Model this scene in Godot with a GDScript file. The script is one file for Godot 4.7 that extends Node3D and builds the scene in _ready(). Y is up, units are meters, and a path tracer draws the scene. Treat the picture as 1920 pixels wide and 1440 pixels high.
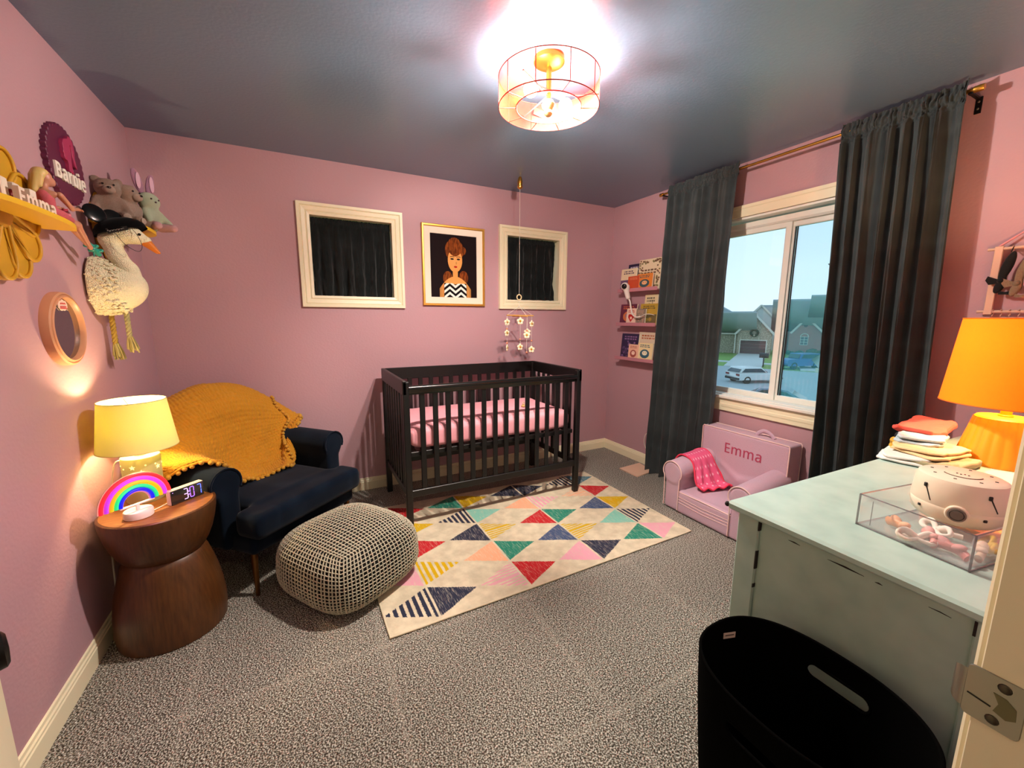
extends Node3D

const W := 3.646      # room width (x), back wall at z = 0
const H := 2.44
const FZ := 3.172     # front wall, the camera stands in its doorway
var M := {}
var taken := {}
var rng := RandomNumberGenerator.new()


func _ready() -> void:
	rng.seed = 7
	setup_view()
	make_materials()
	build_room()
	build_windows()
	build_outside()
	build_ceiling_light()
	build_rug()
	build_crib()
	build_armchair()
	build_blanket()
	build_ottoman()
	build_side_table()
	build_left_wall()
	build_swan()
	build_toys()
	build_back_wall()
	build_mobile()
	build_curtains()
	build_sofa()
	build_ledges()
	build_dresser()
	build_dresser_top()
	build_hamper()
	build_rack()


func setup_view() -> void:
	var cam := Camera3D.new()
	cam.name = "camera"
	cam.fov = 2.0 * rad_to_deg(atan(720.0 / 761.15))
	cam.near = 0.02
	cam.far = 400.0
	var b := Basis(Vector3.UP, -0.4789) * Basis(Vector3.RIGHT, -0.1605) * Basis(Vector3.BACK, 0.0046)
	cam.transform = Transform3D(b, Vector3(0.8144, 1.3644, 3.2832))
	add_child(cam)
	cam.current = true
	var sky_mat := ProceduralSkyMaterial.new()
	sky_mat.sky_top_color = Color(0.60, 0.75, 0.85)
	sky_mat.sky_horizon_color = Color(0.80, 0.90, 0.955)
	sky_mat.sky_curve = 0.25
	sky_mat.ground_horizon_color = Color(0.62, 0.68, 0.70)
	sky_mat.ground_bottom_color = Color(0.35, 0.38, 0.36)
	sky_mat.sky_energy_multiplier = 1.22
	sky_mat.sky_cover = cloud_cover()
	var sky := Sky.new()
	sky.sky_material = sky_mat
	var e := Environment.new()
	e.background_mode = Environment.BG_SKY
	e.sky = sky
	e.tonemap_mode = Environment.TONE_MAPPER_LINEAR
	e.tonemap_exposure = 1.0
	e.sdfgi_enabled = true
	e.ssao_enabled = true
	e.ssil_enabled = true
	var we := WorldEnvironment.new()
	we.name = "environment"
	we.environment = e
	add_child(we)


func cloud_cover() -> ImageTexture:
	# soft overcast banks, all round the horizon
	var n := FastNoiseLite.new()
	n.seed = 11
	n.frequency = 1.6
	n.fractal_octaves = 4
	var im := Image.create(512, 256, false, Image.FORMAT_RGBA8)
	for j in 256:
		var lat := PI * (0.5 - (j + 0.5) / 256.0)
		for i in 512:
			var lon := TAU * i / 512.0
			var p := Vector3(cos(lat) * cos(lon), sin(lat) * 3.2, cos(lat) * sin(lon))
			var k := clampf(n.get_noise_3dv(p * 1.3) * 1.6 + 0.45, 0.0, 1.0)
			var a := k * 0.34 * smoothstep(0.0, 0.1, lat)
			im.set_pixel(i, j, Color(0.98 * a, 0.99 * a, 1.0 * a, a))
	return ImageTexture.create_from_image(im)


# ---------------------------------------------------------------- materials

func mat(c: Color, rough := 0.7, metal := 0.0) -> StandardMaterial3D:
	var m := StandardMaterial3D.new()
	m.albedo_color = c
	m.roughness = rough
	m.metallic = metal
	return m


func noise_tex(freq: float, ramp: Array, size := 256, kind := FastNoiseLite.TYPE_SIMPLEX_SMOOTH, oct := 3, sd := 1) -> NoiseTexture2D:
	var n := FastNoiseLite.new()
	n.noise_type = kind
	n.seed = sd
	n.frequency = freq
	n.fractal_octaves = oct
	if kind == FastNoiseLite.TYPE_CELLULAR:
		n.fractal_type = FastNoiseLite.FRACTAL_NONE
	var t := NoiseTexture2D.new()
	t.width = size
	t.height = size
	t.seamless = true
	t.noise = n
	if ramp.size():
		var g := Gradient.new()
		var offs := PackedFloat32Array()
		var cols := PackedColorArray()
		for i in ramp.size():
			offs.append(float(i) / (ramp.size() - 1))
			cols.append(ramp[i])
		g.offsets = offs
		g.colors = cols
		t.color_ramp = g
	return t


func tri_mat(m: StandardMaterial3D, scale: Vector3, world := false) -> StandardMaterial3D:
	m.uv1_triplanar = true
	m.uv1_world_triplanar = world
	m.uv1_scale = scale
	return m


func cloth(c: Color, bump := 0.15, scale := 18.0, rim := 0.25, vary := 0.12) -> StandardMaterial3D:
	var m := mat(Color.WHITE, 0.92)
	m.albedo_texture = noise_tex(0.06, [c.darkened(vary), c, c.lightened(vary * 0.6)], 128, FastNoiseLite.TYPE_SIMPLEX_SMOOTH, 3, 3)
	m.heightmap_enabled = true
	m.heightmap_scale = bump
	m.heightmap_texture = M["weave_tex"]
	if rim > 0:
		m.rim_enabled = true
		m.rim = rim
		m.rim_tint = 0.6
	return tri_mat(m, Vector3.ONE * scale)


func velvet(c: Color, rim := 0.5) -> StandardMaterial3D:
	var m := mat(Color.WHITE, 0.85)
	m.albedo_texture = noise_tex(0.02, [c.darkened(0.14), c, c.lightened(0.04)], 128, FastNoiseLite.TYPE_SIMPLEX_SMOOTH, 2, 5)
	m.metallic_specular = 0.15
	m.rim_enabled = true
	m.rim = rim
	m.rim_tint = 0.75
	return tri_mat(m, Vector3.ONE * 2.0)


func glow(c: Color, e: float) -> StandardMaterial3D:
	var m := mat(c, 0.5)
	m.emission_enabled = true
	m.emission = c
	m.emission_energy_multiplier = e
	return m


func pane(c: Color, a: float) -> StandardMaterial3D:
	var m := mat(Color(c.r, c.g, c.b, a), 0.03)
	m.transparency = BaseMaterial3D.TRANSPARENCY_ALPHA
	return m


func make_materials() -> void:
	M["weave_tex"] = noise_tex(0.35, [], 128, FastNoiseLite.TYPE_SIMPLEX, 2, 9)
	# painted drywall: faint orange-peel relief
	var w := mat(Color(0.70, 0.548, 0.578), 0.62)
	w.heightmap_enabled = true
	w.heightmap_scale = 0.05
	w.heightmap_texture = noise_tex(0.09, [], 256, FastNoiseLite.TYPE_SIMPLEX_SMOOTH, 2, 2)
	M["wall"] = tri_mat(w, Vector3.ONE * 2.2, true)
	var c := mat(Color(0.40, 0.50, 0.59), 0.34)
	c.metallic_specular = 0.8
	c.heightmap_enabled = true
	c.heightmap_scale = 0.035
	c.heightmap_texture = w.heightmap_texture
	M["ceiling"] = tri_mat(c, Vector3.ONE * 2.2, true)
	var f := mat(Color.WHITE, 1.0)
	f.metallic_specular = 0.1
	f.albedo_texture = noise_tex(0.15, [Color(0.10, 0.08, 0.065), Color(0.45, 0.42, 0.38), Color(0.78, 0.76, 0.71), Color(1.0, 0.99, 0.95)], 512, FastNoiseLite.TYPE_SIMPLEX, 2, 4)
	f.heightmap_enabled = true
	f.heightmap_scale = 1.2
	f.heightmap_texture = noise_tex(0.15, [], 512, FastNoiseLite.TYPE_SIMPLEX, 2, 14)
	M["carpet"] = tri_mat(f, Vector3.ONE * 1.5, true)
	M["trim"] = mat(Color(0.91, 0.87, 0.74), 0.42)
	M["white"] = mat(Color(0.90, 0.88, 0.83), 0.45)
	M["vinyl"] = mat(Color(0.90, 0.90, 0.86), 0.4)
	M["gasket"] = mat(Color(0.05, 0.05, 0.06), 0.6)
	M["black_wood"] = mat(Color(0.030, 0.026, 0.026), 0.42)
	M["steel"] = mat(Color(0.62, 0.60, 0.55), 0.32, 0.9)
	M["dark_metal"] = mat(Color(0.06, 0.05, 0.05), 0.4, 0.4)
	M["brass"] = mat(Color(0.83, 0.62, 0.28), 0.28, 0.95)
	M["gold"] = mat(Color(0.86, 0.66, 0.30), 0.35, 0.8)
	M["glass"] = pane(Color(0.85, 0.95, 0.97), 0.03)
	M["tinted_glass"] = pane(Color(0.40, 0.88, 0.98), 0.13)
	var wd := mat(Color.WHITE, 0.4)
	wd.albedo_texture = noise_tex(0.03, [Color(0.24, 0.135, 0.05), Color(0.33, 0.195, 0.08), Color(0.40, 0.245, 0.105)], 256, FastNoiseLite.TYPE_SIMPLEX_SMOOTH, 4, 8)
	M["walnut"] = tri_mat(wd, Vector3(9, 0.9, 9))
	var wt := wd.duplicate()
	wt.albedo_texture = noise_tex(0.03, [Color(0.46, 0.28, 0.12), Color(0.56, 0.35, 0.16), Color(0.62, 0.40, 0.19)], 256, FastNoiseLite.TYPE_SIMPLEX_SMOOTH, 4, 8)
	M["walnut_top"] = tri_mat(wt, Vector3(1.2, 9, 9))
	M["curtain"] = velvet(Color(0.235, 0.26, 0.265), 0.35)
	M["navy_velvet"] = velvet(Color(0.03, 0.075, 0.13), 0.15)
	M["mustard"] = cloth(Color(0.73, 0.49, 0.05), 0.12, 14.0, 0.1, 0.1)
	M["cord_white"] = mat(Color(0.88, 0.86, 0.80), 0.5)


# ---------------------------------------------------------------- mesh helpers

func S() -> SurfaceTool:
	var st := SurfaceTool.new()
	st.begin(Mesh.PRIMITIVE_TRIANGLES)
	return st


func tri(st: SurfaceTool, a: Vector3, b: Vector3, c: Vector3, g := -1, ua := Vector2.ZERO, ub := Vector2.ZERO, uc := Vector2.ZERO) -> void:
	# counter-clockwise from outside in, clockwise out (Godot's front)
	st.set_smooth_group(g if g >= 0 else 0xFFFFFFFF)
	st.set_uv(ua)
	st.add_vertex(a)
	st.set_uv(uc)
	st.add_vertex(c)
	st.set_uv(ub)
	st.add_vertex(b)


func quad(st: SurfaceTool, a: Vector3, b: Vector3, c: Vector3, d: Vector3, g := -1, ua := Vector2(0, 1), ub := Vector2(1, 1), uc := Vector2(1, 0), ud := Vector2(0, 0)) -> void:
	tri(st, a, b, c, g, ua, ub, uc)
	tri(st, a, c, d, g, ua, uc, ud)


func out_poly(st: SurfaceTool, pts: Array, ctr: Vector3, xf: Transform3D) -> void:
	var n: Vector3 = (pts[1] - pts[0]).cross(pts[2] - pts[0])
	var mid := Vector3.ZERO
	for p in pts:
		mid += p
	if n.dot(mid / pts.size() - ctr) < 0:
		pts.reverse()
	for i in range(1, pts.size() - 1):
		tri(st, xf * pts[0], xf * pts[i], xf * pts[i + 1])


func T(p: Vector3, rot := Vector3.ZERO) -> Transform3D:
	return Transform3D(Basis.from_euler(rot), p)


func box(st: SurfaceTool, ctr: Vector3, size: Vector3, b := 0.004, xf := Transform3D()) -> void:
	# chamfered box
	var h := size / 2.0
	b = minf(b, minf(h.x, minf(h.y, h.z)) * 0.9)
	var x := xf * Transform3D(Basis(), ctr)
	var at := func(s: Vector3, a: int) -> Vector3:
		var v := s * (h - Vector3(b, b, b))
		v[a] = s[a] * h[a]
		return v
	for a in 3:
		var p := (a + 1) % 3
		var q := (a + 2) % 3
		for sa in [-1.0, 1.0]:
			var f := []
			for k in [[-1.0, -1.0], [1.0, -1.0], [1.0, 1.0], [-1.0, 1.0]]:
				var s := Vector3.ZERO
				s[a] = sa
				s[p] = k[0]
				s[q] = k[1]
				f.append(at.call(s, a))
			out_poly(st, f, Vector3.ZERO, x)
			if b <= 0.0:
				continue
			for sp in [-1.0, 1.0]:   # edge between faces a and p
				var s1 := Vector3.ZERO
				s1[a] = sa
				s1[p] = sp
				s1[q] = -1.0
				var s2 := s1
				s2[q] = 1.0
				out_poly(st, [at.call(s1, a), at.call(s2, a), at.call(s2, p), at.call(s1, p)], Vector3.ZERO, x)
	if b > 0.0:
		for sx in [-1.0, 1.0]:
			for sy in [-1.0, 1.0]:
				for sz in [-1.0, 1.0]:
					var s := Vector3(sx, sy, sz)
					out_poly(st, [at.call(s, 0), at.call(s, 1), at.call(s, 2)], Vector3.ZERO, x)


func bar(st: SurfaceTool, a: Vector3, b: Vector3, w: float, d: float, bev := 0.003, up := Vector3.UP) -> void:
	# a straight bar from a to b, w wide, d deep
	var z := (b - a).normalized()
	if absf(z.dot(up)) > 0.98:
		up = Vector3.BACK
	var x := up.cross(z).normalized()
	box(st, Vector3.ZERO, Vector3(w, d, a.distance_to(b)), bev, Transform3D(Basis(x, z.cross(x), z), (a + b) / 2))


func surf(st: SurfaceTool, nu: int, nv: int, f: Callable, cu := false, cv := false, g := 1) -> void:
	var P := []
	for j in nv + 1:
		var row := PackedVector3Array()
		for i in nu + 1:
			row.append(f.call(float(i % nu if cu else i) / nu, float(j % nv if cv else j) / nv))
		P.append(row)
	for j in nv:
		for i in nu:
			var u0 := float(i) / nu
			var u1 := float(i + 1) / nu
			var v0 := float(j) / nv
			var v1 := float(j + 1) / nv
			quad(st, P[j][i], P[j][i + 1], P[j + 1][i + 1], P[j + 1][i], g, Vector2(u0, v0), Vector2(u1, v0), Vector2(u1, v1), Vector2(u0, v1))


func tube(st: SurfaceTool, pts: Array, r: Variant, sides := 8, closed := false, caps := true, sq := 1.0) -> void:
	var n := pts.size()
	var frames := []
	var up := Vector3.UP
	for i in n:
		var a: Vector3 = pts[(i - 1 + n) % n] if closed or i > 0 else pts[i]
		var b: Vector3 = pts[(i + 1) % n] if closed or i < n - 1 else pts[i]
		var t := (b - a).normalized()
		if i == 0 and absf(t.dot(up)) > 0.9:
			up = Vector3.RIGHT
		var x := up.cross(t).normalized()
		up = t.cross(x)
		frames.append([x, up])
	var ring := func(i: int, k: int) -> Vector3:
		var rr: float = r[i] if r is Array or r is PackedFloat32Array else r
		var a := TAU * k / sides
		return pts[i] + (frames[i][0] * cos(a) + frames[i][1] * sin(a) * sq) * rr
	var rings := []
	for i in n:
		var row := PackedVector3Array()
		for k in sides:
			row.append(ring.call(i, k))
		rings.append(row)
	for i in (n if closed else n - 1):
		var j := (i + 1) % n
		for k in sides:
			var k2 := (k + 1) % sides
			quad(st, rings[i][k], rings[i][k2], rings[j][k2], rings[j][k], 1)
	if caps and not closed:
		for k in range(1, sides - 1):
			tri(st, rings[0][0], rings[0][k + 1], rings[0][k], 2)
			tri(st, rings[n - 1][0], rings[n - 1][k], rings[n - 1][k + 1], 2)


func lathe(st: SurfaceTool, prof: Array, seg := 32, xf := Transform3D(), squash := 1.0) -> void:
	# prof: Vector2(radius, height) from bottom to top
	var g := 1
	for j in prof.size() - 1:
		if j > 0:
			var d0: Vector2 = (prof[j] - prof[j - 1]).normalized()
			var d1: Vector2 = (prof[j + 1] - prof[j]).normalized()
			if d0.dot(d1) < 0.8:
				g += 1
		var a: Vector2 = prof[j]
		var b: Vector2 = prof[j + 1]
		for i in seg:
			var t0 := TAU * i / seg
			var t1 := TAU * ((i + 1) % seg) / seg
			var p00 := xf * Vector3(a.x * cos(t0), a.y, -a.x * sin(t0) * squash)
			var p01 := xf * Vector3(a.x * cos(t1), a.y, -a.x * sin(t1) * squash)
			var p10 := xf * Vector3(b.x * cos(t0), b.y, -b.x * sin(t0) * squash)
			var p11 := xf * Vector3(b.x * cos(t1), b.y, -b.x * sin(t1) * squash)
			var ua := Vector2(float(i) / seg, float(j) / prof.size())
			if a.x < 1e-5:
				tri(st, p00, p11, p10, g, ua, ua, ua)
			elif b.x < 1e-5:
				tri(st, p00, p01, p10, g, ua, ua, ua)
			else:
				quad(st, p00, p01, p11, p10, g)


func ball(st: SurfaceTool, c: Vector3, r: Vector3, nu := 12, nv := 8, basis := Basis()) -> void:
	var prof := []
	for j in nv + 1:
		var a := -PI / 2 + PI * j / nv
		prof.append(Vector2(maxf(cos(a), 0.0) if j > 0 and j < nv else 0.0, sin(a)))
	lathe(st, prof, nu, Transform3D(basis.scaled_local(r), c))


func prism(st: SurfaceTool, poly: PackedVector2Array, depth: float, xf := Transform3D(), bev := 0.0) -> void:
	# outline in x,y; thickness along z, centred; bev chamfers the front edge
	var p := poly.duplicate()
	var area := 0.0
	for i in p.size():
		area += p[i].cross(p[(i + 1) % p.size()])
	if area < 0:
		p.reverse()
	var idx := Geometry2D.triangulate_polygon(p)
	var top := p
	if bev > 0:
		var inset := PackedVector2Array()
		for i in p.size():
			var e0 := (p[i] - p[(i - 1 + p.size()) % p.size()]).normalized()
			var e1 := (p[(i + 1) % p.size()] - p[i]).normalized()
			var nn := (Vector2(-e0.y, e0.x) + Vector2(-e1.y, e1.x)).normalized()
			inset.append(p[i] + nn * bev)
		top = inset
	var z0 := -depth / 2
	var z1 := depth / 2
	for k in range(0, idx.size(), 3):
		var a := idx[k]
		var b := idx[k + 1]
		var c := idx[k + 2]
		if (p[b] - p[a]).cross(p[c] - p[a]) < 0:
			var s := b
			b = c
			c = s
		tri(st, xf * Vector3(top[a].x, top[a].y, z1), xf * Vector3(top[b].x, top[b].y, z1), xf * Vector3(top[c].x, top[c].y, z1), -1, top[a], top[b], top[c])
		tri(st, xf * Vector3(p[a].x, p[a].y, z0), xf * Vector3(p[c].x, p[c].y, z0), xf * Vector3(p[b].x, p[b].y, z0), -1, p[a], p[c], p[b])
	for i in p.size():
		var j := (i + 1) % p.size()
		var zm := z1 - bev
		quad(st, xf * Vector3(p[i].x, p[i].y, z0), xf * Vector3(p[j].x, p[j].y, z0), xf * Vector3(p[j].x, p[j].y, zm), xf * Vector3(p[i].x, p[i].y, zm), 3)
		if bev > 0:
			quad(st, xf * Vector3(p[i].x, p[i].y, zm), xf * Vector3(p[j].x, p[j].y, zm), xf * Vector3(top[j].x, top[j].y, z1), xf * Vector3(top[i].x, top[i].y, z1), 4)


func frame(st: SurfaceTool, w: float, h: float, prof: Array, xf := Transform3D()) -> void:
	# a mitred rectangular frame round an opening w x h (x,y), prof: Vector2(outwards, towards the viewer), closed
	var cs := [Vector2(-1, -1), Vector2(1, -1), Vector2(1, 1), Vector2(-1, 1)]
	for k in 4:
		var a: Vector2 = cs[k]
		var b: Vector2 = cs[(k + 1) % 4]
		for i in prof.size():
			var p: Vector2 = prof[i]
			var q: Vector2 = prof[(i + 1) % prof.size()]
			var at := func(c: Vector2, o: Vector2) -> Vector3:
				return xf * Vector3(c.x * (w / 2 + o.x), c.y * (h / 2 + o.x), o.y)
			quad(st, at.call(a, p), at.call(a, q), at.call(b, q), at.call(b, p))


func blob(st: SurfaceTool, prims: Array, cell: float, k := 0.03, clips: Array = [], g := 1) -> void:
	# smooth union of tapered capsules [a, b, ra, rb], ellipsoids ["e", c, radii, basis] and soft boxes ["b", c, half, basis, r], meshed as surface nets
	var lo := Vector3.ONE * 1e9
	var hi := -lo
	var bounds := []
	for p in prims:
		var l: Vector3
		var h: Vector3
		if p[0] is String:
			var q: Vector3 = p[2] + (Vector3.ONE * p[4] if p[0] == "b" else Vector3.ZERO)
			var bs: Basis = p[3]
			var e := Vector3(absf(bs.x.x) * q.x + absf(bs.y.x) * q.y + absf(bs.z.x) * q.z, absf(bs.x.y) * q.x + absf(bs.y.y) * q.y + absf(bs.z.y) * q.z, absf(bs.x.z) * q.x + absf(bs.y.z) * q.y + absf(bs.z.z) * q.z)
			l = p[1] - e
			h = p[1] + e
		else:
			l = (p[0] - Vector3.ONE * p[2]).min(p[1] - Vector3.ONE * p[3])
			h = (p[0] + Vector3.ONE * p[2]).max(p[1] + Vector3.ONE * p[3])
		bounds.append([l, h])
		lo = lo.min(l)
		hi = hi.max(h)
	lo -= Vector3.ONE * cell * 3
	var n := Vector3i(((hi - lo) / cell).ceil()) + Vector3i(4, 4, 4)
	var F := PackedFloat32Array()
	F.resize(n.x * n.y * n.z)
	F.fill(1.0)
	for pi in prims.size():
		var p: Array = prims[pi]
		var ext := Vector3.ONE * (k + cell * 2.5)
		var i0 := Vector3i(((bounds[pi][0] - ext - lo) / cell).floor()).clamp(Vector3i.ZERO, n - Vector3i.ONE)
		var i1 := Vector3i(((bounds[pi][1] + ext - lo) / cell).ceil()).clamp(Vector3i.ZERO, n - Vector3i.ONE)
		var kind := 0
		var inv := Basis()
		var mn := 1.0
		var ab := Vector3.ZERO
		var l2 := 1.0
		if p[0] is String:
			kind = 1 if p[0] == "e" else 2
			inv = (p[3] as Basis).transposed()
			mn = minf(p[2].x, minf(p[2].y, p[2].z))
		else:
			ab = p[1] - p[0]
			l2 = maxf(ab.length_squared(), 1e-9)
		for z in range(i0.z, i1.z + 1):
			for y in range(i0.y, i1.y + 1):
				for x in range(i0.x, i1.x + 1):
					var q := lo + Vector3(x, y, z) * cell
					var d: float
					if kind == 0:
						var t := clampf((q - p[0]).dot(ab) / l2, 0.0, 1.0)
						d = q.distance_to(p[0] + ab * t) - lerpf(p[2], p[3], t)
					elif kind == 1:
						var v: Vector3 = (inv * (q - p[1])) / p[2]
						var vl := v.length()
						var gr: float = (v / p[2]).length()
						d = vl * (vl - 1.0) / gr if gr > 1e-6 else -mn
					else:
						var v2: Vector3 = (inv * (q - p[1])).abs() - p[2]
						d = v2.max(Vector3.ZERO).length() + minf(maxf(v2.x, maxf(v2.y, v2.z)), 0.0) - p[4]
					var ix := x + n.x * (y + n.y * z)
					var f := F[ix]
					var hh := maxf(k - absf(f - d), 0.0) / k
					F[ix] = minf(f, d) - hh * hh * k * 0.25
	if clips.size():
		for z in n.z:
			for y in n.y:
				for x in n.x:
					var q := lo + Vector3(x, y, z) * cell
					var ix := x + n.x * (y + n.y * z)
					for c in clips:   # keep where normal . p < offset
						F[ix] = maxf(F[ix], c[0].dot(q) - c[1])
	var sx := 1
	var sy := n.x
	var sz := n.x * n.y
	var V := {}
	for z in n.z - 1:
		for y in n.y - 1:
			for x in n.x - 1:
				var ix := x + sy * y + sz * z
				var c0 := F[ix]
				var neg := c0 < 0
				if (F[ix + 1] < 0) == neg and (F[ix + sy] < 0) == neg and (F[ix + sz] < 0) == neg and (F[ix + 1 + sy] < 0) == neg and (F[ix + 1 + sz] < 0) == neg and (F[ix + sy + sz] < 0) == neg and (F[ix + 1 + sy + sz] < 0) == neg:
					continue
				var sum := Vector3.ZERO
				var cnt := 0
				for e in 12:
					var ax := e >> 2
					var o := Vector3i.ZERO
					o[(ax + 1) % 3] = e & 1
					o[(ax + 2) % 3] = (e >> 1) & 1
					var ia := ix + o.x + sy * o.y + sz * o.z
					var ib: int = ia + [1, sy, sz][ax]
					var fa := F[ia]
					var fb := F[ib]
					if (fa < 0) != (fb < 0):
						var pt := Vector3(o)
						pt[ax] += fa / (fa - fb)
						sum += pt
						cnt += 1
				V[ix] = lo + (Vector3(x, y, z) + sum / cnt) * cell
	for ix in V:
		for ax in 3:
			var step: int = [sx, sy, sz][ax]
			var s1: int = [sy, sz, sx][ax]
			var s2: int = [sz, sx, sy][ax]
			var fa := F[ix]
			var fb := F[ix + step]
			if (fa < 0) == (fb < 0):
				continue
			if not (V.has(ix - s1) and V.has(ix - s2) and V.has(ix - s1 - s2)):
				continue
			if fa < 0:
				quad(st, V[ix - s1 - s2], V[ix - s2], V[ix], V[ix - s1], g)
			else:
				quad(st, V[ix - s1 - s2], V[ix - s1], V[ix], V[ix - s2], g)


# ---------------------------------------------------------------- object helpers

func numbered(n: String) -> String:
	if not taken.has(n):
		taken[n] = 0
		return n
	taken[n] += 1
	return "%s_%03d" % [n, taken[n]]


func thing(called: String, label: String, category: String, at := Vector3.ZERO, turn := 0.0, group := "") -> Node3D:
	var o := Node3D.new()
	o.name = numbered(called)
	add_child(o)
	o.position = at
	o.rotation.y = turn
	return tag(o, label, category, group)


func tag(o: Node3D, label: String, category: String, group := "") -> Node3D:
	o.set_meta("label", label)
	o.set_meta("category", category)
	if group:
		o.set_meta("group", group)
	return o


func finish(st: SurfaceTool) -> ArrayMesh:
	st.generate_normals()
	var arr := st.commit_to_arrays()
	var v: PackedVector3Array = arr[Mesh.ARRAY_VERTEX]
	var vol := 0.0
	var mid := Vector3.ZERO
	for p in v:
		mid += p
	mid /= maxi(v.size(), 1)
	for i in range(0, v.size() - 2, 3):
		vol += (v[i] - mid).dot((v[i + 1] - mid).cross(v[i + 2] - mid))
	if vol > 0:
		var nn: PackedVector3Array = arr[Mesh.ARRAY_NORMAL]
		var uv: PackedVector2Array = arr[Mesh.ARRAY_TEX_UV]
		for i in range(0, v.size() - 2, 3):
			var a := v[i + 1]
			v[i + 1] = v[i + 2]
			v[i + 2] = a
			a = nn[i + 1]
			nn[i + 1] = nn[i + 2]
			nn[i + 2] = a
			var b := uv[i + 1]
			uv[i + 1] = uv[i + 2]
			uv[i + 2] = b
		for i in nn.size():
			nn[i] = -nn[i]
		arr[Mesh.ARRAY_VERTEX] = v
		arr[Mesh.ARRAY_NORMAL] = nn
		arr[Mesh.ARRAY_TEX_UV] = uv
	var m := ArrayMesh.new()
	m.add_surface_from_arrays(Mesh.PRIMITIVE_TRIANGLES, arr)
	return m


func obj(called: String, st: Variant, m: Material, parent: Node = self) -> MeshInstance3D:
	var o := MeshInstance3D.new()
	o.mesh = finish(st) if st is SurfaceTool else st
	o.material_override = m
	o.name = numbered(called) if parent == self else called
	parent.add_child(o, true)
	return o


func struct(called: String, st: Variant, m: Material, parent: Node = self) -> MeshInstance3D:
	var o := obj(called, st, m, parent)
	if parent == self:
		o.set_meta("kind", "structure")
	return o


func shell(called: String) -> Node3D:
	var o := Node3D.new()
	o.name = called
	o.set_meta("kind", "structure")
	add_child(o)
	return o


func copy(o: Node3D, label: String) -> Node3D:
	var c: Node3D = o.duplicate()
	var base: String = o.get_meta("base") if o.has_meta("base") else String(o.name).trim_suffix("_001")
	c.name = numbered(base)
	add_child(c)
	c.set_meta("label", label)
	return c


func text(t: String, size: float, depth: float, font_name: String, m: Material, xf: Transform3D, parent: Node, called := "lettering", bold := false) -> MeshInstance3D:
	var f := SystemFont.new()
	f.font_names = PackedStringArray([font_name])
	f.font_weight = 700 if bold else 400
	var tm := TextMesh.new()
	tm.text = t
	tm.font = f
	tm.font_size = 64
	tm.pixel_size = size / 64.0
	tm.depth = depth
	var o := obj(called, tm, m, parent)
	o.transform = xf
	return o


func omni(parent: Node, at: Vector3, c: Color, e: float, r: float) -> void:
	var l := OmniLight3D.new()
	l.name = "bulb_light"
	l.light_color = c
	l.light_energy = e
	l.omni_range = 12.0
	l.omni_attenuation = 2.0
	l.light_size = r
	l.shadow_enabled = true
	parent.add_child(l, true)
	l.position = at


func tex(im: Image) -> ImageTexture:
	return ImageTexture.create_from_image(im)


func circle(r: float, n := 24, rx := 0.0) -> PackedVector2Array:
	var p := PackedVector2Array()
	for i in n:
		p.append(Vector2(cos(TAU * i / n) * (rx if rx > 0 else r), sin(TAU * i / n) * r))
	return p


# ---------------------------------------------------------------- the room

func hole_wall(st: SurfaceTool, axis: int, at: float, thick: float, u0: float, u1: float, v0: float, v1: float, holes: Array) -> void:
	# a wall in the plane axis = at (thickness away from the room), cut by rectangular holes [u0, u1, v0, v1]; u runs along the other floor axis
	var us := [u0, u1]
	var vs := [v0, v1]
	for h in holes:
		us.append_array([h[0], h[1]])
		vs.append_array([h[2], h[3]])
	us.sort()
	vs.sort()
	for i in us.size() - 1:
		for j in vs.size() - 1:
			var cu: float = (us[i] + us[i + 1]) / 2
			var cv: float = (vs[j] + vs[j + 1]) / 2
			var open := false
			for h in holes:
				if cu > h[0] and cu < h[1] and cv > h[2] and cv < h[3]:
					open = true
			var du: float = us[i + 1] - us[i]
			var dv: float = vs[j + 1] - vs[j]
			if open or du < 1e-5 or dv < 1e-5:
				continue
			if axis == 0:
				box(st, Vector3(at + thick / 2, cv, cu), Vector3(absf(thick), dv, du), 0.0)
			else:
				box(st, Vector3(cu, cv, at + thick / 2), Vector3(du, dv, absf(thick)), 0.0)


func board(st: SurfaceTool, prof: Array, a: Vector3, b: Vector3, n: Vector3) -> void:
	# a moulding with profile Vector2(out from wall, height) run from a to b, n points into the room
	for i in prof.size():
		var p: Vector2 = prof[i]
		var q: Vector2 = prof[(i + 1) % prof.size()]
		quad(st, a + n * p.x + Vector3.UP * p.y, b + n * p.x + Vector3.UP * p.y, b + n * q.x + Vector3.UP * q.y, a + n * q.x + Vector3.UP * q.y)
	for i in range(1, prof.size() - 1):
		for e in [a, b]:
			tri(st, e + n * prof[0].x + Vector3.UP * prof[0].y, e + n * prof[i].x + Vector3.UP * prof[i].y, e + n * prof[i + 1].x + Vector3.UP * prof[i + 1].y)


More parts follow.
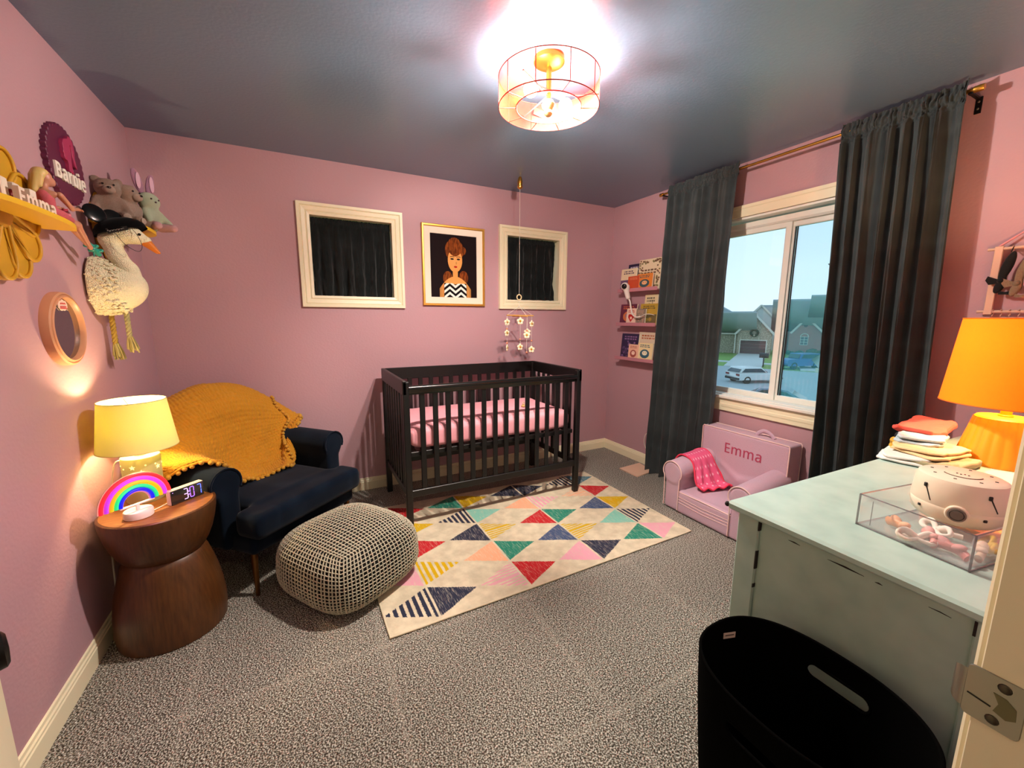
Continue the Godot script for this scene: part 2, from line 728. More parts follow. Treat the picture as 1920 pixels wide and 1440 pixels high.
func build_room() -> void:
	var st := S()
	box(st, Vector3(W / 2, -0.1, 2.2), Vector3(W + 0.4, 0.2, 5.0), 0.0)
	struct("floor", st, M.carpet)
	st = S()
	box(st, Vector3(W / 2, H + 0.1, 2.2), Vector3(W + 0.4, 0.2, 5.0), 0.0)
	struct("ceiling", st, M.ceiling)
	st = S()
	hole_wall(st, 0, 0.0, -0.14, -0.14, 4.7, 0.0, H, [])
	struct("wall_left", st, M.wall)
	st = S()
	hole_wall(st, 2, 0.0, -0.14, 0.0, W, 0.0, H, [[0.925, 1.485, 1.517, 2.07], [2.462, 3.004, 1.525, 2.075]])
	struct("wall_back", st, M.wall)
	st = S()
	hole_wall(st, 0, W, 0.14, -0.14, 4.7, 0.0, H, [[1.047, 2.177, 0.79, 2.075]])
	struct("wall_right", st, M.wall)
	st = S()
	hole_wall(st, 2, FZ, 0.115, 0.0, W, 0.0, H, [[0.70, 1.505, -0.1, 2.05]])
	struct("wall_front", st, M.wall)
	st = S()
	box(st, Vector3(W / 2, H / 2, 4.65), Vector3(W, H, 0.1), 0.0)
	struct("wall_hall", st, M.white)
	var hl := thing("hall_light", "small round ceiling light in the hallway behind the doorway", "ceiling light", Vector3(1.1, H, 4.0))
	st = S()
	lathe(st, [Vector2(0, -0.08), Vector2(0.07, -0.07), Vector2(0.11, -0.03), Vector2(0.12, 0.0), Vector2(0, 0.0)], 28)
	obj("diffuser", st, glow(Color(1.0, 0.93, 0.80), 1.2), hl)
	omni(hl, Vector3(0, -0.12, 0), Color(1.0, 0.92, 0.78), 0.40, 0.08)
	# baseboards
	var prof := [Vector2(0, 0), Vector2(0.014, 0), Vector2(0.014, 0.066), Vector2(0.011, 0.070), Vector2(0.011, 0.078), Vector2(0.007, 0.083), Vector2(0.006, 0.094), Vector2(0.0, 0.097)]
	st = S()
	board(st, prof, Vector3(0, 0, 0), Vector3(0, 0, FZ), Vector3.RIGHT)
	struct("baseboard_left", st, M.trim)
	st = S()
	board(st, prof, Vector3(0, 0, 0), Vector3(W, 0, 0), Vector3.BACK)
	struct("baseboard_back", st, M.trim)
	st = S()
	board(st, prof, Vector3(W, 0, 0), Vector3(W, 0, FZ), Vector3.LEFT)
	struct("baseboard_right", st, M.trim)
	st = S()
	board(st, prof, Vector3(1.57, 0, FZ), Vector3(W, 0, FZ), Vector3.FORWARD)
	struct("baseboard_front", st, M.trim)
	# doorway: jambs, head, stop, casing
	var d := shell("trim_1")
	st = S()
	box(st, Vector3(1.4975, 1.03, 3.2345), Vector3(0.015, 2.06, 0.133), 0.001)
	box(st, Vector3(0.7075, 1.03, 3.2345), Vector3(0.015, 2.06, 0.133), 0.001)
	box(st, Vector3(1.1025, 2.0425, 3.2345), Vector3(0.775, 0.015, 0.133), 0.001)
	obj("jamb", st, M.trim, d)
	st = S()
	box(st, Vector3(1.486, 1.0, 3.256), Vector3(0.011, 2.0, 0.035), 0.002)
	obj("door_stop", st, M.trim, d)
	st = S()
	for x in [1.5275, 0.6775]:
		box(st, Vector3(x, 1.03, 3.166), Vector3(0.055, 2.06, 0.012), 0.003)
	box(st, Vector3(1.1025, 2.085, 3.166), Vector3(0.905, 0.06, 0.012), 0.003)
	obj("casing", st, M.trim, d)
	# strike plate with curled lip, latch hole and two screws
	var pl := PackedVector2Array()
	for c in [[0.023, 0.0325, 0], [-0.023, 0.0325, 1], [-0.023, -0.0325, 2], [0.023, -0.0325, 3]]:
		for k in 5:
			var a: float = PI / 2 * (c[2] + k / 4.0)
			pl.append(Vector2(c[0] - signf(c[0]) * 0.006 + cos(a) * 0.006, c[1] - signf(c[1]) * 0.006 + sin(a) * 0.006))
	st = S()
	# x of the outline runs along z of the room
	var on_jamb := Transform3D(Basis(Vector3(0, 0, 1), Vector3.UP, Vector3.LEFT), Vector3(1.4892, 0.934, 3.182))
	prism(st, pl, 0.002, on_jamb, 0.0005)
	surf(st, 6, 8, func(u: float, v: float) -> Vector3:
		var a := u * 1.3
		return Vector3(1.4885 + 0.012 * (1 - cos(a)), 0.934 + (v - 0.5) * 0.05 * (1.0 - 0.25 * u * u), 3.159 - 0.012 * sin(a)))
	var sp := obj("strike_plate", st, M.steel, d)
	sp.set_meta("label", "brushed steel latch plate with two screws")
	st = S()
	prism(st, PackedVector2Array([Vector2(-0.006, 0.013), Vector2(0.004, 0.012), Vector2(0.012, 0.005), Vector2(0.013, -0.008), Vector2(0.006, -0.013), Vector2(-0.004, -0.009), Vector2(-0.001, 0.002)]), 0.0006, Transform3D(on_jamb.basis, Vector3(1.4878, 0.933, 3.187)))
	obj("latch_hole", st, mat(Color(0.42, 0.40, 0.26), 0.6), sp)
	st = S()
	bar(st, Vector3(1.4878, 0.930, 3.162), Vector3(1.4878, 0.927, 3.181), 0.0008, 0.0014, 0.0)
	obj("slot", st, M.dark_metal, sp)
	for dy in [0.022, -0.022]:
		st = S()
		ball(st, Vector3(1.488, 0.934 + dy, 3.186 + dy * 0.1), Vector3(0.0018, 0.0058, 0.0058), 12, 6)
		obj("screw", st, mat(Color(0.32, 0.29, 0.24), 0.35, 0.9), sp)
	# the open door leaf
	d = shell("door_1")
	d.position = Vector3(0.70, 0, 3.150)
	d.rotation.y = 0.459
	st = S()
	box(st, Vector3(0, 1.01, -0.39), Vector3(0.035, 2.0, 0.775), 0.002)
	obj("leaf", st, M.trim, d)
	st = S()
	lathe(st, [Vector2(0, 0), Vector2(0.030, 0), Vector2(0.030, 0.003), Vector2(0.024, 0.005), Vector2(0.023, 0.012), Vector2(0.018, 0.015), Vector2(0, 0.016)], 24, T(Vector3(0.0175, 0.935, -0.640), Vector3(0, 0, -PI / 2)))
	obj("door_knob", st, M.dark_metal, d)


func build_windows() -> void:
	# stepped casings of the two small windows
	var prof := [Vector2(0.0, -0.1), Vector2(0.0, 0.012), Vector2(0.018, 0.016), Vector2(0.024, 0.010), Vector2(0.030, 0.016), Vector2(0.052, 0.020), Vector2(0.056, 0.016), Vector2(0.062, 0.024), Vector2(0.080, 0.024), Vector2(0.082, 0.0), Vector2(0.001, 0.0), Vector2(0.001, -0.1)]
	var k := 0
	for w in [[0.925, 1.485, 1.517, 2.07], [2.462, 3.004, 1.525, 2.075]]:
		k += 1
		var o := shell("window_%d" % k)
		var c := Vector3((w[0] + w[1]) / 2, (w[2] + w[3]) / 2, 0)
		o.position = c
		var st := S()
		frame(st, w[1] - w[0] - 0.004, w[3] - w[2] - 0.004, prof)
		obj("casing", st, M.trim, o)
		st = S()
		frame(st, w[1] - w[0] - 0.08, w[3] - w[2] - 0.08, [Vector2(0, -0.13), Vector2(0, -0.10), Vector2(0.038, -0.10), Vector2(0.038, -0.13)])
		obj("sash", st, M.vinyl, o)
		st = S()
		box(st, Vector3(0, 0, -0.115), Vector3(w[1] - w[0] - 0.08, w[3] - w[2] - 0.08, 0.004), 0.0)
		obj("pane", st, M.glass, o)
	# big sliding window
	var o := shell("window_3")
	var zc := 1.612
	var yc := (0.79 + 2.075) / 2
	var ww := 1.13
	var hh := 1.285
	o.position = Vector3(W, yc, zc)
	o.rotation.y = -PI / 2       # local x = room z, local z = into the room (-x)
	# local x -> +z of the room, local z -> -x
	var st := S()
	frame(st, ww, hh, [Vector2(0.0, -0.001), Vector2(0.0, 0.014), Vector2(0.050, 0.018), Vector2(0.056, 0.022), Vector2(0.076, 0.022), Vector2(0.076, 0.0)])
	obj("casing", st, M.trim, o)
	st = S()
	frame(st, ww - 0.03, hh - 0.03, [Vector2(0.0, -0.14), Vector2(0.0, -0.004), Vector2(0.014, -0.004), Vector2(0.014, -0.14)])
	obj("reveal", st, M.vinyl, o)
	st = S()
	box(st, Vector3(0, -hh / 2 - 0.002, -0.02), Vector3(ww + 0.17, 0.024, 0.125), 0.006)
	obj("sill", st, M.white, o)
	st = S()
	box(st, Vector3(0, -hh / 2 - 0.062, 0.010), Vector3(ww + 0.13, 0.095, 0.018), 0.004)
	obj("apron", st, M.trim, o)
	st = S()
	frame(st, ww - 0.115, hh - 0.085, [Vector2(0, -0.13), Vector2(0, -0.085), Vector2(0.012, -0.075), Vector2(0.044, -0.075), Vector2(0.044, -0.13)])
	var wf := obj("window_frame", st, M.vinyl, o)
	wf.position.y = -0.028
	var sh := hh - 0.085
	# left sash slides in front of the fixed right pane
	var i := 0
	for s in [[-0.5075, 0.035, -0.105, M.glass], [-0.005, 0.5075, -0.122, M.tinted_glass]]:
		var w2: float = s[1] - s[0]
		st = S()
		frame(st, w2 - 0.09, sh - 0.07, [Vector2(0, -0.014), Vector2(0, 0.010), Vector2(0.006, 0.014), Vector2(0.04, 0.014), Vector2(0.04, -0.014)], T(Vector3((s[0] + s[1]) / 2, 0, s[2])))
		var sa := obj("sash", st, M.vinyl, o)
		st = S()
		box(st, Vector3((s[0] + s[1]) / 2, 0, s[2]), Vector3(w2 - 0.085, sh - 0.065, 0.004), 0.0)
		obj("pane", st, s[3], sa)
		sa.position.y = -0.028
		if i == 1:
			st = S()
			for dx in [0.048, 0.060]:
				box(st, Vector3(dx, 0, -0.108), Vector3(0.007, sh - 0.075, 0.004), 0.0)
			obj("gasket", st, M.gasket, sa)
		i += 1


# ---------------------------------------------------------------- outside, seen through the big window

const GY := -3.55     # street level: the room is on the upper floor
const DV := Vector3(0.87, 0, -0.4931)
const SV := Vector3(0.4931, 0, 0.87)


func out_at(d: float, s: float, y := GY) -> Vector3:
	return DV * d + SV * s + Vector3.UP * y


func gable(st: SurfaceTool, x0: float, x1: float, y0: float, y1: float, xp: float, z: float, thick: float) -> void:
	prism(st, PackedVector2Array([Vector2(x0, y0), Vector2(x1, y0), Vector2(xp, y1)]), thick, T(Vector3(0, 0, z)))


func roof_pair(st: SurfaceTool, x0: float, x1: float, ye: float, xp: float, yp: float, z0: float, z1: float, t := 0.25, over := 0.35) -> void:
	# two slopes falling left and right from a ridge that runs along z
	var dl := (Vector2(x0, ye) - Vector2(xp, yp)).normalized() * over
	var dr := (Vector2(x1, ye) - Vector2(xp, yp)).normalized() * over
	prism(st, PackedVector2Array([Vector2(x0, ye) + dl, Vector2(xp, yp), Vector2(x1, ye) + dr, Vector2(x1, ye) + dr + Vector2(0, t), Vector2(xp, yp + t), Vector2(x0, ye) + dl + Vector2(0, t)]), z1 - z0, T(Vector3(0, 0, (z0 + z1) / 2)))


func build_outside() -> void:
	var turn := atan2(-0.87, 0.4931)   # local z looks back at the window, local x runs right
	var grass := tri_mat(mat(Color.WHITE, 0.95), Vector3.ONE * 0.4, true)
	grass.albedo_texture = noise_tex(0.1, [Color(0.36, 0.52, 0.24), Color(0.52, 0.66, 0.34), Color(0.62, 0.72, 0.42)], 128)
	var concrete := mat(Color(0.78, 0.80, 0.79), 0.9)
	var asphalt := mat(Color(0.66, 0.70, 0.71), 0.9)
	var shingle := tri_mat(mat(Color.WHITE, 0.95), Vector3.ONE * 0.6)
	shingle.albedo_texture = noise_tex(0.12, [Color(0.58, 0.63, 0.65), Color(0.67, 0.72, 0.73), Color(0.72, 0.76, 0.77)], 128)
	var stone := tri_mat(mat(Color.WHITE, 0.95), Vector3.ONE * 0.45)
	stone.albedo_texture = noise_tex(0.07, [Color(0.48, 0.46, 0.42), Color(0.72, 0.69, 0.60), Color(0.84, 0.81, 0.74)], 256, FastNoiseLite.TYPE_CELLULAR)
	var brick := tri_mat(mat(Color.WHITE, 0.95), Vector3(0.5, 1.4, 0.5))
	brick.albedo_texture = noise_tex(0.09, [Color(0.54, 0.36, 0.34), Color(0.66, 0.45, 0.42), Color(0.74, 0.54, 0.50)], 128)
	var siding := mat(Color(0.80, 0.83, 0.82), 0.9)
	var trim := mat(Color(0.86, 0.86, 0.82), 0.8)
	var dark := mat(Color(0.10, 0.12, 0.14), 0.4)
	var glassy := mat(Color(0.30, 0.38, 0.42), 0.15)
	var st := S()
	box(st, out_at(60, 0, GY - 0.25), Vector3(240, 0.5, 240), 0.0)
	var g := struct("ground_lawn", st, grass)
	g.set_meta("label", "green lawns across the street")
	st = S()
	box(st, Vector3(0, 0.02, 0), Vector3(120, 0.06, 16.5), 0.0)
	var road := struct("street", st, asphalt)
	road.transform = Transform3D(Basis(Vector3.UP, turn - 0.12), out_at(38.5, 0))
	st = S()
	box(st, Vector3(0, 0.04, 0), Vector3(120, 0.08, 1.4), 0.0)
	var walk := struct("sidewalk", st, concrete)
	walk.transform = Transform3D(Basis(Vector3.UP, turn - 0.12), out_at(52.3, 0))
	for dr in [[0.45, 3.4, 47.0, 66.0], [8.0, 5.2, 47.0, 66.0]]:
		st = S()
		box(st, Vector3(0, 0.05, 0), Vector3(dr[1], 0.1, dr[3] - dr[2]), 0.0)
		var dw := struct("driveway", st, concrete)
		dw.transform = Transform3D(Basis(Vector3.UP, turn), out_at((dr[2] + dr[3]) / 2, dr[0]))

	# stone house with a garage
	var h := thing("house", "grey stone house with a brown garage door under a gable, seen through the window", "house", out_at(66, 0), turn)
	st = S()
	hole_wall(st, 2, 0.0, -0.4, -1.55, 2.55, 0.0, 3.0, [[-1.15, 1.98, -0.1, 1.95]])
	gable(st, -1.55, 2.55, 3.0, 5.35, 0.45, -0.2, 0.4)
	box(st, Vector3(-4.6, 1.45, -1.2), Vector3(6.1, 2.9, 0.4), 0.0)
	box(st, Vector3(2.35, 1.5, -4.0), Vector3(0.4, 3.0, 7.6), 0.0)
	obj("wall", st, stone, h)
	st = S()
	roof_pair(st, -1.55, 2.55, 3.0, 0.45, 5.3, -6.0, 0.3)
	roof_pair(st, -1.55, 2.55, 3.0, 0.45, 5.3, -6.0, 0.2)
	prism(st, PackedVector2Array([Vector2(0.3, 2.75), Vector2(-5.5, 5.7), Vector2(-5.5, 5.95), Vector2(0.3, 3.0)]), 8.6, Transform3D(Basis(Vector3.UP, PI / 2), Vector3(-3.6, 0, -0.9)))
	prism(st, PackedVector2Array([Vector2(-5.5, 2.8), Vector2(-1.2, 5.6), Vector2(-4.0, 7.3), Vector2(-8.0, 7.3)]), 5.0, T(Vector3(-1.2, 0, -6.5)))
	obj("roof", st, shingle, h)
	st = S()
	for s in [[-1.95, 2.78, 0.45, 5.55], [2.95, 2.78, 0.45, 5.55]]:
		bar(st, Vector3(s[0], s[1], 0.33), Vector3(s[2], s[3], 0.33), 0.12, 0.26, 0.0)
	bar(st, Vector3(-6.5, 2.85, -0.6), Vector3(-1.6, 2.85, -0.6), 0.14, 0.2, 0.0)
	obj("fascia", st, trim, h)
	st = S()
	bar(st, Vector3(-1.85, 0.1, 0.1), Vector3(-1.85, 2.7, 0.1), 0.12, 0.12, 0.0)
	obj("downspout", st, trim, h)
	var gd_mat := mat(Color(0.36, 0.28, 0.29), 0.8)
	var gd := Node3D.new()
	gd.name = "garage_door"
	h.add_child(gd)
	for j in 4:
		st = S()
		box(st, Vector3(0.415, 0.245 + j * 0.485, -0.25), Vector3(3.1, 0.47, 0.06), 0.02)
		obj("panel", st, gd_mat, gd)
	st = S()
	frame(st, 3.13, 1.95, [Vector2(0, -0.02), Vector2(0, 0.05), Vector2(0.12, 0.05), Vector2(0.12, -0.02)], T(Vector3(0.415, 0.975, 0)))
	obj("door_trim", st, trim, h)
	st = S()
	tube(st, ring_pts(Vector3(0.47, 3.05, 0.16), 0.42, 24), 0.15, 8, true)
	var wr := obj("wreath", st, mat(Color(0.12, 0.25, 0.18), 0.95))
	tag(wr, "round green wreath hanging on the stone gable above the garage door", "wreath")
	wr.transform = h.transform
	st = S()
	ball(st, Vector3(0.47, 2.68, 0.3), Vector3(0.14, 0.12, 0.06), 8, 6)
	obj("bow", st, mat(Color(0.75, 0.70, 0.62), 0.9), wr)

	# sided house behind
	h = thing("house", "pale sided house with a wide gable behind the stone garage", "house", out_at(77, 0), turn)
	st = S()
	gable(st, -2.6, 4.0, 3.3, 7.0, 0.65, 0.0, 0.4)
	box(st, Vector3(0.7, 1.65, 0.0), Vector3(6.6, 3.3, 0.4), 0.0)
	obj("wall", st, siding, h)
	st = S()
	roof_pair(st, -2.6, 4.0, 3.3, 0.65, 7.0, -8.0, 0.3)
	prism(st, PackedVector2Array([Vector2(0.65, 7.2), Vector2(3.0, 7.2), Vector2(5.5, 3.4), Vector2(3.9, 3.4)]), 0.3, T(Vector3(0, 0, -0.4)))
	obj("roof", st, shingle, h)
	st = S()
	bar(st, Vector3(-2.95, 3.15, 0.36), Vector3(0.65, 7.2, 0.36), 0.12, 0.26, 0.0)
	bar(st, Vector3(4.3, 3.2, 0.36), Vector3(0.65, 7.2, 0.36), 0.12, 0.26, 0.0)
	obj("fascia", st, trim, h)

	# brick house on the right
	h = thing("house", "red brick house with an arched window in a gable, right of the window mullion", "house", out_at(70, 0), turn)
	st = S()
	hole_wall(st, 2, 0.0, -0.4, 4.6, 8.35, 0.0, 3.2, [[6.0, 6.86, 1.35, 2.5]])
	gable(st, 5.1, 8.3, 3.2, 5.0, 6.5, -0.2, 0.4)
	box(st, Vector3(10.0, 2.6, -1.0), Vector3(4.6, 5.2, 0.4), 0.0)
	gable(st, 6.9, 8.8, 5.2, 6.3, 7.85, -0.8, 0.4)
	box(st, Vector3(4.3, 1.6, -1.2), Vector3(3.0, 3.2, 0.4), 0.0)
	obj("wall", st, brick, h)
	st = S()
	roof_pair(st, 5.1, 8.3, 3.15, 6.5, 4.95, -3.0, 0.3)
	roof_pair(st, 6.9, 8.8, 5.2, 7.85, 6.3, -4.0, -0.5, 0.2, 0.25)
	prism(st, PackedVector2Array([Vector2(0.4, 3.1), Vector2(-5.0, 7.3), Vector2(-5.0, 7.6), Vector2(0.4, 3.35)]), 8.2, Transform3D(Basis(Vector3.UP, PI / 2), Vector3(6.4, 0, -0.9)))
	prism(st, PackedVector2Array([Vector2(-2.2, 5.2), Vector2(-5.6, 7.75), Vector2(-5.6, 8.0), Vector2(-2.2, 5.45)]), 6.0, Transform3D(Basis(Vector3.UP, PI / 2), Vector3(9.4, 0, 0.6)))
	obj("roof", st, shingle, h)
	st = S()
	bar(st, Vector3(4.75, 2.98, 0.34), Vector3(6.5, 5.2, 0.34), 0.1, 0.24, 0.0)
	bar(st, Vector3(8.65, 2.98, 0.34), Vector3(6.5, 5.2, 0.34), 0.1, 0.24, 0.0)
	bar(st, Vector3(6.65, 5.1, -0.45), Vector3(7.85, 6.5, -0.45), 0.1, 0.18, 0.0)
	bar(st, Vector3(9.05, 5.1, -0.45), Vector3(7.85, 6.5, -0.45), 0.1, 0.18, 0.0)
	bar(st, Vector3(8.0, 5.25, -0.6), Vector3(12.2, 5.25, -0.6), 0.14, 0.2, 0.0)
	obj("fascia", st, trim, h)
	var wn := Node3D.new()
	wn.name = "window"
	h.add_child(wn)
	st = S()
	var arch := PackedVector2Array([Vector2(-0.46, 0), Vector2(0.46, 0), Vector2(0.46, 1.15)])
	for k in range(1, 9):
		arch.append(Vector2(cos(PI * k / 8), sin(PI * k / 8)) * 0.46 + Vector2(0, 1.15))
	prism(st, arch, 0.06, T(Vector3(6.43, 1.35, -0.05)))
	obj("pane", st, glassy, wn)
	st = S()
	for dx in [-0.43, 0.0, 0.43]:
		box(st, Vector3(6.43 + dx, 1.95, 0.0), Vector3(0.06, 1.2, 0.08), 0.0)
	for dy in [1.38, 1.75, 2.1, 2.5]:
		box(st, Vector3(6.43, dy, 0.0), Vector3(0.9, 0.06, 0.08), 0.0)
	var ap := []
	for k in 13:
		ap.append(Vector3(6.43 + cos(PI * k / 12) * 0.46, 2.5 + sin(PI * k / 12) * 0.46, 0.02))
	tube(st, ap, 0.06, 6)
	obj("muntin", st, trim, wn)
	st = S()
	lathe(st, [Vector2(0, 0), Vector2(0.24, 0), Vector2(0.24, 0.06), Vector2(0, 0.06)], 16, T(Vector3(6.45, 4.1, 0.0), Vector3(PI / 2, 0, 0)))
	obj("gable_vent", st, dark, h)
	for sh in [[6.0, 0.5, "low shrub right under the arched window of the brick house"], [7.4, 0.7, "tallest shrub, right of the brick house's arched window"], [4.9, 0.45, "smallest shrub, left of the brick house's arched window"], [8.4, 0.6, "rounded shrub at the brick house's far right corner"]]:
		st = S()
		for k in 7:
			ball(st, Vector3(rng.randf_range(-0.3, 0.3), sh[1] * rng.randf_range(0.5, 0.9), rng.randf_range(-0.2, 0.2)), Vector3.ONE * sh[1] * 0.55, 8, 6)
		var bs := obj("shrub", st, mat(Color(0.20, 0.32, 0.24), 0.95))
		tag(bs, sh[2] as String, "shrub", "shrubs by the brick house")
		bs.transform = Transform3D(Basis(Vector3.UP, turn), out_at(68.6, sh[0]))

	make_car("car", "white hatchback seen from behind, parked at the kerb", Color(0.84, 0.86, 0.86), out_at(36.0, 1.95), turn + 0.72, 3.7, 1.25, 0)
	make_car("car", "bright blue boxy off-road vehicle parked in the driveway across the street", Color(0.10, 0.32, 0.62), out_at(49.3, 5.25), turn + PI + 0.75, 4.0, 1.55, 1)
	make_car("car", "slate blue car nearest the window, its roof and windscreen showing", Color(0.34, 0.44, 0.52), out_at(24.0, 3.75), turn - 0.1, 4.4, 1.45, 2)

	var mb := thing("mailbox", "black mailbox on a post at the kerb across the street", "mailbox", out_at(48.9, 2.25), turn)
	st = S()
	box(st, Vector3(0, 0.5, 0), Vector3(0.12, 1.0, 0.12), 0.0)
	obj("post", st, dark, mb)
	st = S()
	tube(st, [Vector3(-0.42, 1.2, 0), Vector3(0.42, 1.2, 0)], 0.26, 12)
	obj("mail_compartment", st, dark, mb)

	# porch of the neighbouring house, close on the right
	var p := thing("porch", "grey shingled porch roof on a stone pillar at the window's right edge", "porch", out_at(14.5, 5.1), turn)
	st = S()
	prism(st, PackedVector2Array([Vector2(-0.75, 3.5), Vector2(1.3, 3.5), Vector2(1.3, 4.6), Vector2(0.45, 4.5)]), 3.0, T(Vector3(0, 0, -1.2)))
	obj("roof", st, shingle, p)
	st = S()
	for r in 5:
		var y := 3.52 + r * 0.2
		var x := -0.72 + r * 0.24
		box(st, Vector3((x + 1.3) / 2, y, 0.32), Vector3(1.3 - x, 0.15, 0.04), 0.0)
	obj("shingle_course", st, shingle, p)
	st = S()
	bar(st, Vector3(-0.8, 3.42, 0.3), Vector3(1.3, 3.42, 0.3), 0.1, 0.12, 0.0)
	obj("fascia", st, trim, p)
	st = S()
	box(st, Vector3(-0.02, 1.65, 0.0), Vector3(0.34, 3.3, 0.34), 0.02)
	obj("pillar", st, stone, p)
	st = S()
	box(st, Vector3(-0.02, 3.32, 0.0), Vector3(0.46, 0.1, 0.46), 0.02)
	obj("capital", st, trim, p)

	var sl := thing("street_lamp", "small street lamp silhouetted against the sky near the right curtain", "lamp", out_at(40, 6.7), turn)
	st = S()
	tube(st, [Vector3(0, 0, 0), Vector3(0, 8.9, 0)], 0.06, 8)
	obj("pole", st, dark, sl)
	st = S()
	lathe(st, [Vector2(0, 0), Vector2(0.08, 0), Vector2(0.36, 0.28), Vector2(0.36, 0.33), Vector2(0, 0.45)], 12, T(Vector3(-0.3, 8.9, 0)))
	obj("lamp_head", st, mat(Color(0.45, 0.47, 0.48), 0.7), sl)


func ring_pts(c: Vector3, r: float, n: int, b := Basis()) -> Array:
	var p := []
	for i in n:
		p.append(c + b * Vector3(cos(TAU * i / n) * r, sin(TAU * i / n) * r, 0))
	return p


func make_car(called: String, label: String, col: Color, at: Vector3, turn: float, length: float, height: float, kind: int) -> void:
	# local x runs from the tail to the nose
	var o := thing(called, label, "car", at, turn)
	var paint := mat(col, 0.3)
	paint.clearcoat_enabled = true
	paint.clearcoat = 0.6
	var glassy := mat(Color(0.20, 0.27, 0.31), 0.12)
	var l := length / 2
	var h := height
	var lower: PackedVector2Array
	var upper: PackedVector2Array
	if kind == 1:
		lower = PackedVector2Array([Vector2(-l, 0.35), Vector2(l, 0.35), Vector2(l, 0.9), Vector2(l * 0.95, 1.0), Vector2(l * 0.3, 1.05), Vector2(-l, 1.0)])
		upper = PackedVector2Array([Vector2(-l, 1.0), Vector2(l * 0.3, 1.05), Vector2(l * 0.2, h), Vector2(-l * 0.98, h)])
	elif kind == 0:
		lower = PackedVector2Array([Vector2(-l, 0.3), Vector2(l, 0.28), Vector2(l * 0.99, 0.6), Vector2(l * 0.6, 0.78), Vector2(l * 0.35, 0.82), Vector2(-l * 0.97, 0.86)])
		upper = PackedVector2Array([Vector2(-l * 0.97, 0.86), Vector2(l * 0.35, 0.82), Vector2(0.1, h), Vector2(-l * 0.8, h)])
	else:
		lower = PackedVector2Array([Vector2(-l, 0.3), Vector2(l, 0.28), Vector2(l * 0.98, 0.62), Vector2(l * 0.5, 0.86), Vector2(-l * 0.7, 0.92), Vector2(-l, 0.85)])
		upper = PackedVector2Array([Vector2(-l * 0.72, 0.92), Vector2(l * 0.45, 0.88), Vector2(l * 0.12, h - 0.06), Vector2(-l * 0.1, h), Vector2(-l * 0.42, h - 0.05)])
	var st := S()
	prism(st, lower, 1.66, Transform3D(), 0.06)
	obj("body", st, paint, o)
	st = S()
	prism(st, upper, 1.46, Transform3D(), 0.08)
	var cab := obj("cabin", st, paint, o)
	# side and end glass, slightly proud of the cabin
	var c := Vector2.ZERO
	for q in upper:
		c += q
	c /= upper.size()
	var win := PackedVector2Array()
	for q in upper:
		win.append(c + (q - c) * Vector2(0.84, 0.72))
	st = S()
	prism(st, win, 1.52, Transform3D(), 0.02)
	obj("side_window", st, glassy, cab)
	st = S()
	var a: Vector2 = upper[upper.size() - 1]
	var b: Vector2 = upper[0]
	bar(st, Vector3(a.x, a.y - 0.08, 0) + Vector3(-0.03, 0, 0), Vector3(b.x, b.y + 0.06, 0) + Vector3(-0.03, 0, 0), 1.25, 0.03, 0.0, Vector3.RIGHT)
	obj("rear_window", st, glassy, cab)
	st = S()
	a = upper[1]
	b = upper[2]
	bar(st, Vector3(a.x + 0.03, a.y + 0.05, 0), Vector3(b.x + 0.03, b.y - 0.06, 0), 1.25, 0.03, 0.0, Vector3.RIGHT)
	obj("windscreen", st, glassy, cab)
	var tyre := mat(Color(0.04, 0.04, 0.045), 0.9)
	for sx in [-0.62, 0.62]:
		for sz in [-0.74, 0.74]:
			st = S()
			var r := 0.38 if kind == 1 else 0.31
			lathe(st, [Vector2(0, -0.1), Vector2(r * 0.9, -0.1), Vector2(r, -0.07), Vector2(r, 0.07), Vector2(r * 0.9, 0.1), Vector2(r * 0.6, 0.1), Vector2(r * 0.55, 0.07), Vector2(0, 0.07)], 20, T(Vector3(sx * l, r, sz), Vector3(PI / 2 if sz > 0 else -PI / 2, 0, 0)))
			obj("wheel", st, tyre, o)
	for sz in [-0.6, 0.6]:
		st = S()
		box(st, Vector3(-l - 0.0, 0.72, sz), Vector3(0.06, 0.14, 0.34), 0.01)
		obj("tail_light", st, mat(Color(0.5, 0.06, 0.06), 0.3), o)
	st = S()
	box(st, Vector3(-l, 0.4, 0), Vector3(0.12, 0.16, 1.6), 0.03)
	obj("bumper", st, mat(Color(0.16, 0.17, 0.18), 0.7), o)
	st = S()
	box(st, Vector3(l, 0.4, 0), Vector3(0.12, 0.16, 1.6), 0.03)
	obj("bumper", st, mat(Color(0.16, 0.17, 0.18), 0.7), o)
	if kind == 1:
		st = S()
		lathe(st, [Vector2(0, 0), Vector2(0.36, 0), Vector2(0.36, 0.2), Vector2(0, 0.2)], 16, T(Vector3(-l, 0.85, 0), Vector3(0, 0, PI / 2)))
		obj("spare_wheel", st, tyre, o)


# ---------------------------------------------------------------- ceiling light

